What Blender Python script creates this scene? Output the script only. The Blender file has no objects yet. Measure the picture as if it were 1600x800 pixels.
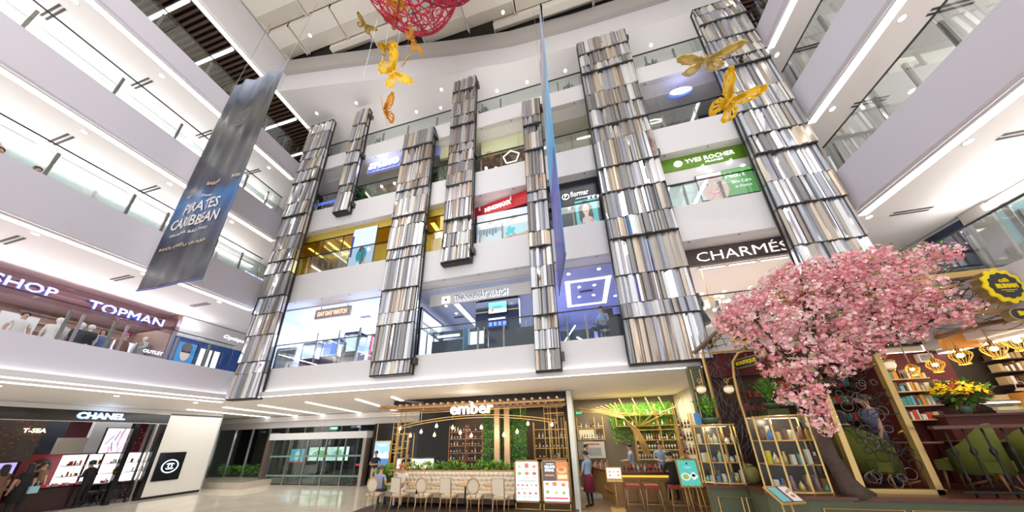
import bpy, math, random
from mathutils import Vector, Matrix
random.seed(7)
PI = math.pi
SC = bpy.context.scene
COL = SC.collection
# ---------------------------------------------------------------- camera
yaw, pitch, roll, F_PX, CY = -0.225453, 0.33359, -0.0240097, 433.256, 533.3
cy_, sy_ = math.cos(yaw), math.sin(yaw); cp_, sp_ = math.cos(pitch), math.sin(pitch)
fw = Vector((sy_*cp_, cy_*cp_, sp_)); rt = Vector((cy_, -sy_, 0)); up = rt.cross(fw)
R2 = rt*math.cos(roll)+up*math.sin(roll); U2 = up*math.cos(roll)-rt*math.sin(roll)
camd = bpy.data.cameras.new('camera'); cam = bpy.data.objects.new('camera', camd); COL.objects.link(cam)
cam.matrix_world = Matrix(((R2.x, U2.x, -fw.x, 0), (R2.y, U2.y, -fw.y, 0), (R2.z, U2.z, -fw.z, 2.2), (0, 0, 0, 1)))
camd.sensor_width = 36; camd.lens = 36*F_PX/1600; camd.shift_y = (CY-400)/1600; camd.clip_end = 300; camd.clip_start = 0.05
SC.camera = cam
# ---------------------------------------------------------------- light of the place and added fill lamps
SC.view_settings.view_transform = 'Standard'; SC.view_settings.look = 'None'
SC.view_settings.exposure = -0.08; SC.view_settings.gamma = 1.0; SC.view_settings.use_curve_mapping = False
W = bpy.data.worlds.new('world'); SC.world = W; W.use_nodes = True
W.node_tree.nodes['Background'].inputs[0].default_value = (0.97, 0.97, 1.0, 1); W.node_tree.nodes['Background'].inputs[1].default_value = 1.35

def area_light(name, loc, size, energy, color=(1, 1, 1), rot=(0, 0, 0), size_y=None):
    d = bpy.data.lights.new(name, 'AREA'); d.energy = energy; d.color = color; d.size = size
    if size_y: d.shape = 'RECTANGLE'; d.size_y = size_y
    o = bpy.data.objects.new(name, d); o.location = loc; o.rotation_euler = rot; COL.objects.link(o); return o
def point_light(name, loc, energy, color=(1, .8, .5), r=0.05):
    d = bpy.data.lights.new(name, 'POINT'); d.energy = energy; d.color = color; d.shadow_soft_size = r
    o = bpy.data.objects.new(name, d); o.location = loc; COL.objects.link(o); return o
WARM = (1, .74, .45)
area_light('atrium_fill_light', (-7, -1.5, 19.8), 9, 420, (1, .98, .96), size_y=4)  # unseen fill lamps, added to make the atrium light more even
area_light('atrium_fill_light', (3, -1.5, 19.8), 7, 300, (1, .98, .96), size_y=4)

area_light('atrium_upward_fill', (-3, -2.5, 9), 8, 470, (1, .98, .96), rot=(PI-.35, 0, 0), size_y=3)  # unseen fill lamp, added to brighten the ceiling panels
for x_ in (-9, -2, 5): area_light('top_storey_fill', (x_, 8.7, 16.0), 4, 34, (1, .97, .95), rot=(PI, 0, 0), size_y=.5)  # fill lamps added behind the railing to lift the roof soffit
# ---------------------------------------------------------------- materials
MATS = {}
def mat(name, color=(.8, .8, .8), rough=.5, metal=0.0, emit=0.0, ecol=None, spec=.5, noise=None, alpha=None):
    if name in MATS: return MATS[name]
    m = bpy.data.materials.new(name); m.use_nodes = True; nt = m.node_tree; b = nt.nodes['Principled BSDF']
    b.inputs['Base Color'].default_value = (*color, 1); b.inputs['Roughness'].default_value = rough
    b.inputs['Metallic'].default_value = metal; b.inputs['Specular IOR Level'].default_value = spec
    if emit:
        b.inputs['Emission Color'].default_value = (*(ecol or color), 1); b.inputs['Emission Strength'].default_value = emit
    if noise:
        sc_, amt = noise
        tc = nt.nodes.new('ShaderNodeTexCoord'); n = nt.nodes.new('ShaderNodeTexNoise'); n.inputs['Scale'].default_value = sc_; n.inputs['Detail'].default_value = 5
        mx = nt.nodes.new('ShaderNodeMix'); mx.data_type = 'RGBA'
        mx.inputs[6].default_value = (*[c*(1-amt) for c in color], 1); mx.inputs[7].default_value = (*[min(1, c*(1+amt)) for c in color], 1)
        nt.links.new(tc.outputs['Object'], n.inputs['Vector']); nt.links.new(n.outputs['Fac'], mx.inputs[0]); nt.links.new(mx.outputs[2], b.inputs['Base Color'])
    MATS[name] = m; return m
def glass(name, tint=(.9, .97, .95), refl=.10, rough=0.0):
    if name in MATS: return MATS[name]
    m = bpy.data.materials.new(name); m.use_nodes = True; nt = m.node_tree; nt.nodes.remove(nt.nodes['Principled BSDF'])
    t = nt.nodes.new('ShaderNodeBsdfTransparent'); t.inputs[0].default_value = (*tint, 1)
    g = nt.nodes.new('ShaderNodeBsdfGlossy'); g.inputs['Roughness'].default_value = rough
    f = nt.nodes.new('ShaderNodeFresnel'); f.inputs[0].default_value = 1.45
    mth = nt.nodes.new('ShaderNodeMath'); mth.operation = 'MULTIPLY_ADD'; mth.inputs[1].default_value = .32; mth.inputs[2].default_value = refl*.15
    mx = nt.nodes.new('ShaderNodeMixShader')
    nt.links.new(f.outputs[0], mth.inputs[0]); nt.links.new(mth.outputs[0], mx.inputs[0]); nt.links.new(t.outputs[0], mx.inputs[1]); nt.links.new(g.outputs[0], mx.inputs[2])
    nt.links.new(mx.outputs[0], nt.nodes['Material Output'].inputs[0]); MATS[name] = m; return m
def floor_mat():
    m = bpy.data.materials.new('marble_floor_tiles'); m.use_nodes = True; nt = m.node_tree; b = nt.nodes['Principled BSDF']
    tc = nt.nodes.new('ShaderNodeTexCoord'); br = nt.nodes.new('ShaderNodeTexBrick'); br.offset = 0
    br.inputs['Color1'].default_value = (.86, .77, .62, 1); br.inputs['Color2'].default_value = (.92, .85, .72, 1); br.inputs['Mortar'].default_value = (.74, .65, .5, 1)
    br.inputs['Scale'].default_value = 1; br.inputs['Mortar Size'].default_value = .006; br.inputs['Brick Width'].default_value = .9; br.inputs['Row Height'].default_value = .9
    n = nt.nodes.new('ShaderNodeTexNoise'); n.inputs['Scale'].default_value = 1.6; n.inputs['Detail'].default_value = 6; n.inputs['Distortion'].default_value = 1.2
    mx = nt.nodes.new('ShaderNodeMix'); mx.data_type = 'RGBA'; mx.blend_type = 'MULTIPLY'; mx.inputs[0].default_value = .30
    nt.links.new(tc.outputs['Object'], br.inputs['Vector']); nt.links.new(tc.outputs['Object'], n.inputs['Vector'])
    nt.links.new(br.outputs['Color'], mx.inputs[6]); nt.links.new(n.outputs['Fac'], mx.inputs[7]); nt.links.new(mx.outputs[2], b.inputs['Base Color'])
    b.inputs['Roughness'].default_value = .07; return m
WHITE = mat('white_paint', (.72, .70, .70), .45)
LAV = mat('white_paint_lavender_lit', (.66, .63, .69), .35)  # lavender cast of the light put into the white paint colour
CEIL = mat('warm_white_ceiling', (.88, .84, .82), .55)
GREY = mat('grey_band_paint', (.45, .42, .39), .6)
STEEL = mat('brushed_steel', (.55, .53, .50), .3, 1)
DSTEEL = mat('dark_steel', (.09, .085, .08), .35, .8)
POSTM = mat('bronze_post', (.30, .28, .25), .35, .6)
BLACK = mat('black_gloss', (.012, .012, .014), .12)
BLACKM = mat('black_matt', (.02, .02, .022), .6)
GOLD = mat('gold_metal', (.78, .50, .16), .28, 1)
GOLDP = mat('gold_paint', (.72, .47, .16), .35, .3)
BRASS = mat('pale_brass', (.72, .50, .20), .3, .7)
WOOD = mat('oak_wood', (.45, .27, .13), .45, noise=(6, .3))
DWOOD = mat('dark_wood', (.10, .05, .03), .4, noise=(6, .3))
CREAM = mat('cream_leather', (.74, .66, .52), .45)
GREEN = mat('green_panel_paint', (.085, .10, .055), .45)
OLIVE = mat('olive_velvet', (.11, .13, .014), .8)
MAROON = mat('maroon_paint', (.11, .014, .016), .6)
LEAF = mat('leaf_green', (.10, .28, .03), .55, noise=(9, .5))
LEAFD = mat('leaf_dark_green', (.03, .10, .02), .55, noise=(9, .5))
LEAFY = mat('leaf_yellow', (.55, .55, .06), .55)
GLASS = glass('rail_glass', (.93, .97, .96))
SHOPG = glass('shop_glass', (.97, .98, .99), .06)
DOORG = glass('entrance_glass', (.85, .90, .90), .05)
CASEG = glass('case_glass', (.95, .98, .96), .05)
LAMPW = mat('lamp_white', (1, 1, 1), .5, emit=6, ecol=(1, .98, .96))
COVE = mat('cove_light_white', (1, 1, 1), .5, emit=4.5, ecol=(1, .98, .95))
SPOT = mat('downlight_lens', (1, 1, 1), .5, emit=14, ecol=(1, .97, .92))
SKIN = mat('skin', (.55, .33, .22), .5)
HAIR = mat('black_hair', (.012, .01, .01), .45)
def em(name, c, s=1.0): return MATS[name] if name in MATS else mat(name, (c[0]*.5, c[1]*.5, c[2]*.5), .4, emit=s, ecol=c)

# ---------------------------------------------------------------- mesh building
class MB:
    def __init__(s): s.v = []; s.f = []; s.m = []; s.mats = []; s.sm = []
    def mi(s, m):
        if m not in s.mats: s.mats.append(m)
        return s.mats.index(m)
    def add(s, vs, fs, m, smooth=False):
        o = len(s.v); s.v += [tuple(v) for v in vs]; i = s.mi(m)
        for f in fs: s.f.append(tuple(o+k for k in f)); s.m.append(i); s.sm.append(smooth)
        return s
    def box(s, a, b, m, M=None):
        (x0, y0, z0), (x1, y1, z1) = a, b
        vs = [Vector(p) for p in ((x0, y0, z0), (x1, y0, z0), (x1, y1, z0), (x0, y1, z0), (x0, y0, z1), (x1, y0, z1), (x1, y1, z1), (x0, y1, z1))]
        if M: vs = [M @ v for v in vs]
        return s.add(vs, [(0, 3, 2, 1), (4, 5, 6, 7), (0, 1, 5, 4), (1, 2, 6, 5), (2, 3, 7, 6), (3, 0, 4, 7)], m)
    def cbox(s, c, d, m, rz=0, M=None):
        T = Matrix.Translation(c) @ (M if M else Matrix.Rotation(rz, 4, 'Z'))
        return s.box((-d[0]/2, -d[1]/2, -d[2]/2), (d[0]/2, d[1]/2, d[2]/2), m, T)
    def tube(s, pts, r, m, n=6, closed=False, smooth=True, cap=True):
        pts = [Vector(p) for p in pts]; N = len(pts); rs = r if isinstance(r, (list, tuple)) else [r]*N
        ref = Vector((0, 0, 1)); base = len(s.v); rings = []
        vs = []; fs = []; pn = None
        for i, p in enumerate(pts):
            if closed: t = pts[(i+1) % N]-pts[i-1]
            else: t = pts[min(i+1, N-1)]-pts[max(i-1, 0)]
            if t.length < 1e-9: t = Vector((0, 0, 1))
            t.normalize()
            if pn is None:
                a = t.cross(ref)
                if a.length < .05: a = t.cross(Vector((1, 0, 0)))
            else: a = pn - t*pn.dot(t)
            if a.length < 1e-6: a = t.cross(Vector((1, .3, 0)))
            a.normalize(); pn = a; b = t.cross(a)
            for k in range(n):
                an = 2*PI*k/n; vs.append(p+(a*math.cos(an)+b*math.sin(an))*rs[i])
        for i in range(N if closed else N-1):
            j = (i+1) % N
            for k in range(n): fs.append((i*n+k, i*n+(k+1) % n, j*n+(k+1) % n, j*n+k))
        if cap and not closed: fs.append(tuple(range(n-1, -1, -1))); fs.append(tuple((N-1)*n+k for k in range(n)))
        return s.add(vs, fs, m, smooth)
    def lathe(s, prof, c, m, n=12, M=None, smooth=True):
        vs = []; fs = []
        for (r, z) in prof:
            for k in range(n):
                a = 2*PI*k/n; v = Vector((r*math.cos(a), r*math.sin(a), z))
                vs.append((M @ v if M else v)+Vector(c))
        for i in range(len(prof)-1):
            for k in range(n): fs.append((i*n+k, i*n+(k+1) % n, (i+1)*n+(k+1) % n, (i+1)*n+k))
        fs.append(tuple(range(n-1, -1, -1))); fs.append(tuple((len(prof)-1)*n+k for k in range(n)))
        return s.add(vs, fs, m, smooth)
    def ball(s, c, r, m, n=10, sq=(1, 1, 1), M=None):
        prof = []; h = n//2+1; vs = []; fs = []
        for i in range(h+1):
            th = PI*i/h
            for k in range(n):
                a = 2*PI*k/n; v = Vector((r*sq[0]*math.sin(th)*math.cos(a), r*sq[1]*math.sin(th)*math.sin(a), r*sq[2]*math.cos(th)))
                vs.append((M @ v if M else v)+Vector(c))
        for i in range(h):
            for k in range(n): fs.append((i*n+k, (i+1)*n+k, (i+1)*n+(k+1) % n, i*n+(k+1) % n))
        return s.add(vs, fs, m, True)
    def quad(s, a, b, c, d, m): return s.add([a, b, c, d], [(0, 1, 2, 3)], m)
    def prism(s, poly, O, U, V, N, t, m):
        """polygon (u,v) list extruded by t along N"""
        O, U, V, N = Vector(O), Vector(U), Vector(V), Vector(N); k = len(poly)
        vs = [O+U*u+V*v for u, v in poly]+[O+U*u+V*v+N*t for u, v in poly]
        fs = [tuple(range(k-1, -1, -1)), tuple(range(k, 2*k))]+[(i, (i+1) % k, k+(i+1) % k, k+i) for i in range(k)]
        return s.add(vs, fs, m)
    def build(s, name, parent=None, loc=None):
        me = bpy.data.meshes.new(name)
        L = Vector(loc) if loc else (Vector(parent.location) if parent is not None and parent.type == 'EMPTY' else Vector((0, 0, 0)))
        off = Vector((0, 0, 0))
        if parent is None and loc is not None: off = Vector(loc)
        elif parent is not None: off = parent['_o'] if '_o' in parent else Vector((0, 0, 0)); off = Vector(off)
        me.from_pydata([tuple(Vector(v)-off) for v in s.v], [], s.f)
        for m in s.mats: me.materials.append(m)
        me.polygons.foreach_set('material_index', s.m); me.polygons.foreach_set('use_smooth', s.sm); me.update()
        o = bpy.data.objects.new(name, me); COL.objects.link(o)
        if parent is not None: o.parent = parent; o['_o'] = tuple(off)
        elif loc is not None: o.location = loc; o['_o'] = tuple(loc)
        return o
def thing(name, label, cat, loc=(0, 0, 0), group=None):
    """an Empty at the thing's base; parts are given in world coordinates"""
    o = bpy.data.objects.new(name, None); COL.objects.link(o); o.location = loc; o.empty_display_size = .1
    o['label'] = label; o['category'] = cat; o['_o'] = tuple(loc)
    if group: o['group'] = group
    return o
def tag(o, label, cat, group=None, kind=None):
    o['label'] = label; o['category'] = cat
    if group: o['group'] = group
    if kind: o['kind'] = kind
    return o
def struct(name, mb, loc=None):
    o = mb.build(name, None, loc); o['kind'] = 'structure'; return o
def copy_tree(o, label=None, group=None):
    c = o.copy(); COL.objects.link(c)
    if label: c['label'] = label
    if group: c['group'] = group
    def rec(a, b):
        for ch in list(a.children):
            d = ch.copy(); COL.objects.link(d); d.parent = b; rec(ch, d)
    rec(o, c); return c
def place(o, loc, rz=0, s=None):
    o.location = loc; o.rotation_euler = (0, 0, rz)
    if s: o.scale = (s, s, s)
    return o
def text_mb(mb, body, O, U, V, w, h, m, depth=.01, bold=0.0, shear=0.0, N=None):
    """lettering fitted in a w x h box, lower left corner O, directions U (right), V (up)"""
    cu = bpy.data.curves.new('t', 'FONT'); cu.body = body; cu.size = 1; cu.extrude = .5; cu.offset = bold; cu.shear = shear; cu.resolution_u = 2
    ob = bpy.data.objects.new('t', cu); COL.objects.link(ob); dg = bpy.context.evaluated_depsgraph_get(); dg.update()
    me = bpy.data.meshes.new_from_object(ob.evaluated_get(dg)); bpy.data.objects.remove(ob); bpy.data.curves.remove(cu)
    O, U, V = Vector(O), Vector(U).normalized(), Vector(V).normalized(); N = U.cross(V)
    if len(me.vertices) == 0: return mb
    xs = [v.co.x for v in me.vertices]; ys = [v.co.y for v in me.vertices]; x0, x1, y0, y1 = min(xs), max(xs), min(ys), max(ys)
    sx = w/(x1-x0); sy = h/max(y1-y0, 1e-6)
    vs = [O+U*(v.co.x-x0)*sx+V*(v.co.y-y0)*sy+N*((v.co.z+.5)*depth) for v in me.vertices]
    mb.add(vs, [tuple(p.vertices) for p in me.polygons], m); bpy.data.meshes.remove(me); return mb
class Flat:
    """flat printed artwork: shapes laid on a plane in layers 1 mm apart"""
    def __init__(s, mb, O, U, V, w, h): s.mb = mb; s.O = Vector(O); s.U = Vector(U).normalized(); s.V = Vector(V).normalized(); s.N = s.U.cross(s.V); s.w = w; s.h = h; s.L = 0
    def P(s, u, v): return s.O+s.U*(u*s.w)+s.V*(v*s.h)+s.N*(.0012*s.L+.001)
    def poly(s, pts, m): s.L += 1; s.mb.add([s.P(*p) for p in pts], [tuple(range(len(pts)))], m); return s
    def rect(s, u0, v0, u1, v1, m): return s.poly([(u0, v0), (u1, v0), (u1, v1), (u0, v1)], m)
    def ell(s, u, v, ru, rv, m, n=18, rot=0):
        return s.poly([(u+ru*math.cos(2*PI*k/n)*math.cos(rot)-rv*math.sin(2*PI*k/n)*math.sin(rot), v+ru*math.cos(2*PI*k/n)*math.sin(rot)+rv*math.sin(2*PI*k/n)*math.cos(rot)) for k in range(n)], m)
    def text(s, body, u, v, w, h, m, bold=0.02, shear=0): s.L += 1; text_mb(s.mb, body, s.P(u, v), s.U, s.V, w*s.w, h*s.h, m, .002, bold, shear); s.L += 2; return s
XP, YP, ZP = Vector((1, 0, 0)), Vector((0, 1, 0)), Vector((0, 0, 1))
# ================================================================ SETTING
XL, XR, YF = -12.6, 7.35, 7.7
LV = [(3.75, 4.79), (7.5, 8.76), (10.98, 12.17), (14.72, 15.58)]
ROOF = 18.25
b = MB(); b.box((-26, -4.5, -.1), (14, 24, 0), floor_mat()); struct('floor', b)
b = MB(); b.box((-26, 14.7, -.12), (0, 24, .004), mat('wet_asphalt', (.03, .03, .035), .25)); struct('floor_street', b)
STRN = ['second', 'third', 'fourth', 'fifth']
for i, (z0, z1) in enumerate(LV):
    # left wing, right wing, back facade: a white parapet with the deck behind it
    xo = -25.9 if i == 0 else -17.5
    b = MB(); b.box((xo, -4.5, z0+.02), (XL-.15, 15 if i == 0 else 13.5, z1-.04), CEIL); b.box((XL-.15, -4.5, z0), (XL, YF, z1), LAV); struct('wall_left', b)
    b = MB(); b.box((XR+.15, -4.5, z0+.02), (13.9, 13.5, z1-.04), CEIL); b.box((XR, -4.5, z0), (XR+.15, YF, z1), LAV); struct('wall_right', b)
    b = MB(); b.box((XL-.15, YF+.15, z0+.015), (XR+.15, 15 if i == 0 else 13.5, z1-.04), CEIL); b.box((XL-.15, YF, z0), (XR+.15, YF+.15, z1), WHITE); struct('wall_back', b)
# outer walls that close the building
CORR = mat('corridor_wall', (.72, .69, .66), .5)
b = MB(); b.box((-26, -4.5, 0), (-25.8, 24, 3.8), CORR); b.box((-20, -4.5, 3.8), (-19.8, 13.5, 7.6), CORR); b.box((-17.7, -4.5, 7.5), (-17.5, 13.5, 20.7), CORR); struct('wall_left_outer', b)
b = MB(); b.box((13.9, -4.5, 0), (14.1, 13.5, 20.7), CORR); struct('wall_right_outer', b)
b = MB(); b.box((-17.5, 13.4, 3.8), (13.9, 13.6, 20.7), CORR); b.box((-1, 14.6, 0), (13.9, 14.8, 3.8), CORR); struct('wall_back_outer', b)
# roof soffit: straight on the wings, bowed out over the back facade, with white fascia, grey band and ledge
bow = [(-12.6, 5.95), (-10, 6.32), (-7.2, 6.75), (-4.2, 7.25), (-1.5, 7.6), (1.5, 7.74), (5, 7.79), (XR, 7.8)]
b = MB()
b.add([(x, y, ROOF) for x, y in bow]+[(x, 13.4, ROOF) for x, y in bow[::-1]], [tuple(range(2*len(bow)))[::-1]], CEIL)
for (x0, y0), (x1, y1) in zip(bow, bow[1:]):
    b.quad((x0, y0, ROOF), (x1, y1, ROOF), (x1, y1+.05, 19.55), (x0, y0+.05, 19.55), WHITE)
    b.quad((x0, y0-.12, 19.55), (x1, y1-.12, 19.55), (x1, y1-.12, 20.45), (x0, y0-.12, 20.45), GREY)
    b.quad((x0, y0+.05, 19.55), (x1, y1+.05, 19.55), (x1, y1-.12, 19.55), (x0, y0-.12, 19.55), GREY)
struct('ceiling_soffit', b)
b = MB(); b.box((-17.5, -4.5, ROOF), (-16.6, 13.4, ROOF+.1), CEIL); b.box((XL-.3, -4.5, ROOF), (XL, 13.4, ROOF+.1), CEIL); b.box((XL-.15, -4.5, ROOF+.1), (XL, 8, 20.9), WHITE)
struct('wall_left_upper', b)
b = MB(); b.box((XR, -4.5, ROOF), (XR+.3, 13.4, ROOF+.1), CEIL); b.box((XR, -4.5, ROOF+.1), (XR+.15, 8, 20.9), WHITE); struct('wall_right_upper', b)
BRN = mat('brown_slat', (.10, .055, .035), .5)
for nm, x0, x1 in (('ceiling_left_slatted', -16.6, XL-.3), ('ceiling_right_slatted', XR+.3, 13.9)):
    b = MB(); b.box((x0, -4.5, ROOF+.22), (x1, 13.4, ROOF+.3), mat('slat_void', (.015, .01, .008), .8)); y = -4
    while y < 13.3: b.box((x0, y, ROOF), (x1, y+.07, ROOF+.14), BRN); y += .16
    struct(nm, b)
# main ceiling: backing and the staggered tilted panels
b = MB(); b.box((-17.5, -4.5, 20.9), (14, 13.5, 21.1), mat('ceiling_void', (.06, .055, .05), .8)); struct('ceiling', b)
PAN = mat('acoustic_panel', (.80, .75, .66), .6, noise=(40, .04)); PAN2 = mat('acoustic_panel_shaded', (.74, .69, .60), .6)  # darker copy puts the shade of the rear facet into the colour
rr = random.Random(3); y = -3.0; row = 0
while y < 7.9:
    dy = 1.12; x = XL+.05-(row % 2)*1.15
    while x < XR:
        x0, x1 = max(x, XL+.02), min(x+2.28, XR-.02)
        if x1-x0 > .2:
            lim = min(bb[1] for bb in bow if True)
            yb = y+dy-.03
            # stop at the bowed edge
            xm = (x0+x1)/2
            for (ax, ay), (bx, by) in zip(bow, bow[1:]):
                if ax <= xm <= bx: lim = ay+(by-ay)*(xm-ax)/(bx-ax)-.14
            if y < lim-.15:
                yb = min(yb, lim); dz = rr.choice((0, .1, .2)); zf, zm, zb = 20.28+dz, 20.46+dz, 20.70
                ym = y+(yb-y)*.52
                b = MB()
                b.add([(x0+.02, y, zf), (x1-.02, y, zf), (x1-.02, ym, zf+.03), (x0+.02, ym, zf+.03), (x0+.02, yb, zb), (x1-.02, yb, zb), (x0+.02, y, zf+.07), (x1-.02, y, zf+.07), (x1-.02, yb, zb+.07), (x0+.02, yb, zb+.07)],
                      [(0, 3, 2, 1)], PAN)
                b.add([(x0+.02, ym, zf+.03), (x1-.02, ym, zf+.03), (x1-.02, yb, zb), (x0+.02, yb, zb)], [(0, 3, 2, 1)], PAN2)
                b.box((x0+.02, y, zf), (x1-.02, y+.03, 20.85), PAN); b.box((x0+.02, y, zf+.02), (x0+.04, yb, zf+.3), PAN); b.box((x1-.04, y, zf+.02), (x1-.02, yb, zf+.3), PAN)
                struct('ceiling_panel', b)
        x += 2.3
    y += dy; row += 1

# ---------------------------------------------------------------- cove / linear lights on the balcony edges
def strip(a, c, label, group=None, m=None, name='linear_light', cat='light'):
    bb = MB(); (x0, y0, z0), (x1, y1, z1) = a, c
    bb.box(a, c, m or COVE); t = .015
    o = thing(name, label, cat, (x0, y0, z0), group)
    bb.build('diffuser', o)
    h = MB()
    if (x1-x0) > (y1-y0): h.box((x0, y0-t, z0+.01), (x1, y0, z1), WHITE); h.box((x0, y1, z0+.01), (x1, y1+t, z1), WHITE)
    else: h.box((x0-t, y0, z0+.01), (x0, y1, z1), WHITE); h.box((x1, y0, z0+.01), (x1+t, y1, z1), WHITE)
    h.build('housing', o); return o
SW = ['second', 'third', 'fourth', 'fifth']
for i, (z0, z1) in enumerate(LV):
    strip((XL-.36, -4.4, z0-.085), (XL-.165, YF-.02, z0-.002), f'long white light strip under the left {SW[i]} storey balcony edge')
    strip((XR+.165, -4.4, z0-.085), (XR+.36, YF-.02, z0-.002), f'long white light strip under the right {SW[i]} storey balcony edge')
strip((XL-.20, -4.4, ROOF-.07), (XL-.04, 7.6, ROOF-.003), 'long white light strip along the left roof soffit beside the brown slats')
strip((XR+.04, -4.4, ROOF-.07), (XR+.20, 7.6, ROOF-.003), 'long white light strip along the right roof soffit beside the brown slats')
strip((XL+.1, YF-.09, 3.75), (XR-.02, YF-.02, 3.93), 'long white light strip along the bottom edge of the back facade above the ground floor')
strip((XL+.02, -4.4, 3.75), (XL+.08, YF-.03, 3.92), 'long white light band along the face of the left ground floor soffit')
# ceiling light lines under the ground floor soffit towards the entrance
for k, (x0, x1) in enumerate(((-17.6, -20.4), (-15.4, -18.2), (-13.4, -16.2), (-10.9, -13.6), (-8.5, -11.2), (-6.9, -9.4))):
    o = thing('ceiling_light_line', 'slim white light line in the ground floor ceiling leading to the entrance doors', 'light', (x0, 9.4, 3.7), 'light lines in the ground floor ceiling')
    dx = (x1-x0)*.6; b = MB(); b.add([(x0, 9.3, 3.735), (x0+.12, 9.3, 3.735), (x0+dx+.12, 14.2, 3.735), (x0+dx, 14.2, 3.735), (x0, 9.3, 3.77), (x0+.12, 9.3, 3.77), (x0+dx+.12, 14.2, 3.77), (x0+dx, 14.2, 3.77)],
        [(0, 3, 2, 1), (4, 5, 6, 7), (0, 1, 5, 4), (1, 2, 6, 5), (2, 3, 7, 6), (3, 0, 4, 7)], COVE); b.build('diffuser', o)
area_light('ground_fill_light', (-3.0, 9.0, 3.6), 8, 90, (1, .97, .93), size_y=1.5); area_light('ground_fill_light', (-15.5, 11, 3.6), 7, 150, (1, .97, .93), size_y=4)  # first one is an added fill lamp that brightens terrace floor and soffit

# left wing top storey: light bars across the slats
for k, y in enumerate((1.2, 2.75, 4.2, 5.65, 7.05, 8.6)):
    strip((-16.5, y, ROOF-.07), (XL-.35, y+.09, ROOF-.005), 'white light bar across the brown slatted ceiling over the left top storey', 'light bars on the left slatted ceiling')
for k, y in enumerate((6.2, 7.6, 9.0)):
    strip((XR+.35, y, ROOF-.07), (13.6, y+.09, ROOF-.005), 'white light bar across the brown slatted ceiling over the right top storey', 'light bars on the right slatted ceiling')

# ---------------------------------------------------------------- corridor back walls, shop fascia coves on the wings
for i, xw in enumerate((-16.4, -15.3, -15.3, -16.9)):
    z1 = LV[i][1]; z2 = LV[i+1][0] if i < 3 else ROOF
    if i == 3:
        b = MB(); b.box((xw-.1, -4.5, z1-.04), (xw, 13.4, z2), mat('dim_wall', (.08, .09, .11), .3)); struct('wall_left_shops', b); continue
    if i:
        b = MB(); b.box((xw-.2, -4.5, z1-.04), (xw, 13.4, z2), mat('shop_wall_grey', (.62, .64, .66), .35))
        y = -1.3
        while y < 12: b.box((xw, y, z1), (xw+.04, y+.05, z2-.5), STEEL); b.box((xw, y+.1, z1), (xw+.012, y+1.5, z2-.62), mat('shop_window_pale', (.55, .62, .62), .08)); y += 1.7
        struct('wall_left_shops', b)
        strip((xw+.02, -4.4, z2-.42), (xw+.16, 8.6, z2-.30), f'bright cove light above the shop windows of the left {SW[i]} storey')
for i, xw in enumerate((10.4, 11.6, 11.6, 11.9)):
    z1 = LV[i][1]; z2 = LV[i+1][0] if i < 3 else ROOF
    b = MB(); b.box((xw, -4.5, z1-.04), (xw+.2, 13.4, z2), mat('shop_wall_pale', (.66, .66, .62), .4) if i < 3 else mat('dim_wall'))
    if i == 0:
        TEAL = mat('teal_glass', (.35, .52, .55), .08); MV = mat('mauve_panel', (.33, .26, .26), .3)
        y = 2.2
        while y < 8: b.box((xw-.05, y, z1), (xw, y+.06, z2-.2), mat('grey_mullion', (.25, .23, .22), .3)); b.box((xw-.02, y+.06, 6.2), (xw, y+1.35, 7.1), TEAL); b.box((xw-.02, y+.06, z1), (xw, y+1.35, 5.9), MV); y += 1.4
        b.box((xw-.10, 8.0, z1), (xw, 8.5, z2), mat('stone_pier', (.42, .39, .36), .4)); b.box((xw-.06, 8.55, z1), (xw, 9.4, z2-.1), mat('navy_panel', (.03, .04, .08), .2))
    struct('wall_right_shops', b)
    if i < 3: strip((xw-.24, -4.4, z2-.3), (xw-.125, 7.95, z2-.15), f'bright cove light above the shop windows of the right {SW[i]} storey')
# facade storeys: dark void walls behind the shops
VOID = mat('facade_pier', (.30, .29, .28), .4)

# ---------------------------------------------------------------- air slots and downlights in the corridor ceilings
SLOT = mat('slot_dark', (.05, .04, .035), .6)
def slot(x, y, z, label, group, dx=.95, rz=0):
    o = thing('air_slot', label, 'air vent', (x, y, z), group)
    b = MB()
    for s in (-.045, .045): b.box((x-dx/2, y+s-.022, z-.012), (x+dx/2, y+s+.022, z+.004), SLOT)
    b.build('slot_opening', o); b = MB(); b.box((x-dx/2-.02, y-.008, z-.014), (x+dx/2+.02, y+.008, z+.004), CEIL); b.build('frame', o); return o
def dl_proto(name='downlight', r=.058, m=SPOT):
    o = thing(name, 'x', 'light', (0, 0, 0))
    b = MB(); b.lathe([(r, -.012), (r, -.004)], (0, 0, 0), m, 14); b.build('lens', o)
    b = MB(); b.lathe([(r, .0), (r*1.3, -.006), (r*1.3, 0)], (0, 0, 0), WHITE, 14); b.build('trim_ring', o); return o
DL = dl_proto(); used_dl = [False]
def downlight(x, y, z, label, group):
    o = DL if not used_dl[0] else copy_tree(DL); used_dl[0] = True
    o['label'] = label; o['group'] = group; o.location = (x, y, z); return o
for i, (yy, z) in enumerate((((.95, 2.9, 4.85, 6.9), 7.5), ((.8, 2.65, 4.5, 6.4), 10.98), ((1.4, 3.25, 5.1, 6.95), 14.72))):
    st = SW[i]
    for y in yy:
        slot(-14.4, y, z+.02, f'slim dark air slot in the ceiling over the left {st} storey walkway', f'air slots left {st} storey')
        for x in (-13.4, -15.3 if i else -15.6): downlight(x, y+.02, z+.02, f'small round downlight in the ceiling over the left {st} storey walkway', f'downlights left {st} storey')
    for y in [v+1.08 for v in yy[1:]]+[yy[0]+1.2]:
        slot(8.9, y, z+.02, f'slim dark air slot in the ceiling over the right {st} storey walkway', f'air slots right {st} storey', .8)
        for x in (8.0, 9.8): downlight(x, y-.03, z+.02, f'small round downlight in the ceiling over the right {st} storey walkway', f'downlights right {st} storey')
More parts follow.
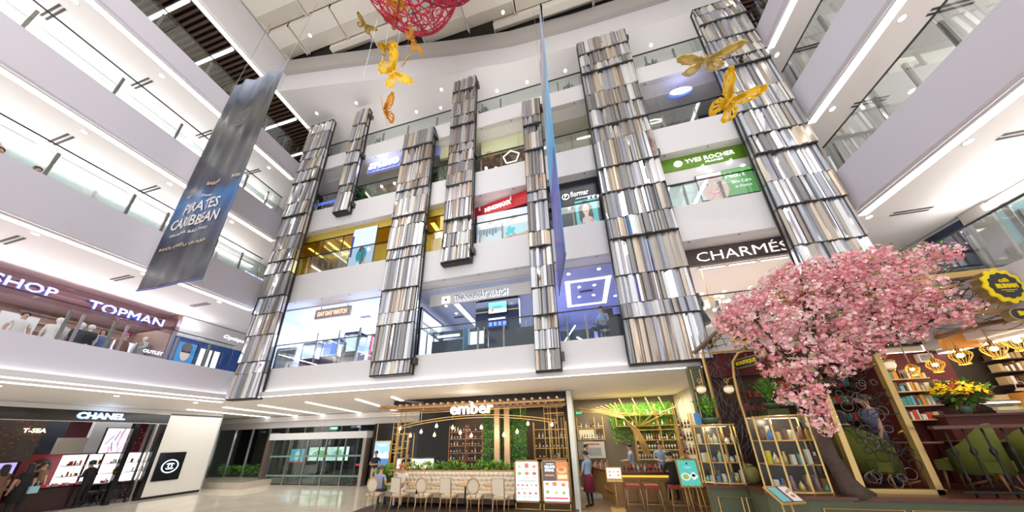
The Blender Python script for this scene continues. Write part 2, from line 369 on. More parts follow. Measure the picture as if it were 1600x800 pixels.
for y in (2.0, 3.9, 5.9, 7.9):
    downlight(-14.6, y, 3.77, 'small round downlight in the ceiling before the black cosmetics shop', 'downlights left ground floor')
for x, y in ((-11.7, 7.17), (-9.4, 7.27), (-6.7, 8.36), (-5.4, 8.5), (-5.0, 7.78), (-2.4, 8.5), (-.9, 8.5), (.9, 8.5), (4.6, 8.5), (7.0, 8.5)):
    downlight(x, y, ROOF, 'round downlight in the bowed roof soffit above the slatted columns', 'downlights in the roof soffit')
for x, y in ((-10.6, 5.3), (-1.6, 6.75)): downlight(x, y, 20.27, 'round downlight between the tilted ceiling panels', 'downlights between ceiling panels')

# cove luminaires wash the corridor ceilings
for i in range(4):
    z2 = LV[i+1][0] if i < 3 else ROOF
    e = (130, 75, 60, 40)[i]
    area_light('cove_wash_light', ((-16.1, -15, -15, -16.5)[i], 1.5, z2-.6), .2, e, (1, .96, .95), rot=(0, -2.6, 0), size_y=13)
    e = e*1.6; area_light('cove_wash_light', ((9.95, 11.2, 11.2, 11.5)[i], 1.5, z2-.6), .2, e, (1, .96, .93), rot=(0, 2.6, 0), size_y=13)
# ================================================================ GLASS RAILINGS
def railing(p0, p1, z, h, posts, label, nrm):
    """glass balustrade from p0 to p1 (x, y), standing on z; nrm points away from the atrium"""
    p0, p1 = Vector((*p0, 0)), Vector((*p1, 0)); d = (p1-p0); L = d.length; d.normalize(); n = Vector((*nrm, 0))
    o = thing('glass_railing', label, 'railing', (p0.x, p0.y, z))
    ts = [0]+[t for t in posts if 0.3 < t < L-.3]+[L]
    def bx(mb, a, c, m, off0, off1, z0, z1):
        P = [p0+d*a+n*off0, p0+d*c+n*off0, p0+d*c+n*off1, p0+d*a+n*off1]
        vs = [(q.x, q.y, z0) for q in P]+[(q.x, q.y, z1) for q in P]
        mb.add(vs, [(0, 3, 2, 1), (4, 5, 6, 7), (0, 1, 5, 4), (1, 2, 6, 5), (2, 3, 7, 6), (3, 0, 4, 7)], m)
    for a, c in zip(ts, ts[1:]):
        b = MB(); bx(b, a+.008, c-.008, GLASS, .02, .032, z-.03, z+h); b.build('glass_pane', o)
    b = MB(); bx(b, 0, L, DSTEEL, .008, .044, z+h, z+h+.028); b.build('handrail', o)
    for t in posts:
        if .1 < t < L-.1:
            b = MB(); bx(b, t-.028, t+.028, POSTM, .045, .10, z-.04, z+h*.84); bx(b, t-.012, t+.012, POSTM, .03, .05, z+h*.5, z+h*.8); b.build('post', o)
    return o
lp = [.95, 2.43, 3.79, 4.55, 5.9, 6.75]
for i, (z0, z1) in enumerate(LV):
    railing((XL-.06, -3), (XL-.06, YF-.25), z1, .97, [p+3+(0, 0, .15, .1)[i] for p in lp], f'long glass railing on the left {SW[i]} storey balcony', (-1, 0))
    railing((XR+.06, -3), (XR+.06, YF-.15), z1, .97, [p+3 for p in (1.1, 2.6, 3.4, 4.9, 5.55, 6.2, 7.3)], f'long glass railing on the right {SW[i]} storey balcony', (1, 0))
COLS = [(-12.25, -10.9, 3.7, 17.9, 'leftmost, standing in the corner'), (-9.45, -8.72, 11.45, 17.85, 'short and narrow, hanging beside the blue lit sign'), (-6.4, -4.98, 4.15, 15.1, 'between the two watch shops'),
        (-4.17, -3.1, 7.95, 17.75, 'left of the red shop sign'), (-1.04, -.36, 3.9, 15.05, 'slim, right behind the blue banner'), (1.4, 3.28, 3.9, 17.75, 'very wide, left of the green sign'), (5.75, 7.25, 3.9, 17.6, 'right corner, rising behind the pink tree')]
spans = [(-10.95, -6.4), (-5, -1.0), (-.35, 1.45), (3.2, 5.85)]
for i, (z0, z1) in enumerate(LV):
    railing((-12.5, YF+.06), (7.3, YF+.06), z1, .93, [1.5, 4.55, 5.9, 7.4, 9.6, 10.45, 12.4, 12.95, 14.7, 16.4, 17.4, 18.6], f'glass railing across the back facade, {SW[i]} storey', (0, 1))

# ================================================================ LOUVRE COLUMNS (hung screens of small metal slats)
SL = [mat('slat_silver', (.74, .74, .76), .25, .75), mat('slat_champagne', (.66, .55, .43), .3, .6), mat('slat_charcoal', (.30, .29, .29), .35, .5),
      mat('slat_bronze', (.44, .39, .34), .28, .7), mat('slat_pale', (.74, .73, .70), .4, .3), mat('slat_mirror', (.86, .86, .88), .06, 1), mat('slat_steelblue', (.42, .43, .48), .3, .5)]
FR = mat('column_frame_black', (.02, .02, .02), .4)
rr = random.Random(11)
for ci, (x0, x1, z0, z1, lab) in enumerate(COLS):
    o = thing('louvre_column', f'tall hung column of metal slats, {lab}', 'column', ((x0+x1)/2, 7.45, z0))
    y0 = 7.50
    b = MB()
    for xx in (x0-.02, x1-.0): b.box((xx, y0-.05, z0), (xx+.016, y0-.02, z1), FR); b.box((xx, y0+.12, z0), (xx+.025, y0+.15, z1), FR)
    b.box((x0, y0+.10, z0), (x1, y0+.14, z1), mat('column_core', (.05, .048, .045), .4)); b.box((x0-.02, y0-.05, z1), (x1+.025, y0+.16, z1+.04), FR); b.box((x0-.02, y0-.05, z0-.03), (x1+.025, y0+.16, z0), FR)
    b.build('frame', o)
    z = z0
    while z < z1-.15:
        h = rr.choice((.45, .6, .75, .9, 1.05, 1.25)); ze = min(z+h, z1)
        if z1-ze < .3: ze = z1
        b = MB(); off = rr.choice((0, .03, .055))
        b.box((x0, y0-.055-off, z-.012), (x1, y0+.1, z+.014), FR)
        x = x0; 
        while x < x1-.03:
            w = min(rr.choice((.07, .10, .13, .16, .19)), x1-x); m = SL[rr.choice((0, 0, 1, 2, 2, 3, 4, 5, 6, 6, 0, 3))]
            ang = rr.uniform(-.38, .38); dd = rr.uniform(-.01, .03)+off; zt = rr.uniform(-.02, .05)
            # each slat is a shallow folded blade, leaning out at its foot
            xa, xb, xm = x+.004, x+w-.004, x+w*rr.uniform(.3, .7); dy = math.tan(ang)*w*.5
            F0, F1, FM = y0-.03-dd-dy, y0-.03-dd+dy, y0-.055-dd
            T = .035
            b.add([(xa, F0-T, z+.012), (xm, FM-T, z+.012), (xb, F1-T, z+.012), (xb, F1+.01, ze-.006), (xm, FM+.01, ze-.006), (xa, F0+.01, ze-.006),
                   (xa, y0+.09, z+.012), (xb, y0+.09, z+.012), (xb, y0+.09, ze-.006), (xa, y0+.09, ze-.006)],
                  [(0, 1, 4, 5), (1, 2, 3, 4), (0, 5, 9, 6), (2, 7, 8, 3), (5, 4, 3, 8, 9), (0, 6, 7, 2, 1)], m)
            x += w
        b.build('slat_row', o)
        z = ze
    if ci not in (0, 6): 
        for zz in (z0+.3, (z0+z1)/2, z1-.5):
            b = MB(); b.box((x1+.02, y0+.0, zz), (x1+.11, y0+.2, zz+.22), DSTEEL); b.build('wall_bracket', o)
# ================================================================ SHOPS BEHIND THE BACK FACADE
def lamp_panel(x0, y0, x1, y1, z, m, label, group=None):
    o = thing('ceiling_lamp', label, 'light', (x0, y0, z), group); b = MB(); b.box((x0, y0, z-.03), (x1, y1, z-.005), m); b.build('diffuser', o)
    b = MB()
    for a, c in (((x0-.03, y0-.03, z-.04), (x0, y1+.03, z)), ((x1, y0-.03, z-.04), (x1+.03, y1+.03, z)), ((x0, y0-.03, z-.04), (x1, y0, z)), ((x0, y1, z-.04), (x1, y1+.03, z))): b.box(a, c, WHITE)
    b.build('frame', o); return o
def room(x0, x1, y0, y1, z0, z1, mc, mw, mf=None):
    for n_, a, c, m in (('ceiling_shop', (x0, y0, z1-.03), (x1, y1, z1-.005), mc), ('wall_shop_back', (x0, y1, z0), (x1, y1+.05, z1), mw), ('wall_shop_left', (x0-.02, y0, z0), (x0, y1, z1), mw),
                        ('wall_shop_right', (x1, y0, z0), (x1+.02, y1, z1), mw), ('floor_shop', (x0, y0, z0-.03), (x1, y1, z0), mf or mw)): b = MB(); b.box(a, c, m); struct(n_, b)
def pane(x0, x1, y, z0, z1, m, label, mull=()):
    o = thing('shop_window', label, 'window', (x0, y, z0)); xs = [x0]+list(mull)+[x1]
    for a, c in zip(xs, xs[1:]): b = MB(); b.box((a+.01, y, z0), (c-.01, y+.012, z1), m); b.build('pane', o)
    b = MB(); b.box((x0, y-.01, z1-.03), (x1, y+.03, z1), DSTEEL)
    for a in mull: b.box((a-.012, y-.01, z0), (a+.012, y+.03, z1), DSTEEL)
    b.build('frame', o); return o
ICE = mat('ice_white', (.80, .84, .95), .3); BLUEW = mat('pale_violet', (.60, .62, .92), .35); NAVY = mat('navy_fixture', (.015, .025, .06), .15)
E_BLUE = em('screen_blue', (.10, .22, 1.0), 2.6); E_ICE = em('panel_icewhite', (.75, .85, 1.0), 2.0); E_WARM = em('panel_warm', (1, .85, .55), 2.2)
z0, z1 = LV[0][1], LV[1][0]
# --- second storey, first watch shop
room(-12.3, -5.75, 8.25, 13.2, z0, z1, ICE, ICE)
for k, (x, y) in enumerate(((-11, 9.2), (-9.4, 10.8), (-7.6, 9.0), (-11.4, 12))): lamp_panel(x, y, x+1.3, y+.35, z1-.04, E_ICE, 'cold white ceiling lamp in the bright second storey watch shop', 'ceiling lamps in the bright watch shop')
area_light('shop_ceiling_light', (-9, 10.6, z1-.2), 4, 480, (.72, .80, 1), size_y=3)
for x, y in ((-10.4, 9.0), (-8.9, 9.6)): slot(x, y, z1-.04, 'dark ceiling air slot inside the bright watch shop', 'air slots in the bright watch shop', .5)
o = thing('shop_sign', 'grey hanging sign box with glowing orange watch shop lettering', 'sign', (-9.4, 8.3, 7.0))
b = MB(); b.box((-10.2, 8.30, 6.95), (-8.5, 8.38, 7.36), mat('sign_taupe', (.38, .32, .30), .4)); b.box((-10.0, 8.33, 7.36), (-9.97, 8.36, 7.48), STEEL); b.box((-8.7, 8.33, 7.36), (-8.67, 8.36, 7.48), STEEL); b.build('sign_box', o)
b = MB(); text_mb(b, 'DAY DAY WATCH', (-10.05, 8.298, 7.05), XP, ZP, 1.4, .2, em('letter_orange', (1, .62, .42), 1.6), .015, .0); b.build('lettering', o)
def counter_case(name, label, cat, x0, x1, y, z0, h, body, glow, group=None):
    o = thing(name, label, cat, (x0, y, z0), group); d = .5
    b = MB(); b.box((x0, y, z0), (x1, y+d, z0+h*.45), body); b.box((x0+.03, y+.03, z0+h*.93), (x1-.03, y+d-.03, z0+h), body)
    for xx in (x0, x1-.03):
        for yy in (y, y+d-.03): b.box((xx, yy, z0+h*.45), (xx+.03, yy+.03, z0+h), STEEL)
    b.build('cabinet', o); b = MB(); b.box((x0+.05, y+.06, z0+h*.47), (x1-.05, y+.1, z0+h*.9), glow); b.build('lit_panel', o)
    b = MB(); b.box((x0, y-.005, z0+h*.45), (x1, y, z0+h*.95), CASEG); b.build('glass_front', o); return o
for k, (x0, x1, h, gl, lb) in enumerate(((-12.0, -11.0, 1.15, mat('pale_poster_grey', (.5, .6, .6), .4), 'pale grey'), (-10.7, -10.0, 1.25, E_ICE, 'blue framed white lit'), (-9.75, -9.0, 1.3, E_BLUE, 'blue shelved'), (-8.75, -8.1, 1.5, E_ICE, 'large white lit'), (-7.5, -6.7, 1.3, E_ICE, 'red edged white lit'))):
    counter_case('display_case', f'{lb} display case at the railing of the bright watch shop', 'display case', x0, x1, 8.5, z0, h, NAVY if k else ICE, gl)
o = tag(MB().box((-7.45, 8.48, z0+.3), (-7.40, 8.5, z0+1.25), em('red_strip', (1, .1, .25), 1.5)).build('light_tube', None, (-7.45, 8.48, z0)), 'thin red light tube on the edge of a watch shop case', 'light')
b = MB(); b.box((-8.0, 9.3, 6.3), (-7.2, 9.34, 7.1), mat('perforated_panel', (.45, .44, .40), .5))
for i in range(7):
    for j in range(7): b.ball((-7.94+i*.11, 9.29, 6.36+j*.11), .025, BLACKM, 6)
b.box((-7.2, 9.3, 6.3), (-6.9, 10.2, 7.1), mat('perforated_side', (.6, .58, .55), .5)); tag(b.build('pillar_box', None, (-7.6, 9.3, 6.3)), 'dotted square metal box at the ceiling of the bright watch shop', 'panel')
for x in (-9.95, -8.92, -7.98):
    tag(MB().cbox((x, 8.45, z0+.8), (.06, .06, 1.6), STEEL).build('sensor_gate', None, (x, 8.45, z0)), 'slim steel upright between the lit cases of the bright watch shop', 'post', 'steel uprights in the bright watch shop')
# --- second storey, second watch shop
room(-5.6, -.75, 8.25, 13.2, z0, z1, mat('lilac_white', (.74, .74, .84), .4), mat('lilac_wall', (.6, .62, .72), .4), mat('teal_dark_floor', (.03, .06, .08), .2))
area_light('shop_ceiling_light', (-3, 10.4, z1-.2), 3.5, 230, (.86, .88, 1), size_y=3)
lamp_panel(-4.6, 8.9, -4.35, 12, z1-.04, E_ICE, 'long white light line in the ceiling of the dark fronted watch shop')
for x, y in ((-4.9, 8.8), (-5.0, 9.6), (-4.9, 10.4), (-3.6, 9.3), (-3.8, 10.2), (-1.6, 8.9), (-1.3, 9.6), (-2.3, 8.7), (-3.2, 8.7), (-1.1, 10.3)): downlight(x, y, z1-.03, 'round downlight in the ceiling of the dark fronted watch shop', 'downlights in the dark fronted watch shop')
for x, y in ((-5.1, 9.1), (-4.95, 10.8), (-1.5, 9.2)): slot(x, y, z1-.04, 'dark air slot in the ceiling of the dark fronted watch shop', 'air slots in the dark fronted watch shop', .45)
o = thing('shop_sign', 'beige sign board with backlit watch shop name over the railing', 'sign', (-3.2, 8.3, 6.9))
b = MB(); b.box((-5.0, 8.32, 6.82), (-1.2, 8.36, 7.28), mat('sign_beige', (.62, .60, .57), .5)); b.build('board', o)
for x_ in (-4.7, -3.1, -1.5): b = MB(); b.box((x_, 8.33, 7.28), (x_+.02, 8.35, 7.475), STEEL); b.build('hanger', o)
b = MB(); text_mb(b, 'THÀNH PHÁT WATCH', (-3.98, 8.30, 6.9), XP, ZP, 1.95, .28, mat('letter_mauve', (.25, .23, .30), .4), .03, .01); b.build('lettering', o)
b = MB(); text_mb(b, 'THÀNH PHÁT WATCH', (-4.01, 8.312, 6.88), XP, ZP, 2.01, .31, E_ICE, .006, .05); b.build('letter_glow', o)
b = MB(); b.box((-4.5, 8.29, 6.88), (-4.2, 8.32, 7.14), em('logo_white', (1, 1, 1), 1.6)); b.box((-4.46, 8.285, 7.0), (-4.3, 8.29, 7.02), BLACKM); b.box((-4.36, 8.284, 6.95), (-4.3, 8.29, 7.05), BLACKM); b.build('logo_box', o)
b = MB(); b.box((-3.6, 9.4, z0), (-1.85, 9.6, 7.46), NAVY); b.box((-3.6, 9.39, 6.83), (-1.85, 9.4, 6.87), mat('gold_line', (.45, .35, .1), .3)); struct('wall_shop_partition', b)
o = thing('wall_screen', 'wall screen with teal and white picture in the dark fronted watch shop', 'screen', (-3.06, 9.36, 6.76))
b = MB(); b.box((-3.08, 9.36, 6.72), (-2.3, 9.395, 7.24), BLACK); b.build('housing', o)
b = MB(); f = Flat(b, (-3.05, 9.358, 6.75), XP, ZP, .72, .46); f.rect(0, 0, 1, 1, em('tv_white', (.9, 1, .95), 1.3)).rect(0, .35, 1, 1, em('tv_teal', (.15, .6, .55), 1)).ell(.5, .55, .3, .12, em('tv_teal2', (.05, .35, .35), 1)).ell(.22, .3, .06, .2, em('tv_red', (.9, .15, .1), 1)); b.build('picture', o)
o = thing('lit_sign', 'blue lit sign box below the wall screen of the watch shop', 'sign', (-3.0, 9.2, 6.1))
b = MB(); b.box((-3.05, 9.2, 6.1), (-2.3, 9.38, 6.5), mat('deep_blue', (.02, .03, .3), .3)); b.build('box', o)
b = MB()
for k in range(4): b.box((-2.98+k*.18, 9.19, 6.15), (-2.86+k*.18, 9.2, 6.3), E_BLUE)
b.box((-3.0, 9.19, 6.4), (-2.35, 9.2, 6.46), E_ICE); b.build('lit_face', o)
b = MB(); b.box((-5.55, 8.4, z0), (-5.35, 10.2, 6.9), NAVY); struct('wall_shop_side', b)
o = thing('light_box', 'dark side wall panel with white lit pictures and brand lettering', 'sign', (-5.34, 8.5, z0))
b = MB(); b.box((-5.34, 8.5, 6.35), (-5.32, 9.9, 6.75), E_ICE); b.build('upper_picture', o)
for k in range(3): b = MB(); b.box((-5.34, 8.45+k*.5, 4.9), (-5.32, 8.8+k*.5, 6.0), E_ICE); b.build('lower_picture', o)
b = MB(); text_mb(b, 'GUCCI', (-5.335, 8.5, 6.1), YP, ZP, .5, .14, em('letter_white', (1, 1, 1), 1.6), .01, .03); b.build('lettering', o)
o = thing('display_case', 'dark glass counter with a bright blue light tube in the dark fronted watch shop', 'display case', (-4.9, 8.6, z0))
b = MB(); b.box((-4.95, 8.6, z0), (-3.75, 9.2, z0+.75), NAVY); b.box((-4.95, 8.6, z0+1.05), (-3.75, 9.2, z0+1.1), NAVY); b.build('cabinet', o)
b = MB(); b.tube([(-4.75, 8.62, z0+.92), (-3.9, 8.62, z0+.92)], .05, E_ICE, 8); b.build('light_tube', o)
b = MB(); b.box((-4.95, 8.59, z0+.75), (-3.75, 8.6, z0+1.05), CASEG); b.box((-3.75, 8.6, z0+.3), (-3.72, 9.2, z0+1.2), mat('cyan_edge', (.1, .3, .5), .2)); b.build('glass_front', o)
counter_case('display_case', 'small glass topped case next to the blue tube counter of the watch shop', 'display case', -3.55, -2.95, 8.6, z0, 1.1, NAVY, E_ICE)
b = MB(); b.box((-1.8, 8.5, z0), (-.85, 9.3, z0+.9), mat('dark_grey_counter', (.04, .045, .055), .3)); b.lathe([(.12, 0), (.14, .02), (.02, .05), (.02, .4)], (-1.5, 8.9, z0+.9), STEEL, 10); tag(b.build('service_counter', None, (-1.8, 8.5, z0)), 'dark grey service counter at the right of the dark fronted watch shop', 'counter')
# --- second storey, third shop (blue violet ceiling)
room(-.75, 3.2, 8.25, 13.2, z0, z1, BLUEW, mat('violet_wall', (.45, .48, .72), .4), NAVY)
area_light('shop_ceiling_light', (.8, 10.4, z1-.25), 3, 230, (.62, .66, 1), size_y=3)
o = thing('ceiling_cove', 'cream glowing square cove in the violet shop ceiling', 'light', (0, 9.2, z1-.05)); C1 = em('cove_cream', (1, .97, .85), 1.3)
for a, c in (((-.05, 9.0), (1.55, 9.12)), ((-.05, 11.0), (1.55, 11.12)), ((-.05, 9.0), (.12, 11.1)), ((1.38, 9.0), (1.55, 11.1))): b = MB(); b.box((*a, z1-.06), (*c, z1-.035), C1); b.build('cove_side', o)
for x, y in ((.1, 8.5), (1.1, 8.45), (.45, 9.5), (1.0, 9.5), (.45, 10.3), (1.0, 10.3), (1.8, 9.4), (1.85, 10.6)): downlight(x, y, z1-.036, 'round downlight in the violet ceiling of the shop behind the blue banner', 'downlights in the violet ceiling')
slot(.7, 9.9, z1-.04, 'dark air slot within the glowing square cove', None, .5)
o = thing('service_counter', 'dark counter with white screen edges in the violet shop', 'counter', (.9, 8.7, z0)); b = MB(); b.box((.95, 8.7, z0), (1.75, 9.5, z0+1.0), mat('counter_grey', (.10, .11, .13), .3)); b.build('body', o); b = MB(); b.box((.9, 8.66, z0+1.0), (1.8, 9.5, z0+1.06), NAVY); b.build('worktop', o)
o = thing('monitor', 'small computer monitor on the dark counter of the violet shop', 'monitor', (1.1, 8.9, z0+1.06)); b = MB(); b.box((1.0, 8.9, z0+1.14), (1.4, 8.93, z0+1.4), BLACK); b.box((1.17, 8.9, z0+1.06), (1.23, 8.95, z0+1.15), BLACK); b.build('case', o); b = MB(); b.box((1.02, 8.935, z0+1.16), (1.38, 8.94, z0+1.38), E_BLUE); b.build('screen', o)
o = thing('display_case', 'low blue lit case with a crossing white light tube in the violet shop', 'display case', (-.3, 8.5, z0)); b = MB(); b.box((-.35, 8.5, z0), (.6, 9.0, z0+.6), NAVY); b.build('cabinet', o); b = MB(); b.tube([(-.3, 8.47, z0+.15), (.15, 8.47, z0+.75)], .025, E_ICE); b.tube([(.15, 8.47, z0+.35), (.5, 8.47, z0+.1)], .03, E_ICE); b.build('light_tube', o)
# --- second storey, dress shop behind the pink tree
room(3.2, 7.3, 8.3, 13.2, z0, z1, mat('peach_white', (.80, .74, .70), .4), mat('peach_wall', (.72, .66, .60), .4))
area_light('shop_ceiling_light', (5.2, 10.4, z1-.25), 3, 170, (1, .93, .85), size_y=3)
o = thing('shop_sign', 'dark brown fascia with large white serif style name above the pink tree', 'sign', (5.2, 8.2, 6.96))
b = MB(); b.box((3.5, 8.2, 6.94), (7.25, 8.3, 7.49), mat('fascia_brown', (.075, .05, .05), .4)); b.build('board', o)
b = MB(); text_mb(b, 'CHARMÉS', (3.88, 8.185, 7.02), XP, ZP, 2.34, .40, em('letter_cream', (1, .97, .92), .9), .015, -.005); b.build('lettering', o)
for k in range(3): lamp_panel(4.4+k*.9, 9.3, 4.4+k*.9+.75, 9.36, z1-.04, LAMPW, 'short white light line in the ceiling of the dress shop', 'light lines in the dress shop')
o = thing('chandelier', 'chandelier of clear glowing glass globes in the dress shop', 'lamp', (4.3, 9.0, 5.9)); GLB = em('globe_warm', (1, .9, .75), 2.2); rg = random.Random(5)
b = MB(); b.tube([(4.3, 9.0, 7.46), (4.3, 9.0, 6.2)], .012, GOLD); b.lathe([(.06, 0), (.02, .1)], (4.3, 9.0, 7.36), GOLD, 8)
for k in range(22):
    a = rg.uniform(0, 2*PI); r = rg.uniform(.15, .5); b.tube([(4.3, 9, 6.2), (4.3+r*math.cos(a), 9+r*math.sin(a), 5.95+rg.uniform(-.1, .35))], .006, GOLD, 4)
b.build('stem', o); rg = random.Random(5)
for k in range(22):
    a = rg.uniform(0, 2*PI); r = rg.uniform(.15, .5); zz = 5.95+rg.uniform(-.1, .35); b = MB(); b.ball((4.3+r*math.cos(a), 9+r*math.sin(a), zz), .055, GLB, 8); b.build('globe', o)
def mannequin(x, y, z, label, cloth, rz=0, group=None, skin=None):
    o = thing('mannequin', label, 'mannequin', (x, y, z), group); S = skin or mat('mannequin_white', (.7, .68, .66), .4)
    M = Matrix.Translation((x, y, z)) @ Matrix.Rotation(rz, 4, 'Z')
    def T(p): return M @ Vector(p)
    b = MB(); b.ball(T((0, 0, 1.62)), .095, S, 10, (.8, .9, 1.2)); b.tube([T((0, 0, 1.52)), T((0, 0, 1.42))], .045, S, 8)
    for s in (-1, 1): b.tube([T((s*.17, 0, 1.40)), T((s*.22, .02, 1.15)), T((s*.2, .1, .92))], [.045, .038, .028], S, 8); b.tube([T((s*.09, 0, .85)), T((s*.09, .01, .45)), T((s*.09, 0, .06))], [.075, .05, .035], S, 8)
    b.build('body', o)
    b = MB(); b.lathe([(.06, .62), (.19, .60), (.20, .45), (.15, .28), (.18, .1), (.30, -.35)], T((0, 0, .82)), cloth, 14); b.build('dress', o)
    b = MB(); b.lathe([(.2, 0), (.2, .02)], T((0, 0, 0)), STEEL, 16); b.build('stand', o); return o
mannequin(3.75, 8.75, z0, 'mannequin in a black outfit behind the railing beside the glass globes', BLACKM, skin=BLACKM)
mannequin(5.6, 9.2, z0, 'mannequin in a white dress in the dress shop behind the tree', mat('white_cloth', (.7, .68, .66), .8))

# ================================================================ THIRD STOREY
z0, z1 = LV[1][1], LV[2][0]
AMB = mat('amber_wall', (.62, .44, .06), .3); AMBD = mat('amber_dark', (.30, .22, .04), .3); AG = glass('amber_glass', (.95, .85, .40), .2)
room(-12.4, -4.15, 8.1, 13.2, z0, z1, AMB, mat('amber_wall_light', (.70, .55, .15), .35), AMBD)
area_light('shop_ceiling_light', (-8.4, 10.5, z1-.2), 6, 260, (1, .90, .60), size_y=3)
pane(-12.4, -4.15, 7.97, z0, z1-.32, AG, 'amber tinted shop window across the left of the third storey', (-10.6, -9.2, -6.9, -5.6))
b = MB(); b.box((-12.4, 7.95, z1-.32), (-4.15, 8.1, z1), AMB); struct('trim_amber_fascia', b)
for k, (x, y, x2, y2) in enumerate(((-10.6, 8.4, -10.45, 12), (-9.9, 8.4, -9.75, 12), (-7.2, 8.5, -7.05, 12), (-11.8, 8.5, -11.65, 12), (-5.4, 8.5, -5.2, 11))): lamp_panel(x, y, x2, y2, z1-.04, em('line_warm', (1, .95, .7), 3), 'long warm light line in the ceiling behind the amber window', 'light lines behind the amber window')
for k in range(6):  # folded panels stand in for the column mirrored in the amber glass
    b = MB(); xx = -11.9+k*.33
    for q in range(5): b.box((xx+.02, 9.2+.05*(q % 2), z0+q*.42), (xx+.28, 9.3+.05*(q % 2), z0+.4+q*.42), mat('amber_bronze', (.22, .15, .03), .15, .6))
    tag(b.build('reflection_panel', None, (xx, 9.2, z0)), 'folded bronze panel standing in for the column reflection in the amber window', 'panel', 'column reflection panels behind the amber window')
def poster(name, label, x0, x1, y, z0, z1, draw, frame=DSTEEL, cat='poster', th=.03):
    o = thing(name, label, cat, (x0, y, z0)); b = MB(); b.box((x0-.02, y, z0-.02), (x1+.02, y+th, z1+.02), frame); b.build('frame', o)
    b = MB(); f = Flat(b, (x0, y-.001, z0), XP, ZP, x1-x0, z1-z0); draw(f); b.build('picture', o); return o
def d_blue(f):
    f.rect(0, 0, 1, 1, em('p_ice', (.62, .74, .95), .9)).rect(.0, .3, .08, .82, em('p_navy', (.03, .06, .35), .8)).ell(.5, .3, .22, .2, em('p_teal', (.02, .38, .55), .9)).ell(.47, .45, .1, .06, em('p_hair', (.1, .08, .08), .6)).poly([(.3, .0), (.42, .2), (.5, 0)], em('p_white', (.9, .95, 1), 1)).poly([(.62, .05), (.68, .3), (.74, .05)], em('p_skin', (.75, .5, .4), .9)).ell(.78, .42, .06, .04, em('p_spot', (1, 1, 1), 2))
poster('shop_poster', 'tall pale blue poster in front of the amber shop window', -8.65, -7.5, 7.93, z0+.02, z1-.18, d_blue)
# red fashion shop, fascia set slightly at an angle
b = MB(); room(-3.3, -.75, 8.2, 13.2, z0, z1, ICE, mat('soft_grey_wall', (.55, .56, .6), .4))
U = Vector((2.55, -.42, 0)); L_ = U.length; Un = U.normalized(); N_ = Un.cross(ZP)
o = thing('shop_sign', 'red fascia with glowing white lettering on the third storey', 'sign', (-3.35, 8.28, 10.33)); O = Vector((-3.45, 8.30, 10.36))
b = MB(); P = [O, O+U, O+U+Vector((0, .05, 0)), O+Vector((0, .05, 0))]
b.add([(q.x, q.y, z) for z in (10.36, 10.95) for q in P], [(0, 3, 2, 1), (4, 5, 6, 7), (0, 1, 5, 4), (1, 2, 6, 5), (2, 3, 7, 6), (3, 0, 4, 7)], mat('fascia_red', (.60, .02, .03), .3)); b.build('board', o)
b = MB(); text_mb(b, 'NINOMAXX', O+Un*.62-Vector((0, .01, 0))+Vector((0, 0, .2)), Un, ZP, 1.1, .2, em('letter_white2', (1, .96, .96), 2.5), .02, .035); b.build('lettering', o)
for t in (.42, 1.75):
    o = thing('spotlight', 'small white spotlight on an arm over the red fascia', 'light', tuple(O+Un*t+Vector((0, -.1, .5))), 'spotlights over the red fascia'); b = MB(); q = O+Un*t
    b.tube([q+Vector((0, 0, .5)), q+Vector((0, -.14, .42)), q+Vector((0, -.14, .3))], .018, WHITE); b.build('arm', o); b = MB(); b.lathe([(.05, 0), (.04, .1)], q+Vector((0, -.14, .22)), WHITE, 10); b.build('head', o)
def d_surf(f):
    f.rect(0, 0, 1, 1, em('s_grey', (.72, .77, .85), .75)).rect(0, 0, 1, .24, em('s_sand', (.80, .79, .78), .75)).rect(.0, .42, .45, .62, em('s_sea', (.35, .48, .62), .7)).ell(.26, .84, .1, .12, em('s_glow', (1, 1, 1), 1.2))
    f.poly([(.19, .70), (.24, .78), (.26, .72), (.33, .78), (.29, .66), (.23, .64)], em('s_red', (.8, .05, .08), .9))
    for k in range(6): f.rect(.05+k*.055, .32+(k % 2)*.05, .09+k*.055, .55+(k % 3)*.04, em('s_dark', (.12, .20, .33), .7))
    f.poly([(.14, .04), (.2, .0), (.78, .22), (.74, .28)], em('s_board', (.55, .20, .16), .8)).poly([(.6, .2), (.72, .1), (.95, .14), (.9, .28)], em('s_leg', (.62, .38, .30), .8))
    f.ell(.70, .40, .16, .15, em('s_teal', (.05, .55, .66), .9)).poly([(.6, .5), (.72, .62), (.86, .5), (.84, .25), (.7, .22)], em('s_shirt', (.55, .72, .82), .9)).poly([(.50, .3), (.66, .46), (.70, .38), (.56, .22)], em('s_teal', (.05, .55, .66), .9))
    f.ell(.66, .68, .055, .075, em('s_face', (.60, .36, .26), .85)).ell(.67, .74, .065, .05, em('s_hair', (.10, .06, .05), .6))
poster('shop_poster', 'large surfer picture in a teal shirt filling the window under the red fascia', -3.1, -.95, 8.05, z0+.02, 10.3, d_surf, WHITE)
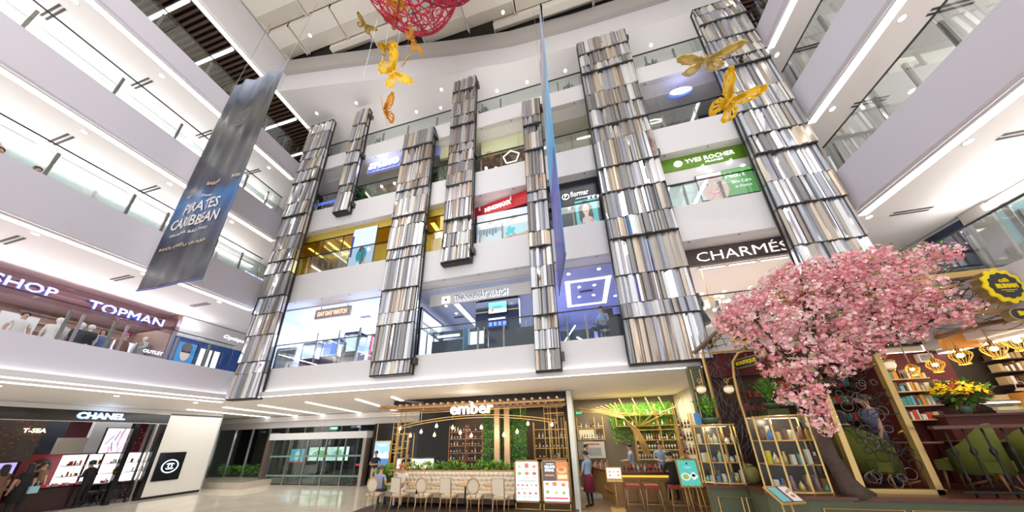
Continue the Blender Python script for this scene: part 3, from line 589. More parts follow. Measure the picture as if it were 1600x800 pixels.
# black cosmetics shop
b = MB(); b.box((-.75, 8.0, z0), (3.0, 8.1, z1), mat('shop_black', (.012, .015, .028), .25)); struct('wall_black_shop', b)
o = thing('shop_sign', 'white round logo and name on the black third storey shop front', 'sign', (.3, 7.98, 10.2)); b = MB()
b.lathe([(.13, 0), (.13, .02)], (.27, 7.985, 10.30), em('logo_white', (1, 1, 1), 1.6), 20, Matrix.Rotation(PI/2, 4, 'X')); b.lathe([(.10, .0), (.10, .025)], (.27, 7.985, 10.30), BLACKM, 20, Matrix.Rotation(PI/2, 4, 'X')); b.build('logo', o)
b = MB(); text_mb(b, 'F', (.23, 7.95, 10.22), XP, ZP, .09, .15, em('letter_white', (1, 1, 1), 1.6), .01, .03); text_mb(b, 'flormar', (.44, 7.96, 10.22), XP, ZP, .62, .22, em('letter_white', (1, 1, 1), 1.6), .02, .0); b.box((.6, 7.975, 10.12), (1.3, 7.985, 10.135), em('letter_white', (1, 1, 1), 1.6)); b.build('lettering', o)
def d_face(f, bg, hair, skin, lips, closeup=False):
    if closeup:
        f.rect(0, 0, 1, 1, em('c_pink', (.78, .70, .82), 1.0)).rect(.45, 0, 1, 1, em('c_green', (.17, .46, .15), .9)).ell(.27, .36, .24, .52, em('c_skin', (.88, .60, .56), .85)).poly([(0, .7), (0, 1), (.46, 1), (.46, .75), (.3, .92)], em('c_hair', (.80, .78, .86), .95))
        for u in (.16, .33): f.ell(u, .56, .045, .055, em('c_eyew', (.95, .93, .95), 1)).ell(u, .56, .022, .045, em('c_eye', (.18, .22, .35), .8)); 
        for u in (.15, .34): f.poly([(u-.06, .66), (u, .71), (u+.06, .66), (u, .69)], em('c_brow', (.45, .32, .30), .8))
        f.ell(.25, .42, .03, .05, em('c_nose', (.82, .56, .54), .95)).poly([(.13, .26), (.2, .2), (.27, .17), (.34, .2), (.4, .28), (.3, .25), (.22, .25)], em('c_lip', (.85, .10, .30), 1)).poly([(.17, .245), (.27, .2), (.36, .25), (.27, .24)], em('c_teeth', (1, 1, 1), 1.2))
        W_ = em('c_text', (.95, 1, .95), 1.3); f.text('No.1', .50, .66, .34, .2, W_, .03).text('Skin Care', .58, .42, .34, .12, W_, .01).text('in France', .62, .24, .28, .1, W_, .01)
        return
    f.rect(0, 0, 1, 1, bg).ell(.45, .62, .32, .34, hair).ell(.30, .38, .16, .22, hair).ell(.62, .4, .16, .24, hair).ell(.47, .64, .15, .2, skin).poly([(.4, .5), (.54, .5), (.56, .36), (.38, .36)], skin)
    f.poly([(.2, .0), (.28, .34), (.47, .42), (.70, .34), (.85, 0)], em('w_dress', (.85, .55, .5), .7))
    for k, c in enumerate(((.9, .1, .2), (.2, .7, .75), (.95, .4, .1), (.85, .15, .5), (.3, .75, .3))): f.ell(.3+.13*k, .14+.08*(k % 2), .07, .06, em(f'w_spot{k}', c, .9))
    for u in (.41, .53): f.ell(u, .67, .03, .018, em('w_eye', (.08, .06, .1), .6))
    f.ell(.47, .56, .045, .02, lips)
poster('shop_poster', 'glowing poster of a dark haired woman on turquoise on the black shop front', .55, 1.28, 7.95, z0+.02, 9.98, lambda f: d_face(f, em('w_bg', (.10, .50, .56), .9), em('w_hair', (.06, .025, .025), .5), em('w_skin', (.90, .62, .50), .75), em('w_lip', (.8, .05, .15), 1)), BLACKM)
for x, z in ((.35, 9.75), (1.05, 10.02), (1.2, 10.03), (1.35, 10.04)): tag(MB().lathe([(.03, 0), (.03, .03)], (x, 7.965, z), SPOT, 10, Matrix.Rotation(PI/2, 4, 'X')).build('spot_lamp', None, (x, 7.965, z)), 'tiny bright spot lamp on the black shop front', 'light', 'spot lamps on the black shop front')
# green cosmetics shop
room(3.0, 7.3, 8.05, 13.2, z0, z1, ICE, mat('pale_mint_wall', (.60, .66, .60), .4))
area_light('shop_ceiling_light', (5, 10, z1-.25), 3, 120, (1, 1, .96), size_y=3)
o = thing('shop_sign', 'green fascia with white leaf logo and name on the third storey', 'sign', (3.2, 7.95, 10.42))
b = MB(); b.box((3.2, 7.95, 10.42), (7.2, 8.05, 10.97), mat('fascia_green', (.13, .27, .015), .35)); b.build('board', o)
b = MB(); WL = em('letter_white', (1, 1, 1), 1.6); text_mb(b, 'YVES ROCHER', (4.22, 7.935, 10.62), XP, ZP, 1.42, .17, WL, .012, .0); text_mb(b, 'FRANCE', (4.78, 7.935, 10.50), XP, ZP, .5, .06, WL, .012, .0); b.build('lettering', o)
b = MB(); b.lathe([(.13, 0), (.13, .015)], (4.0, 7.94, 10.68), WL, 20, Matrix.Rotation(PI/2, 4, 'X')); text_mb(b, 'YR', (3.94, 7.92, 10.62), XP, ZP, .12, .1, mat('fascia_green'), .005, .0); b.build('logo', o)
b = MB(); b.box((3.2, 7.97, z0+1.15), (7.2, 8.04, 10.42), mat('band_white', (.78, .76, .76), .3)); struct('trim_shop_band', b)
for x, z in ((4.65, 10.36), (5.45, 10.36)): tag(MB().ball((x, 7.9, z), .03, SPOT, 8).build('spot_lamp', None, (x, 7.9, z)), 'small bright spot lamp under the green fascia', 'light', 'spot lamps under the green fascia')
for x, z in ((4.8, 10.15), (5.75, 10.1)): tag(MB().lathe([(.035, 0), (.035, .02)], (x, 7.96, z), SPOT, 10, Matrix.Rotation(PI/2, 4, 'X')).build('spot_lamp', None, (x, 7.96, z)), 'round bright lamp in the white band above the smile poster', 'light', 'lamps in the white band above the smile poster')
poster('shop_poster', 'glowing poster of a smiling woman and green advert text under the green fascia', 4.36, 5.88, 7.90, z0+.22, 9.98, lambda f: d_face(f, 0, 0, 0, 0, True), mat('dark_green_frame', (.03, .05, .03), .3))
pane(3.2, 7.2, 8.02, z0, z0+1.15, SHOPG, 'clear shop window below the white band of the green shop', (4.0, 6.1))
tag(MB().lathe([(.02, 0), (.2, .1), (.24, .3), (.18, .5), (.05, .6)], (3.65, 8.4, z0), mat('grey_ornament', (.5, .54, .52), .4), 14).build('round_ornament', None, (3.65, 8.4, z0)), 'pale round leaf ornament in the left window of the green shop', 'ornament')

# ================================================================ FOURTH STOREY
z0, z1 = LV[2][1], LV[3][0]
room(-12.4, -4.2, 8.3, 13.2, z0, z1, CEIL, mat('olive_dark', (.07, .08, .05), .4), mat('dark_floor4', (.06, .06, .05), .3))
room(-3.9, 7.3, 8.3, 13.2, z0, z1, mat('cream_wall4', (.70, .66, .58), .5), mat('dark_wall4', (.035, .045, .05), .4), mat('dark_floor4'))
area_light('shop_ceiling_light', (-8, 10, z1-.3), 4, 60, (1, .95, .85), size_y=2)
area_light('shop_ceiling_light', (2, 10, z1-.3), 5, 50, (1, .92, .8), size_y=2)
point_light('sign_glow', (-7.8, 7.8, 14.4), 10, (.3, .4, 1), .2)
b = MB(); b.box((-8.7, 8.0, 14.12), (-4.95, 8.1, 14.7), mat('fascia_violetblue', (.38, .42, .85), .35)); b.box((-12.4, 8.05, 12.95), (-9.3, 8.12, 13.05), em('blue_line', (.15, .25, 1), 1.0)); struct('trim_blue_fascia', b)
o = thing('shop_sign', 'slanted white letters on the blue lit fascia of the fourth storey', 'sign', (-8.5, 7.97, 14.3)); b = MB(); text_mb(b, 'STUDIO 7', (-8.55, 7.95, 14.24), XP, ZP, 2.0, .36, em('letter_icy', (.9, .94, 1), 2.2), .05, .05, .15); b.build('lettering', o)
b = MB(); text_mb(b, 'STUDIO 7', (-8.57, 7.985, 14.21), XP, ZP, 2.05, .38, mat('letter_blue_side', (.08, .12, .7), .3), .012, .06, .15); b.build('letter_backing', o)
b = MB(); b.box((-4.95, 8.1, 14.0), (-4.2, 8.2, 14.7), mat('pale_lime', (.66, .68, .42), .5)); b.box((-3.1, 8.35, 13.9), (-1.1, 8.45, 14.7), mat('pale_lime')); struct('trim_lime_fascia', b)
b = MB(); b.box((-8.6, 8.6, 12.9), (-4.6, 8.7, 13.9), mat('brown_bulkhead', (.12, .06, .04), .5)); struct('trim_bulkhead', b)
for x in (-8.2, -7.5, -6.7): tag(MB().ball((x, 8.5, 13.75), .06, em('bulb_warm', (1, .85, .55), 14), 8).build('spot_lamp', None, (x, 8.5, 13.75)), 'warm bright lamp under the blue lit fourth storey sign', 'light', 'warm lamps under the blue lit sign')
for x, z, y in ((-3.75, 14.0, 7.9), (-3.35, 14.05, 7.9), (-2.85, 13.05, 8.3), (-2.5, 13.3, 8.6)): tag(MB().ball((x, y, z), .06, MATS['bulb_warm'], 8).build('spot_lamp', None, (x, y, z)), 'bright round lamp of the fourth storey food court beside the narrow column', 'light', 'lamps of the food court')
def ngon_lamp(x, y, z, r, n, label, m, rot=.3, tilt=0):
    o = thing('ring_lamp', label, 'lamp', (x, y, z)); pts = [(x+r*math.cos(rot+2*PI*k/n), y+tilt*math.sin(rot+2*PI*k/n), z+r*math.sin(rot+2*PI*k/n)) for k in range(n)]
    for k in range(n): b = MB(); b.tube([pts[k], pts[(k+1) % n]], .028, m, 4, smooth=False); b.build('light_bar', o)
    b = MB(); b.tube([pts[0], (pts[0][0], pts[0][1], z1+.012)], .004, DSTEEL, 4); b.build('cable', o); return o
HEX = em('hex_lamp', (1, .95, .7), 2.5)
ngon_lamp(-1.75, 8.3, 13.35, .36, 5, 'five sided glowing ring lamp between the narrow columns', HEX, .32)
ngon_lamp(-.25, 8.3, 13.4, .32, 5, 'five sided glowing ring lamp just left of the blue banner', HEX, .1, .2)
ngon_lamp(1.25, 8.2, 13.3, .3, 6, 'six sided glowing ring lamp beside the very wide column', HEX, .2, .2)
ngon_lamp(3.75, 8.2, 13.25, .3, 6, 'six sided glowing ring lamp over the smile poster shop', HEX, .1, .15)
ngon_lamp(4.45, 8.3, 13.2, .38, 5, 'five sided dark ring lamp beside the blue oval sign', mat('grey_ring', (.12, .12, .13), .3), .1)
def foliage(mb, c, r, n, mats, rg, leaf=.12, sq=(1, 1, 1)):
    for k in range(n):
        v = Vector((rg.gauss(0, 1), rg.gauss(0, 1), rg.gauss(0, 1))); v.normalize(); v *= r*rg.uniform(.3, 1)
        p = Vector(c)+Vector((v.x*sq[0], v.y*sq[1], v.z*sq[2])); d = (v.normalized()+Vector((rg.uniform(-.5, .5), rg.uniform(-.5, .5), rg.uniform(-.2, .6)))).normalized()
        s = d.cross(Vector((rg.uniform(-1, 1), rg.uniform(-1, 1), rg.uniform(-1, 1)))).normalized()*leaf*.28; L = leaf*rg.uniform(.7, 1.3)
        mb.add([p, p+d*L*.5+s, p+d*L, p+d*L*.5-s], [(0, 1, 2, 3)], rg.choice(mats))
def potted(name, x, y, z, r, h, label, cat='plant', pot=None, leaves=220, leaf=.14, mats=None, sq=(1, 1, 1), seed=1, group=None):
    o = thing(name, label, cat, (x, y, z), group); rg = random.Random(seed)
    b = MB(); b.lathe([(.09, 0), (.13, .16), (.14, .18), (.12, .18)], (x, y, z), pot or mat('pot_grey', (.3, .3, .28), .5), 12); b.build('pot', o)
    b = MB(); foliage(b, (x, y, z+.18+h*.55), r, leaves, mats or [LEAF, LEAFD], rg, leaf, sq); b.build('leaves', o)
    b = MB()
    for k in range(6): a = k*1.05; b.tube([(x, y, z+.14), (x+.2*r*math.cos(a), y+.2*r*math.sin(a), z+.18+h*.3), (x+.6*r*math.cos(a), y+.6*r*math.sin(a), z+.18+h*.6)], .008, LEAFD, 4)
    b.build('stems', o); return o
potted('potted_palm', -8.75, 8.4, z0, .42, 1.1, 'bushy green palm at the fourth storey railing beside the short column', seed=2, leaves=420, leaf=.25)
potted('potted_plant', -7.5, 8.35, z0, .3, .5, 'low dark green plant behind the fourth storey railing under the blue sign', seed=3, leaf=.12)
potted('potted_palm', -4.6, 8.3, z0, .4, 1.0, 'green palm between two columns on the fourth storey', seed=4, leaves=400, leaf=.22)
potted('potted_plant', -2.75, 8.9, z0, .45, .9, 'wide green plant in the food court near the straw pendant', seed=5, leaves=400)
potted('potted_plant', 3.5, 8.45, z0, .25, .8, 'green plant on the fourth storey at the left of the blue shop', seed=6, leaves=260)
potted('potted_plant', 0.0, 8.45, z0, .3, .8, 'green plant on the fourth storey right of the blue banner', seed=7, leaves=260)
o = thing('pendant_lamp', 'round straw coloured pendant hanging in the food court', 'lamp', (-2.75, 8.5, 14.0)); b = MB(); b.lathe([(.02, .1), (.16, .06), (.22, 0), (.16, -.05), (.04, -.07)], (-2.75, 8.5, 13.98), mat('straw', (.5, .42, .25), .7), 16); b.build('shade', o); b = MB(); b.tube([(-2.75, 8.5, 14.05), (-2.75, 8.5, z1-.03)], .006, DSTEEL, 4); b.build('cable', o)
for x, lb in ((-1.55, 'yellow upholstered booth seat behind the fourth storey railing left of the banner'), (.95, 'yellow upholstered booth seat behind the fourth storey railing right of the banner'), (4.35, 'yellow upholstered booth seat behind the railing of the blue shop')):
    o = thing('booth_seat', lb, 'seat', (x, 8.6, z0)); b = MB(); b.box((x-.45, 8.6, z0), (x+.45, 9.1, z0+.45), DWOOD); b.build('base', o); b = MB(); b.lathe([(.42, 0), (.45, .1), (.45, .5), (.38, .58)], (x, 9.0, z0+.45), mat('mustard_fabric', (.45, .32, .05), .8), 16); b.build('backrest', o)
b = MB(); b.box((3.3, 9.45, 13.5), (7.2, 9.55, 14.6), mat('navy_band', (.02, .025, .10), .3)); b.box((3.3, 9.6, z0), (7.2, 9.65, 13.6), mat('royal_blue_wall', (.07, .10, .42), .4)); struct('wall_blue_shop', b)
point_light('sign_glow', (4.9, 8.0, 14.1), 14, (.35, .4, 1), .2)
o = thing('oval_sign', 'white glowing oval sign with blue rim hanging under the fourth storey soffit', 'sign', (4.85, 8.1, 14.2)); RX = Matrix.Rotation(PI/2, 4, 'X')
b = MB(); M = Matrix.Scale(2.2, 4, XP) @ RX; b.lathe([(.185, 0), (.185, .08)], (4.85, 8.15, 14.3), em('oval_blue', (.1, .2, 1), 1.4), 32, M); b.build('rim', o)
b = MB(); b.lathe([(.17, .08), (.17, .095)], (4.85, 8.15, 14.3), em('oval_white', (.9, .95, 1), 1.8), 32, M); b.build('face', o)
b = MB(); 
for k_ in range(9): b.box((4.64+k_*.05, 8.045, 14.28), (4.67+k_*.05, 8.05, 14.31+.015*(k_ % 3)), mat('letter_blue_side'))
b.build('lettering', o)
b = MB(); b.tube([(4.85, 8.15, 14.46), (4.85, 8.15, z1)], .01, STEEL, 5); b.build('hanger', o)
# ================================================================ FIFTH STOREY
z0, z1 = LV[3][1], ROOF
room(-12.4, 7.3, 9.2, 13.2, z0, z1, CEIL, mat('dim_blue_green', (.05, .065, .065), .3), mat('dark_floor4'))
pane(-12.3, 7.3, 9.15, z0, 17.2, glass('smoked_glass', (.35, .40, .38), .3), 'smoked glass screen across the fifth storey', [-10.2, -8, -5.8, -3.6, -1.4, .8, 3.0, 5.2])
for k, x in enumerate((-2.9, -8.4, .9, 4.2)): potted('potted_plant', x, 8.25, z0, .3, .6, ('green plant on the top storey between two columns', 'low dark plant on the far left of the top storey', 'dark plant on the top storey behind the widest column', 'dark low plant on the top storey right of the widest column')[k], seed=20+k, leaves=200, mats=[LEAF, LEAFD] if k == 0 else [LEAFD])
for k in range(5):
    x = (-11, -6.2, -1.4, .4, 4.4)[k]; o = thing('lounge_chair', 'dark lounge chair behind the top storey railing', 'chair', (x, 8.9, z0), 'dark lounge chairs on the top storey'); b = MB(); b.box((x-.35, 8.7, z0+.25), (x+.35, 9.0, z0+.45), DWOOD); b.build('seat', o); b = MB(); b.box((x-.35, 9.0, z0+.3), (x+.35, 9.12, z0+.95), DWOOD); b.build('backrest', o)
    for sx in (-.3, .3): b = MB(); b.box((x+sx-.02, 8.75, z0), (x+sx+.02, 8.79, z0+.26), DSTEEL); b.build('leg', o)
# small sprinkler heads under the facade ledges
for i in (1, 2, 3):
    for x in [(-12+k*1.3) for k in range(15)]:
        tag(MB().lathe([(.018, 0), (.03, .02)], (x, 7.78, LV[i][0]-.012), DSTEEL, 8).build('sprinkler_head', None, (x, 7.78, LV[i][0]-.012)), f'tiny sprinkler head under the {SW[i]} storey edge of the back facade', 'sprinkler', f'sprinkler heads under the {SW[i]} storey edge')
# ================================================================ GROUND FLOOR: entrance
b = MB(); b.box((-23.5, 14.2, 3.08), (-8.3, 14.5, 3.74), WHITE); b.box((-23.5, 14.0, 3.45), (-8.3, 14.2, 3.74), CEIL); struct('wall_entrance_beam', b)
NIGHT = mat('night_black', (.02, .022, .026), .6)
b = MB(); b.box((-25.8, 23, 0), (0, 23.2, 6), NIGHT); struct('wall_dark_box', b)  # added dark box that keeps the ambient light from behind the entrance glass
b = MB(); b.box((-25.8, 14.6, 5.8), (0, 23.2, 6.0), NIGHT); struct('ceiling_dark_box', b)
b = MB(); b.box((-.2, 14.8, 0), (0, 23, 6), NIGHT); struct('wall_dark_box_side', b)
b = MB(); b.box((-25.8, 13.9, 0), (-25.6, 23, 3.8), NIGHT); struct('wall_dark_box_left', b)
b = MB(); b.box((-25.8, 14.5, 3.8), (0, 14.6, 5.8), NIGHT); struct('wall_dark_box_front', b)
STONE = mat('marble_ledge', (.62, .54, .46), .12, noise=(3, .12))
b = MB(); b.box((-23.4, 12.2, 0), (-17.3, 14.3, .30), STONE); struct('trim_marble_ledge', b)
o = thing('entrance_glazing', 'tall dark glass wall on the pale marble ledge left of the entrance doors', 'window', (-20, 14.3, .3))
xs = [-23.3, -21.8, -20.4, -19.0, -17.7]
for a, c in zip(xs, xs[1:]): b = MB(); b.box((a+.02, 14.3, .32), (c-.02, 14.32, 3.06), DOORG); b.build('pane', o)
for a in xs: b = MB(); b.box((a-.02, 14.26, .3), (a+.02, 14.36, 3.07), STEEL); b.build('mullion', o)
o = thing('entrance_glazing', 'dark glass wall above and beside the entrance doors', 'window', (-14, 14.3, 0)); xs = [-17.6, -16.3, -15.0, -13.7, -12.4, -11.35]
for a, c in zip(xs, xs[1:]): b = MB(); b.box((a+.02, 14.3, .02), (c-.02, 14.32, 3.06), DOORG); b.build('pane', o)
for a in xs: b = MB(); b.box((a-.015, 14.28, 0), (a+.015, 14.34, 3.06), STEEL); b.build('mullion', o)
# vestibule with sliding doors
o = thing('sliding_door', 'glass entrance doors under a broad white header box', 'door', (-14.5, 13.7, 0))
b = MB(); b.box((-18.0, 13.6, 2.36), (-11.3, 14.2, 2.72), mat('header_white', (.72, .72, .72), .25)); b.build('header', o)
b = MB(); b.box((-18.05, 13.55, 0), (-17.85, 14.2, 2.36), mat('door_post_brown', (.14, .11, .09), .3)); b.build('left_post', o); b = MB(); b.box((-11.45, 13.55, 0), (-11.25, 14.2, 2.36), STEEL); b.build('right_post', o)
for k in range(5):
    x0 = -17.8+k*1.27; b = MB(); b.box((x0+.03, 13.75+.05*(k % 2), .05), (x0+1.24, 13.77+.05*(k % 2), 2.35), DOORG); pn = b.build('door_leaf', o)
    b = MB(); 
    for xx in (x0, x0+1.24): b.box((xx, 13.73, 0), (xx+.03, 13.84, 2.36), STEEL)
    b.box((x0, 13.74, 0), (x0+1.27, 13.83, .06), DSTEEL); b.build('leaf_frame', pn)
    for z in (.42, 1.42): b = MB(); b.box((x0+.02, 13.72, z), (x0+1.25, 13.74, z+.09), mat('green_reflection_band', (.20, .32, .28), .3)); b.build('reflection_band', pn)  # greenish reflections on the door glass, modelled as flat strips
# panels added outside in place of advert reflections in the door glass
def adbox(x0, x1, y, z0, z1, label, draw, frame=None):
    o = thing('lit_picture_box', label, 'sign', (x0, y, z0)); b = MB(); b.box((x0-.04, y, z0-.04), (x1+.04, y+.15, z1+.04), frame or DSTEEL); b.build('frame', o)
    b = MB()
    for xx in (x0+.1, x1-.1): b.box((xx-.03, y+.04, 0), (xx+.03, y+.1, z0-.04), DSTEEL)
    b.build('legs', o); b = MB(); f = Flat(b, (x0, y-.002, z0), XP, ZP, x1-x0, z1-z0); draw(f); b.build('picture', o); return o
adbox(-19.3, -15.9, 17.6, .95, 1.85, 'wide white and green panel standing in for an advert reflected in the entrance doors', lambda f: f.rect(0, 0, 1, 1, em('ad_white', (.85, 1, .85), 2.2)).ell(.3, .5, .2, .25, em('ad_green', (.35, .8, .25), 1.5)).rect(.6, .2, .9, .6, em('ad_cyan', (.5, .9, .9), 1.8)).ell(.75, .6, .1, .2, em('ad_green', ())))
adbox(-20.9, -19.7, 17.6, .85, 1.75, 'cyan panel left of the wide white one, standing in for an advert reflection', lambda f: f.rect(0, 0, 1, 1, em('ad_teal', (.1, .65, .75), 1.6)).ell(.5, .5, .2, .3, em('ad_pale', (.7, .95, 1), 1.6)).rect(0, 0, 1, .1, em('ad_red', (1, .05, .1), 1.5)))
adbox(-15.4, -13.0, 17.8, .6, .72, 'long thin red bar outside, standing in for a reflection in the doors', lambda f: f.rect(0, 0, 1, 1, em('ad_red', ())))
adbox(-14.7, -13.6, 18, 1.1, 2.3, 'dim blue panel right of the white one, standing in for a reflection', lambda f: f.rect(0, 0, 1, 1, em('ad_dimblue', (.15, .25, .35), .9)).rect(.2, .2, .5, .9, em('ad_pale', ())))
adbox(-22.6, -21.6, 17.0, .7, 2.9, 'tall pink and white panel outside, standing in for a reflection in the glass', lambda f: f.rect(0, 0, 1, 1, em('ad_grey', (.4, .4, .45), 1.0)).ell(.5, .75, .4, .15, em('ad_ice', (.7, .75, .95), 1.6)).ell(.5, .25, .35, .2, em('ad_pink', (.9, .25, .65), 1.6)).rect(.2, .4, .8, .6, em('ad_ice', ())))
def ad_word(f):
    r = random.Random(4)
    for k in range(22): f.ell(.03+k*.045, .5+r.uniform(-.15, .15), .03, .3, em('adw%d' % (k % 5), ((.3, .3, 1), (.9, .95, 1), (.3, .9, .4), (1, .95, .8), (.9, .3, .25))[k % 5], 1.6), 8)
adbox(-20.3, -16.2, 18.2, 2.4, 2.95, 'row of small coloured spots standing in for reflections above the wide panel', ad_word, NIGHT)
o = thing('exit_sign', 'green running figure exit sign over the entrance doors', 'sign', (-14.1, 14.1, 2.85)); b = MB(); b.box((-14.3, 14.1, 2.86), (-13.75, 14.16, 3.02), mat('exit_case', (.02, .15, .08), .3)); b.build('case', o); b = MB(); b.box((-14.28, 14.09, 2.88), (-13.77, 14.1, 3.0), em('exit_green', (.05, 1, .5), 1.8)); text_mb(b, 'EXIT', (-14.12, 14.085, 2.9), XP, ZP, .3, .08, em('letter_white', ()), .003, .03); b.build('face', o)
rg = random.Random(8)
for k in range(7):
    x = -22.8+k*.8; o = thing('shrub', 'low bright green shrub behind the glass on the marble ledge', 'shrub', (x, 14.9, 0), 'row of shrubs behind the entrance glass'); b = MB(); foliage(b, (x, 14.9, .62), .34, 160, [LEAF, mat('leaf_bright', (.22, .50, .05), .5)], rg, .16, (1.2, .7, .8)); b.build('leaves', o); b = MB(); b.box((x-.35, 14.75, .0), (x+.35, 15.05, .36), NIGHT); b.build('planter', o)
area_light('shrub_light', (-20.5, 14.9, 2.9), .3, 40, (1, 1, .8), size_y=.3)
# black panelled piers with gold trims between doors and restaurant
b = MB(); b.box((-11.2, 14.0, 0), (-8.4, 14.2, 3.1), BLACK)
for x in (-11.0, -9.75): b.box((x, 13.97, 0), (x+.05, 14.0, 3.1), GOLDP)
struct('wall_black_pier', b)
adbox(-10.85, -9.95, 13.8, .95, 2.15, 'upright blue poster in a gold frame behind the man in navy', lambda f: f.rect(0, 0, 1, 1, em('po_sky', (.35, .62, .9), 1.1)).rect(0, 0, 1, .45, em('po_blue', (.08, .25, .6), 1)).poly([(.0, .4), (.3, .62), (.55, .45), (.8, .6), (1, .4), (1, .3), (0, .3)], em('po_ice', (.85, .93, 1), 1.1)).ell(.5, .85, .3, .05, em('po_ice', ())), GOLDP)
b = MB(); b.box((-8.4, 13.9, 0), (-4.0, 14.1, 3.7), NIGHT); struct('wall_behind_restaurant', b)
# kiosk seen behind the planting
o = thing('kiosk_counter', 'white lit counter with coloured sweets behind the restaurant planting', 'counter', (-7.6, 12.6, 0)); b = MB(); b.box((-8.6, 12.6, 0), (-6.7, 13.2, .95), mat('kiosk_grey', (.3, .32, .34), .3)); b.build('body', o); b = MB(); f = Flat(b, (-8.6, 12.598, .95), XP, ZP, 1.9, .4); f.rect(0, 0, 1, 1, em('kiosk_white', (1, .97, .9), 1.3))
for k in range(12): f.ell(.06+.08*k, .35+.2*(k % 2), .025, .1, em('kiosk%d' % (k % 3), ((.8, .2, .2), (.3, .7, .3), (.9, .7, .2))[k % 3], .9), 8)
b.build('lit_front', o); b = MB(); b.box((-8.6, 12.6, 1.35), (-6.7, 13.2, 1.39), STEEL); b.build('worktop', o)

# ================================================================ COSMETICS SHOP (left)
XC = -18.8
b = MB(); b.box((XC-.15, 9.45, .1), (XC, 11.45, 3.76), mat('shop_white_wall', (.76, .74, .70), .35)); b.box((XC-.15, 11.45, 0), (XC+.02, 11.5, 3.76), mat('edge_grey', (.45, .45, .45), .4)); struct('wall_white_shop_side', b)
b = MB(); b.box((XC-.17, 9.45, 0), (XC+.01, 11.45, .1), BLACK); struct('baseboard_left', b)
b = MB(); b.box((XC-.16, 9.45, 3.56), (XC+.02, 11.48, 3.62), BLACK); struct('trim_black_line', b)
b = MB(); b.box((XC-.2, 5.25, 3.16), (XC, 9.45, 3.58), BLACK); b.box((XC-.2, 5.25, 3.58), (XC, 9.45, 3.76), WHITE); b.box((XC-.01, 5.25, 3.15), (XC+.012, 9.45, 3.175), STEEL); struct('wall_black_fascia', b)
b = MB(); b.box((XC-.2, 2, 0), (XC, 5.25, 3.76), mat('shop_white_wall')); struct('wall_left_front', b)
for y in (5.3, 8.45, 9.3): b = MB(); b.box((XC-.2, y, 0), (XC, y+.15, 3.16), BLACK); struct('trim_black_pillar', b)
b = MB(); b.box((-25.7, 3, 0), (-24, 11.4, 3.76), mat('shop_dark_red', (.10, .01, .02), .4)); struct('wall_left_shop_back', b)
b = MB(); b.box((-24, 11.3, 0), (XC-.2, 11.4, 3.76), mat('beige_grey_wall', (.45, .42, .37), .4)); struct('wall_left_shop_end', b)
b = MB(); b.box((-24, 3, .001), (XC-.2, 11.3, .01), mat('shop_floor_grey', (.45, .45, .46), .1)); struct('floor_left_shop', b)
o = thing('shop_sign', 'glowing white bold shop name on the black fascia at lower left', 'sign', (XC+.03, 6.9, 3.3)); b = MB(); text_mb(b, 'CHANEL', (XC+.02, 6.86, 3.28), YP, ZP, 1.2, .22, em('letter_glow_blue', (.85, .93, 1), 2.5), .03, .02); b.build('lettering', o)
b = MB(); text_mb(b, 'CHANEL', (XC+.005, 6.83, 3.255), YP, ZP, 1.26, .27, em('letter_halo', (.25, .5, 1), 1.2), .01, .05); b.build('letter_halo', o)
point_light('sign_glow', (XC+.25, 7.45, 3.4), 5, (.5, .7, 1), .1)
o = thing('logo_sign', 'square black plaque with glowing round interlocked letters logo on the white wall', 'sign', (XC+.02, 10, .7)); b = MB(); b.box((XC+.0, 9.56, .70), (XC+.05, 10.46, 1.90), BLACK); b.build('plaque', o)
b = MB(); E2 = em('logo_glow', (.75, .88, 1), 2.5); c = Vector((XC+.07, 10.01, 1.30))
b.tube([c+Vector((0, .27*math.cos(a*PI/18), .27*math.sin(a*PI/18))) for a in range(36)], .02, E2, 6, closed=True)
for s in (-1, 1): b.tube([c+Vector((s*.006, s*.045-s*.11*math.cos(PI*a/12), .12*math.sin(PI*a/12))) for a in range(-9, 10)], .016, E2, 6)
b.build('logo', o)
def xposter(name, label, X, y0, y1, z0, z1, draw, frame=BLACK, cat='poster', group=None):
    o = thing(name, label, cat, (X, y0, z0), group); b = MB(); b.box((X-.06, y0-.03, z0-.03), (X, y1+.03, z1+.03), frame); b.build('frame', o)
    b = MB(); f = Flat(b, (X+.002, y0, z0), YP, ZP, y1-y0, z1-z0); draw(f); b.build('picture', o); return o
def d_lip(f):
    f.rect(0, 0, 1, 1, em('l_white', (.97, .92, .97), 1.3)); r = random.Random(2)
    for k in range(26):
        a = r.uniform(0, PI); u, v = r.uniform(.05, .95), r.uniform(.05, .95); du, dv = .2*math.cos(a), .2*math.sin(a)
        f.poly([(max(0, min(1, u-du)), max(0, min(1, v-dv))), (max(0, min(1, u-du+.05)), max(0, min(1, v-dv))), (max(0, min(1, u+du+.05)), max(0, min(1, v+dv))), (max(0, min(1, u+du)), max(0, min(1, v+dv)))], em('l%d' % (k % 3), ((.95, .35, .45), (.25, .2, .45), (.98, .6, .7))[k % 3], 1.2))
xposter('lit_screen', 'glowing screen of pink and purple brush strokes in the cosmetics shop', -19.35, 7.98, 8.75, 1.98, 2.95, d_lip, cat='screen')
b = MB(); b.box((-20.6, 8.0, 2.0), (-20.4, 9.3, 3.4), mat('panel_lightgrey', (.55, .55, .58), .4)); b.box((-20.6, 7.3, 1.98), (-20.41, 9.3, 2.6), mat('panel_beige', (.42, .39, .33), .4)); struct('wall_shop_panel', b)
b = MB(); b.box((-22.0, 6.6, 2.0), (-21.9, 7.9, 3.7), mat('panel_navyblack', (.015, .018, .03), .3)); struct('wall_shop_dark_panel', b)
EW = em('display_white', (1, .98, .96), 1.7)
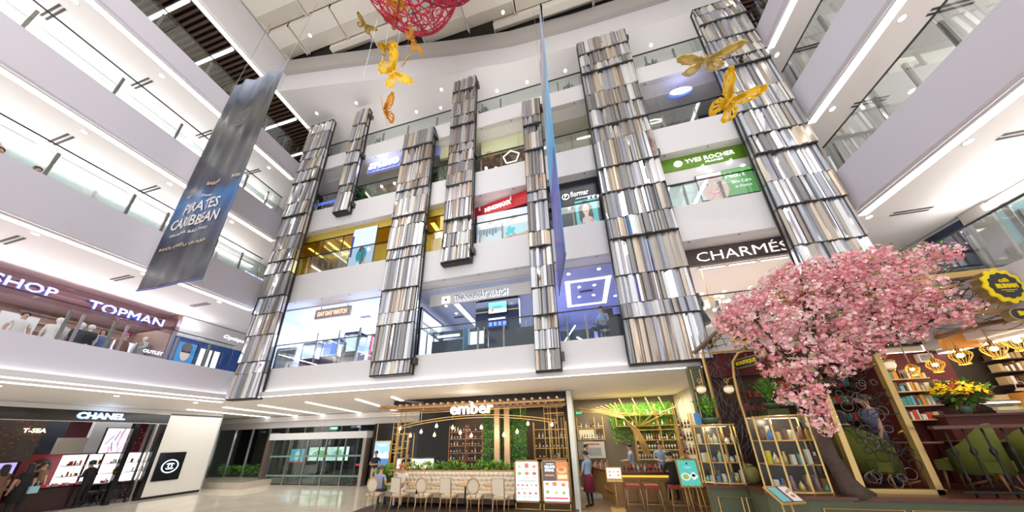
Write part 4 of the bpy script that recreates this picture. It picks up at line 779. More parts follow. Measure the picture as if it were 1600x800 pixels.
for k, (y0, y1) in enumerate(((7.62, 8.2), (8.3, 8.62), (8.72, 9.25), (9.4, 10.2))):
    o = thing('display_shelf', ('brightly lit white make-up display left of the narrow one', 'narrow lit white make-up display between two wider ones', 'lit white make-up display nearest the black pillar', 'lit white make-up display seen through the pane with red dots')[k], 'display', (-20.5, y0, .6))
    b = MB(); b.box((-20.58, y0, .75), (-20.5, y1, 1.92), EW); b.build('lit_back', o)
    for z in (.72, 1.1, 1.5, 1.92): b = MB(); b.box((-20.5, y0, z), (-20.25, y1, z+.03), mat('shelf_white', (.8, .8, .8), .3)); b.build('shelf_board', o)
    b = MB(); b.box((-20.55, y0-.02, 0), (-20.36, y1+.02, .7), BLACK); b.build('base', o); b = MB(); rg = random.Random(k)
    for q in range(14):
        z = rg.choice((.75, 1.13, 1.53)); y = rg.uniform(y0+.05, y1-.08); b.box((-20.4, y, z), (-20.34, y+.04, z+rg.uniform(.06, .18)), rg.choice([BLACK, mat('pack_red', (.5, .02, .05), .3), GOLD, mat('pack_white', (.8, .8, .8), .3)]))
    tag(b.build('cosmetics', None, (-20.4, y0, .75)), f'small black, gold and red cosmetics on the {("left", "narrow middle", "right", "rearmost")[k]} lit make-up display', 'cosmetics', kind='stuff')
o = thing('makeup_counter', 'long dark counter covered with red and pink make-up trays in the shop', 'counter', (-20, 7, 0)); b = MB(); b.box((-20.3, 6.3, 0), (-19.6, 8.0, .78), mat('counter_burgundy', (.05, .02, .025), .2)); b.build('body', o); b = MB(); b.box((-20.35, 6.25, .78), (-19.55, 8.05, .84), BLACK); b.build('worktop', o)
rg = random.Random(9)
for k in range(12):
    y = 6.4+k*.135; b = MB(); b.box((-19.85+.1*(k % 3), y, .84), (-19.68+.08*(k % 3), y+.11, .90+.04*(k % 2)), rg.choice([mat('tray_red', (.75, .02, .06), .3), mat('tray_pink', (.85, .15, .3), .3), mat('pack_white'), mat('tray_skin', (.6, .35, .3), .4)]))
    tag(b.build('makeup_tray', None, (-19.8, y, .84)), 'small red, pink or pale make-up tray on the long dark shop counter', 'tray', 'make-up trays on the shop counter')
xposter('lit_screen', 'violet lit screen at the far left end of the cosmetics shop', -20.0, 5.9, 6.5, 1.3, 1.75, lambda f: f.rect(0, 0, 1, 1, em('scr_violet', (.45, .35, .9), 1.3)).rect(.1, .2, .4, .7, em('scr_white', (.9, .9, 1), 1.3)), cat='screen')
xposter('red_panel', 'deep red wall panel with a dark gold emblem in the cosmetics shop', -21.0, 6.9, 7.8, .8, 2.0, lambda f: f.rect(0, 0, 1, 1, mat('panel_red', (.22, .01, .02), .3)).ell(.5, .55, .3, .3, mat('emblem_black', (.02, .01, .01), .3)).ell(.5, .55, .14, .16, GOLD).ell(.5, .55, .09, .1, mat('emblem_black')), cat='panel')
o = thing('lit_sign', 'warm glowing letters over red and green flower patterned panel at far left', 'sign', (-20.3, 6.0, 1.8))
b = MB(); rg = random.Random(12); f = Flat(b, (-20.4, 5.35, 1.75), YP, ZP, 1.5, 1.5); f.rect(0, 0, 1, 1, mat('floral_dark', (.06, .04, .035), .5))
for k in range(130):
    u, v = rg.uniform(0, .97), rg.uniform(0, .97); f.rect(u, v, u+rg.uniform(.01, .04), v+.015, rg.choice([mat('fl_red', (.55, .04, .05), .5), mat('fl_green', (.08, .14, .06), .5), mat('fl_brown', (.25, .12, .06), .5)]))
b.build('panel', o); b = MB(); text_mb(b, 'T-SEA', (-20.25, 6.35, 2.78), YP, ZP, .5, .16, em('letter_warm', (1, .8, .5), 2.5), .01, .03); b.build('lettering', o)
o = thing('shop_window', 'clear window pane with tiny red dots between the two black pillars', 'window', (XC-.1, 8.6, 0)); b = MB(); b.box((XC-.1, 8.6, .05), (XC-.08, 9.3, 3.15), SHOPG); b.build('pane', o)
b = MB(); rg = random.Random(6)
for k in range(70): y, z = rg.uniform(8.62, 9.27), rg.uniform(.1, 2.9); b.box((XC-.08, y, z), (XC-.075, y+.02, z+.03), mat('dot_red', (.8, .05, .05), .4))
b.build('red_dots', o); b = MB(); b.box((XC-.15, 9.02, 0), (XC-.05, 9.06, 3.15), BLACK); b.box((XC-.15, 9.15, 0), (XC-.05, 9.19, 3.15), STEEL); b.build('frame', o)
def stool(x, y, z, label, group=None, seatm=None, legm=None, h=.72, w=.36, name='bar_stool'):
    o = thing(name, label, 'stool', (0, 0, 0), group); b = MB(); b.box((-w/2, -w/2, h-.07), (w/2, w/2, h-.005), seatm); b.box((-w/2+.02, -w/2+.02, h-.005), (w/2-.02, w/2-.02, h+.02), seatm); b.build('seat', o)
    for sx in (-1, 1):
        for sy in (-1, 1): b = MB(); b.tube([(sx*(w/2-.03), sy*(w/2-.03), h-.06), (sx*(w/2+.03), sy*(w/2+.03), 0)], [.02, .016], legm, 6); b.build('leg', o)
    b = MB(); q = w/2+.015
    for a, c in (((-q, -q), (q, -q)), ((-q, q), (q, q)), ((-q, -q), (-q, q)), ((q, -q), (q, q))): b.tube([(*a, h*.33), (*c, h*.33)], .012, legm, 5)
    b.build('footrest', o); o.location = (x, y, z); return o
s0 = stool(-19.6, 8.3, 0, 'low black stool in front of the lit make-up displays', 'black stools in the cosmetics shop', BLACKM, DSTEEL, .5, .38, 'makeup_stool')
for y in (8.75,): s = copy_tree(s0); s.location = (-19.5, y, 0)
area_light('shop_ceiling_light', (-21, 7.5, 3.6), 2.5, 90, (1, .97, .95), size_y=4)
# ================================================================ RESTAURANT with gold frames ("ember")
b = MB(); b.box((-7.5, 10.35, 3.52), (-.42, 10.45, 3.74), BLACK); struct('wall_restaurant_header', b)
b = MB(); b.box((-7.5, 10.45, 3.66), (-.42, 13.8, 3.74), DWOOD); struct('ceiling_restaurant', b)
b = MB(); b.box((-.40, 10.2, 0), (-.24, 13.9, 3.74), mat('glow_white_wall', (.78, .78, .72), .4)); struct('wall_restaurant_right', b)
b = MB(); b.box((-7.5, 10.5, .001), (-.42, 13.9, .012), mat('dark_floor_wood', (.10, .06, .04), .3)); struct('floor_restaurant', b)
b = MB(); b.box((-6.2, 13.6, 0), (-.42, 13.8, 3.7), mat('rest_back', (.05, .035, .03), .5)); struct('wall_restaurant_back', b)
o = thing('pergola', 'row of short wooden beams over the restaurant front', 'pergola', (-4, 10.0, 3.3)); x = -7.7
b = MB(); b.box((-7.9, 9.95, 3.36), (-.45, 10.0, 3.44), WOOD); b.build('cross_beam', o); b = MB(); b.box((-7.7, 10.6, 3.30), (-.45, 10.65, 3.38), WOOD); b.build('rear_beam', o)
while x < -.5: b = MB(); b.box((x, 9.75, 3.44), (x+.07, 11.4, 3.51), WOOD); b.build('rafter', o); x += .29
o = thing('restaurant_sign', 'glowing white lower case restaurant name over the pergola beams', 'sign', (-3.9, 9.7, 3.0)); EL = em('ember_white', (1, .95, .88), 1.8)
b = MB(); text_mb(b, 'ember', (-4.55, 9.6, 3.02), XP, ZP, 1.62, .42, EL, .08, .012); b.build('lettering', o)
b = MB(); 
for xx in (-4.3, -3.1): b.tube([(xx, 9.68, 3.05), (xx, 9.9, 3.4)], .015, GOLDP, 5)
b.build('bracket', o); point_light('sign_glow', (-3.75, 9.3, 3.25), 8, (1, .9, .75), .1)
# arched gold rails
def arch(xa, xb, za, zm, y, label):
    o = thing('gold_arch', label, 'arch', (xa, y, za)); 
    for dz in (0, -.09): b = MB(); b.tube([(xa+(xb-xa)*t/14, y, za+dz+(zm-za)*(1-(2*t/14-1)**2)) for t in range(15)], .018, GOLDP, 6); b.build('rail', o)
    for t in (2, 5, 8, 11): xx = xa+(xb-xa)*t/14; zz = za+(zm-za)*(1-(2*t/14-1)**2); b = MB(); b.tube([(xx, y, zz-.09), (xx, y, 3.4)], .012, GOLDP, 5); b.build('tie_rod', o)
    return o
arch(-6.9, -.75, 2.72, 3.02, 10.1, 'long shallow double gold arch under the pergola')
o = thing('gold_rail', 'straight gold rail running under the pergola beams', 'rail', (-4, 10.05, 3.2)); b = MB(); b.tube([(-7.4, 10.05, 3.18), (-.45, 10.05, 3.22)], .015, GOLDP, 6); b.build('rail', o)
def lattice(x0, x1, y, z0, z1, n, label, seed):
    o = thing('gold_lattice_column', label, 'column', ((x0+x1)/2, y, z0)); rg = random.Random(seed)
    for k in range(n):
        x = x0+(x1-x0)*k/(n-1); dy = .25*(k % 2); b = MB(); zt = z1-rg.choice((0, 0, .5, .9)); b.tube([(x, y+dy, z0), (x, y+dy, zt)], .014, GOLDP, 5); b.build('upright', o)
    for k in range(9):
        z = z0+.15+(z1-z0-.3)*k/8; a, c = sorted((rg.choice((x0, (x0+x1)/2)), rg.choice((x1, (x0+x1)/2+.1)))); dy = .25*(k % 2); b = MB(); b.tube([(a, y+dy, z), (c, y+dy, z)], .012, GOLDP, 5); b.build('cross_bar', o)
    for z in (z0+.02, z0+(z1-z0)*.62, z1-.35): b = MB(); b.tube([(x0, y, z), (x1, y, z), (x1, y+.25, z), (x0, y+.25, z)], .012, GOLDP, 5, closed=True); b.build('ring_frame', o)
    return o
lattice(-7.35, -6.55, 10.3, .95, 3.35, 8, 'tall lattice of thin gold bars at the left end of the restaurant', 1)
lattice(-7.6, -7.2, 10.55, .95, 2.2, 4, 'lower lattice of gold bars standing behind the left gold lattice', 3)
lattice(-1.25, -.55, 10.35, .95, 3.35, 7, 'lattice of thin gold bars at the right end of the restaurant', 2)
# hanging bulbs
BULB = em('bulb_amber', (1, .72, .40), 9); BG = [(-7.33, 2.65), (-6.49, 2.5), (-6.82, 2.36), (-5.87, 2.36), (-5.67, 2.7), (-5.08, 2.63), (-4.63, 2.42), (-4.26, 2.3), (-3.76, 2.59), (-3.22, 2.53), (-2.86, 2.29), (-1.96, 2.68), (-2.34, 2.39), (-1.05, 2.62)]
p0 = thing('hanging_bulb', 'bare glowing bulb hanging on a cord over the restaurant planting', 'lamp', (0, 0, 0), 'hanging bulbs of the restaurant')
b = MB(); b.lathe([(.012, .09), (.03, .06), (.055, .0), (.045, -.04), (.01, -.065)], (0, 0, 0), BULB, 12); b.build('bulb', p0)
b = MB(); b.lathe([(.018, .08), (.018, .14)], (0, 0, 0), GOLDP, 8); b.build('socket', p0); b = MB(); b.tube([(0, 0, .14), (0, 0, .95)], .004, BLACKM, 4); b.build('cord', p0)
for k, (x, z) in enumerate(BG):
    c = p0 if k == 0 else copy_tree(p0); c.location = (x, 10.7+.25*(k % 2), z+.0)
    for ch in c.children:
        if ch.name.startswith('cord'): ch.scale = (1, 1, (3.655-z)/.95)
    if k % 3 == 0: point_light('bulb_light', (x, 10.55, z-.12), 14, WARM, .06)
# green wall, timber posts, wine shelves
b = MB(); b.box((-3.85, 11.2, 0), (-2.1, 11.35, 3.3), LEAFD); rg = random.Random(31)
for k in range(1900):
    p = Vector((rg.uniform(-3.85, -2.1), 11.19, rg.uniform(.9, 3.2))); a = rg.uniform(0, 2*PI); L = rg.uniform(.07, .14)
    d = Vector((math.cos(a), -.6, math.sin(a)))*L; s = Vector((-math.sin(a), 0, math.cos(a)))*.022; b.add([p, p+d*.5+s, p+d, p+d*.5-s], [(0, 1, 2, 3)], rg.choice([LEAF, LEAFD, LEAFD]))
tag(b.build('living_wall', None, (-3, 11.2, 0)), 'dark green wall of living plants behind the timber posts', 'plants', kind='stuff')
for x in (-3.2, -2.8): tag(MB().box((x-.1, 10.9, 0), (x+.1, 11.05, 3.4), mat('pine_wood', (.58, .40, .25), .5, noise=(8, .15))).build('timber_post', None, (x, 10.9, 0)), f'pale timber post in front of the green wall, {"left" if x < -3 else "right"} of the pair', 'post')
BOT = [mat('bottle_dark', (.015, .02, .015), .08), mat('bottle_green', (.03, .10, .03), .08), mat('bottle_amber', (.30, .12, .02), .1), mat('bottle_clear', (.5, .55, .55), .06), mat('bottle_blue', (.08, .25, .5), .1), mat('bottle_red', (.5, .04, .03), .1)]
LAB = [mat('label_white', (.75, .73, .68), .6), mat('label_cream', (.6, .5, .3), .6), mat('label_black', (.03, .03, .03), .5)]
BPROTO = []
for bi, m in enumerate(BOT):
    o = thing('bottle', 'x', 'bottle'); b = MB(); b.lathe([(.036, 0), (.038, .02), (.038, .17), (.015, .22), (.013, .29)], (0, 0, 0), m, 8); b.build('glass_body', o)
    b = MB(); b.lathe([(.0395, .05), (.0395, .13)], (0, 0, 0), LAB[bi % 3], 8); b.build('label', o); b = MB(); b.lathe([(.016, .285), (.016, .31)], (0, 0, 0), [GOLD, BLACKM][bi % 2], 8); b.build('cap', o); BPROTO.append([o, False])
def bottle(x, y, z, label, group, rg, kinds=None, s=1.0):
    e = BPROTO[rg.choice(kinds or [0, 1, 2, 3])]; o = e[0] if not e[1] else copy_tree(e[0]); e[1] = True; o['label'] = label; o['group'] = group; o.location = (x, y, z); o.scale = (s, s, s*rg.uniform(.9, 1.1)); return o
GLS = thing('wine_glass', 'x', 'glass'); b = MB(); b.lathe([(.03, 0), (.006, .01), (.006, .08), (.03, .10), (.036, .14), (.03, .19)], (0, 0, 0), mat('glassware', (.75, .78, .78), .08, .2), 8); b.build('bowl', GLS); gls_used = [False]
def wglass(x, y, z, label, group):
    o = GLS if not gls_used[0] else copy_tree(GLS); gls_used[0] = True; o['label'] = label; o['group'] = group; o.location = (x, y, z); return o
def shelf_unit(x0, x1, y, zs, z0, z1, label, m, d=.28, mids=()):
    o = thing('shelf', label, 'shelf', (x0, y, z0)); 
    for z in zs: b = MB(); b.box((x0, y, z-.025), (x1, y+d, z), m); b.build('shelf_board', o)
    for x in [x0, x1]+list(mids): b = MB(); b.box((x-.015, y, z0), (x+.015, y+.03, z1), m); b.box((x-.015, y+d-.03, z0), (x+.015, y+d, z1), m); b.build('upright', o)
    return o
rg = random.Random(77); CU = mat('copper_shelf', (.45, .18, .08), .4, .3)
shelf_unit(-5.9, -4.3, 12.4, (1.0, 1.3, 1.6, 1.9, 2.2, 2.5), 0, 2.8, 'copper wine rack with rows of dark bottles left of the green wall', CU, mids=(-5.1,))
for z in (1.0, 1.3, 1.6, 1.9, 2.2, 2.5):
    for k in range(11):
        if rg.random() < .8: bottle(-5.82+k*.145, 12.5, z, 'wine bottle on the copper rack left of the green wall', 'bottles on the copper rack', rg, [0, 0, 1, 3], .8)
shelf_unit(-2.0, -.6, 12.4, (1.0, 1.35, 1.75, 2.15, 2.5), 0, 2.8, 'gold wine rack with rows of bottles right of the green wall', GOLDP, mids=(-1.3,))
for z in (1.0, 1.35, 1.75, 2.15):
    for k in range(9):
        if rg.random() < .8: bottle(-1.92+k*.155, 12.5, z, 'wine bottle on the gold rack right of the green wall', 'bottles on the gold rack', rg, [0, 0, 1, 3], .85)
area_light('restaurant_light', (-3.5, 12.1, 3.5), 5, 110, WARM, size_y=1.5)
# banquette
o = thing('banquette', 'long cream button tufted banquette in front of the planting', 'sofa', (-4.8, 10.2, 0)); x0, x1, yb = -7.15, -2.35, 10.42
b = MB(); b.box((x0, 9.98, .12), (x1, 10.5, .30), DWOOD); b.build('plinth', o); b = MB(); b.box((x0, 9.9, .30), (x1, 10.4, .46), CREAM); b.build('seat', o)
for s in range(3):
    xa, xb = x0+s*1.6, x0+(s+1)*1.6-.02; NX, NZ = 56, 26; vs = []; b = MB()
    for j in range(NZ+1):
        for i in range(NX+1):
            u, v = i/NX, j/NZ; px_, pz_ = u*9, v*4; dpt = 1e9
            for a in (-1, 0, 1):
                for q in (-1, 0, 1):
                    rrow = round(pz_)+q; cx = round(px_-.5*(rrow % 2))+.5*(rrow % 2)+a; dpt = min(dpt, (px_-cx)**2+(pz_-rrow)**2)
            vs.append((xa+(xb-xa)*u, yb-.085+.05*math.exp(-dpt*9), .46+.6*v))
    b.add(vs, [(j*(NX+1)+i, j*(NX+1)+i+1, (j+1)*(NX+1)+i+1, (j+1)*(NX+1)+i) for j in range(NZ) for i in range(NX)], CREAM, True); b.box((xa, yb-.03, .46), (xb, yb+.1, 1.06), CREAM); pn = b.build('back_section', o)
    b = MB()
    for r_ in range(1, 4):
        for c_ in range(9): b.ball((xa+(xb-xa)*(c_+.5*(r_ % 2))/9+.001, yb-.052, .46+.15*r_), .012, mat('button_brown', (.30, .2, .12), .5), 6)
    b.build('buttons', pn)
b = MB(); b.box((x0-.05, yb+.11, .0), (x1+.05, 10.82, 1.08), DWOOD); b.box((x0-.05, yb+.0, 1.065), (x1+.05, yb+.12, 1.10), WOOD); tag(b.build('planter_box', None, (x0, yb+.1, 0)), 'long dark wooden planter behind the cream banquette', 'planter')
rg = random.Random(14)
for k in range(15):
    x = x0+.2+k*.325; kind = rg.choice((0, 1, 2)); o = thing('foliage_plant', 'leafy green plant in the long planter behind the banquette', 'plant', (x, 10.68, 1.05), 'plants in the restaurant planter'); b = MB()
    if kind == 0:
        for q in range(16): a = rg.uniform(0, 2*PI); t = rg.uniform(.2, .9); d = Vector((math.cos(a)*t, math.sin(a)*t, 1)).normalized()*rg.uniform(.25, .4); s = Vector((-math.sin(a), math.cos(a), 0))*.025; p = Vector((x, 10.68, 1.06)); b.add([p-s*.4, p+s*.4, p+d*.6+s, p+d+Vector((0, 0, -.04)), p+d*.6-s], [(0, 1, 2, 3, 4)], rg.choice([LEAF, mat('leaf_bright')]))
    else: foliage(b, (x, 10.68, 1.2), .2, 90, [LEAF, mat('leaf_bright'), LEAFY] if kind == 1 else [LEAF, LEAFD, mat('leaf_bright')], rg, .13, (1.1, .7, .8))
    b.build('leaves', o); b = MB(); b.tube([(x, 10.68, 1.05), (x, 10.68, 1.22)], .015, LEAFD, 5); b.build('stem', o)
potted('potted_palm', -7.75, 10.75, 0, .3, 1.2, 'potted palm at the left end of the cream banquette', seed=41, leaves=160, leaf=.3, mats=[LEAF, mat('leaf_bright')])
# chairs, alternating oval and square backs
CH = mat('chair_oak', (.46, .29, .14), .4); FAB = mat('chair_linen', (.66, .58, .46), .8)
def dining_chair(oval):
    o = thing('dining_chair', 'x', 'chair'); b = MB(); b.box((-.23, -.22, .40), (.23, .22, .44), CH); b.build('seat_rail', o)
    b = MB(); b.box((-.22, -.21, .44), (.22, .21, .485), FAB); b.ball((0, 0, .48), .2, FAB, 12, (1, .95, .16)); b.build('seat', o)
    for sx in (-1, 1):
        b = MB(); b.tube([(sx*.2, .19, .42), (sx*.19, .19, 0)], [.024, .013], CH, 8); b.build('leg', o)
        b = MB(); b.tube([(sx*.19, -.19, .44), (sx*.18, -.22, .2), (sx*.2, -.27, 0)], [.022, .018, .014], CH, 8); b.build('leg', o)
    b = MB(); c = Vector((0, -.25, .78))
    if oval:
        ring = [c+Vector((.19*math.cos(a*PI/12), -.03*math.sin(a*PI/12), .23*math.sin(a*PI/12))) for a in range(24)]; b.tube(ring, .02, CH, 6, closed=True); b.build('back_frame', o)
        b = MB(); b.ball(c, .185, FAB, 16, (1, .12, 1.22)); b.build('backrest', o)
        b = MB(); 
        for sx in (-.08, .08): b.tube([(sx, -.21, .44), (sx*1.2, -.24, .56)], .016, CH, 6)
        b.build('back_support', o)
    else:
        b.tube([(-.19, -.21, .44), (-.2, -.26, 1.0), (.2, -.26, 1.0), (.19, -.21, .44)], .018, CH, 6); b.build('back_frame', o); b = MB(); b.box((-.185, -.275, .56), (.185, -.225, .99), FAB); b.build('backrest', o)
    return o
D0, D1 = dining_chair(True), dining_chair(False)
nm = ('first', 'second', 'third', 'fourth', 'fifth', 'sixth')
for k, x in enumerate((-7.17, -6.2, -5.3, -4.4, -3.5, -2.65)):
    src = D1 if k % 2 else D0; c = src if k < 2 else copy_tree(src)
    c['label'] = f'cream dining chair with {"square" if k % 2 else "oval"} back, {nm[k]} from the left before the banquette'; c.location = (x, 9.45, 0); c.rotation_euler = (0, 0, (0.1, -.15, .05, -.1, .08, -.05)[k])
T0 = thing('dining_table', 'x', 'table'); b = MB(); b.lathe([(.30, 0), (.32, .015), (.32, .03), (.3, .04)], (0, 0, .72), WOOD, 24); b.build('tabletop', T0); b = MB(); b.tube([(0, 0, .72), (0, 0, .04)], .03, BLACKM, 8); b.build('pedestal', T0); b = MB(); b.lathe([(.2, 0), (.2, .02), (.04, .05)], (0, 0, 0), BLACKM, 16); b.build('base', T0)
for k, x in enumerate((-6.65, -5.75, -4.85, -3.95, -3.0)): c = T0 if k == 0 else copy_tree(T0); c.location = (x, 9.72, 0); c['label'] = f'small round wooden table, {nm[k]} from the left before the banquette'
b = MB(); b.box((-7.6, 8.9, .001), (-.3, 10.45, .012), mat('dark_deck', (.09, .06, .04), .35)); struct('floor_terrace', b)
# two lit menu boards
def menu(x0, x1, label, kind):
    o = thing('menu_stand', label, 'sign', (x0, 9.8, 0)); z0, z1 = .24, 1.48; b = MB(); fw_ = .05; Y0 = 9.8
    for a, c in (((x0, z0), (x0+fw_, z1)), ((x1-fw_, z0), (x1, z1)), ((x0, z0), (x1, z0+fw_)), ((x0, z1-fw_), (x1, z1))): b.box((a[0], Y0, a[1]), (c[0], Y0+.06, c[1]), WOOD)
    b.box((x0+.02, Y0+.03, z0+.02), (x1-.02, Y0+.06, z1-.02), DWOOD); b.build('frame', o)
    for xx in (x0+.03, x1-.03): b = MB(); b.tube([(xx, Y0+.03, z0), (xx, Y0-.02, 0)], .014, GOLDP, 6); b.tube([(xx, Y0+.06, z1-.3), (xx, Y0+.45, 0)], .012, GOLDP, 6); b.build('leg', o)
    b = MB(); b.tube([(x0+.03, Y0-.01, .06), (x1-.03, Y0-.01, .06)], .012, GOLDP, 6); b.build('leg_bar', o)
    b = MB(); f = Flat(b, (x0+.05, Y0+.028, z0+.05), XP, ZP, x1-x0-.1, z1-z0-.1); f.rect(0, 0, 1, 1, em('menu_white', (.80, .92, .95), 1.15)); PL = em('plate_white', (1, 1, 1), 1.2); rg = random.Random(kind)
    fd = [em('food%d' % k, c, .9) for k, c in enumerate(((.75, .25, .1), (.85, .55, .2), (.35, .5, .15), (.55, .2, .15), (.9, .75, .45)))]; TX = em('menu_text', (.25, .25, .28), .6)
    if kind == 1:
        for r_, (v, n_, s) in enumerate(((.86, 3, .1), (.68, 3, .12), (.38, 5, .07), (.18, 4, .08))):
            for k in range(n_): u = (k+.5)/n_; f.ell(u, v, s*1.2, s*.55, PL, 14).ell(u, v+.01, s*.85, s*.4, fd[rg.randrange(5)], 10); f.rect(u-.09, v-.085, u+.09, v-.075, TX)
        f.rect(.1, .5, .9, .515, TX).rect(.42, .84, .6, .96, fd[3])
    else:
        f.rect(0, .5, .55, 1, em('menu_dark', (.15, .15, .16), .6)).rect(.55, .5, 1, 1, fd[0]).text('RIB-EYE', .08, .83, .42, .07, PL, .05).text('STEAK', .08, .74, .4, .07, PL, .05).ell(.3, .94, .18, .01, PL).rect(.08, .62, .46, .67, fd[0])
        f.ell(.78, .78, .2, .09, fd[1]).ell(.76, .8, .13, .05, fd[3]).rect(.6, .56, .98, .66, fd[4])
        for (u, v, s) in ((.15, .42, .1), (.45, .42, .14), (.8, .4, .12), (.15, .22, .11), (.5, .2, .1), (.8, .2, .1)): f.ell(u, v, s, s*.6, PL, 14).ell(u, v+.01, s*.75, s*.42, fd[rg.randrange(5)], 10)
        f.rect(.04, .06, .96, .10, em('menu_red', (.85, .1, .2), .9))
    b.build('menu_picture', o)
menu(-2.28, -1.44, 'lit menu board with rows of food plates, left of the two', 1); menu(-1.38, -.5, 'lit menu board with steak advert and red bar, right of the two', 2)
# ================================================================ BAR
b = MB(); b.box((-.24, 13.4, 0), (4.0, 13.5, 3.75), mat('bar_back', (.20, .17, .13), .5)); struct('wall_bar_back', b)
b = MB(); b.box((4.0, 9.6, 0), (4.1, 13.4, 3.75), mat('bar_side_white', (.60, .57, .52), .5)); struct('wall_bar_side', b)
b = MB(); b.box((-.24, 11.9, .001), (4.0, 13.4, .16), mat('step_white', (.55, .53, .5), .4)); struct('floor_bar_platform', b)
b = MB(); b.box((-.24, 9.2, .001), (4.6, 11.9, .012), mat('oak_floor', (.30, .21, .13), .35, noise=(5, .25))); struct('floor_bar', b)
b = MB(); b.box((-.2, 13.1, 1.25), (.45, 13.38, 2.0), mat('grey_brick', (.33, .32, .30), .6)); struct('wall_bar_brick', b)
OAK = mat('bar_oak', (.33, .19, .07), .4, noise=(4, .3))
o = thing('bar_counter', 'wooden bar counter with dark top and glowing gold edge', 'counter', (2.2, 11.0, 0))
b = MB(); b.box((1.0, 10.75, 0), (3.95, 11.3, .95), OAK); b.add([(1.0, 10.75, 0), (1.0, 10.75, .95), (.25, 12.6, .95), (.25, 12.6, 0), (.7, 12.6, 0), (.7, 12.6, .95), (1.5, 11.3, .95), (1.5, 11.3, 0)], [(0, 1, 2, 3), (3, 2, 5, 4), (4, 5, 6, 7)], OAK); b.build('body', o)
b = MB(); b.add([(.88, 10.62, .98), (3.98, 10.62, .98), (3.98, 11.4, .98), (1.5, 11.4, .98), (.8, 12.7, .98), (.1, 12.7, .98), (.88, 10.62, 1.04), (3.98, 10.62, 1.04), (3.98, 11.4, 1.04), (1.5, 11.4, 1.04), (.8, 12.7, 1.04), (.1, 12.7, 1.04)], [(0, 5, 4, 3, 2, 1), (6, 7, 8, 9, 10, 11)]+[(i, (i+1) % 6, 6+(i+1) % 6, 6+i) for i in range(6)], mat('bar_top', (.10, .035, .025), .2)); b.build('worktop', o)
b = MB(); b.box((1.0, 10.72, .87), (3.0, 10.75, .93), em('gold_edge', (1, .62, .05), 1.0)); b.build('light_edge', o)
for k in range(5): b = MB(); xx = 1.15+k*.56; b.box((xx, 10.73, .12), (xx+.46, 10.75, .80), mat('bar_oak_panel', (.26, .14, .05), .4)); b.box((xx+.05, 10.72, .17), (xx+.41, 10.735, .75), OAK); b.build('front_panel', o)
for k in range(5): tag(MB().tube([(.72+.07*k, 10.95-.08*k+.3, .30+.0*k), (.62+.07*k, 10.8-.08*k+.3, .55-.05*k)], .02, GOLD, 6).build('gold_tap', None, (.72+.07*k, 11, .3)), 'small gold hook on the slanting end of the bar counter', 'hook', 'gold hooks on the bar end')
SEATR = mat('stool_leather', (.30, .06, .035), .4); LEGW = mat('stool_oak', (.40, .25, .14), .4)
st0 = stool(1.38, 10.2, 0, 'red leather bar stool, first from the left at the bar', None, SEATR, LEGW, .72, .42)
for k, x in enumerate((1.92, 2.62, 3.3)): c = copy_tree(st0, f'red leather bar stool, {("second from the left at the bar", "third from the left, the one with the sitting man", "last on the right behind the teal easel")[k]}'); c.location = (x, 10.2, 0)
rg = random.Random(55)
for k in range(26):
    x = 1.35+k*.062+rg.uniform(-.015, .015); 
    if x < 2.75: bottle(x, 11.0+rg.uniform(-.1, .25), 1.04, 'bottle standing on the bar counter', 'bottles on the bar counter', rg, [2, 2, 5, 3, 3, 5], .75)
# shelves left & right, green lit wall behind
shelf_unit(-.15, .95, 13.05, (2.05, 2.52), 2.03, 2.98, 'gold framed hanging shelf of bottles at the left of the bar', GOLDP, mids=(.6,))
for z in (2.05, 2.52):
    for k in range(10):
        if rg.random() < .75: bottle(-.08+k*.105, 13.15, z, 'bottle on the hanging gold shelf at the left of the bar', 'bottles on the left bar shelf', rg, [0, 3, 5, 3, 4], .75)
b = MB(); b.box((-.1, 13.3, 2.08), (.55, 13.34, 2.45), em('lit_cream', (.9, .8, .5), .8)); tag(b.build('cream_light_box', None, (-.1, 13.3, 2.08)), 'cream lit panel behind the left bar shelf', 'panel')
GRN = mat('moss_green', (.08, .26, .02), .6)
b = MB(); b.box((1.3, 13.28, 2.5), (3.9, 13.39, 3.5), GRN); rg = random.Random(66)
for k in range(1500):
    p = Vector((rg.uniform(1.3, 3.85), 13.27, rg.uniform(1.9, 3.5))); a = rg.uniform(0, 2*PI); L = rg.uniform(.07, .13); d = Vector((math.cos(a), -.5, math.sin(a)))*L; s = Vector((-math.sin(a), 0, math.cos(a)))*.018; b.add([p, p+d*.5+s, p+d, p+d*.5-s], [(0, 1, 2, 3)], rg.choice([GRN, LEAF, mat('leaf_bright')]))
tag(b.build('living_wall', None, (1.3, 13.3, 2.5)), 'bright green lit plant wall behind the bar shelves', 'plants', kind='stuff')
shelf_unit(1.5, 3.8, 12.95, (2.55, 2.98), 2.53, 3.4, 'long upper bar shelf in front of the bright green wall', BRASS, mids=(2.3, 3.1))
for z in (2.55, 2.98):
    for k in range(13):
        if rg.random() < .7: bottle(1.65+k*.165, 13.05, z, 'bottle on the upper bar shelf before the bright green wall', 'bottles on the upper bar shelf', rg, [3, 3, 1, 5, 4], .75)
shelf_unit(2.15, 3.75, 12.9, (1.25, 1.6, 1.98, 2.38), 1.2, 2.5, 'gold framed bar shelf with liquor bottles behind the bartender', GOLDP, mids=(3.15,))
for z in (1.98,):
    for k in range(16): bottle(2.22+k*.095, 13.0, z, 'liquor bottle on the gold shelf behind the bartender', 'bottles behind the bartender', rg, [0, 0, 3, 2], .85)
for z in (1.25, 1.6):
    for k in range(14): wglass(2.22+k*.105, 13.0, z, 'upside glass on the gold shelf behind the bartender', 'glasses behind the bartender')
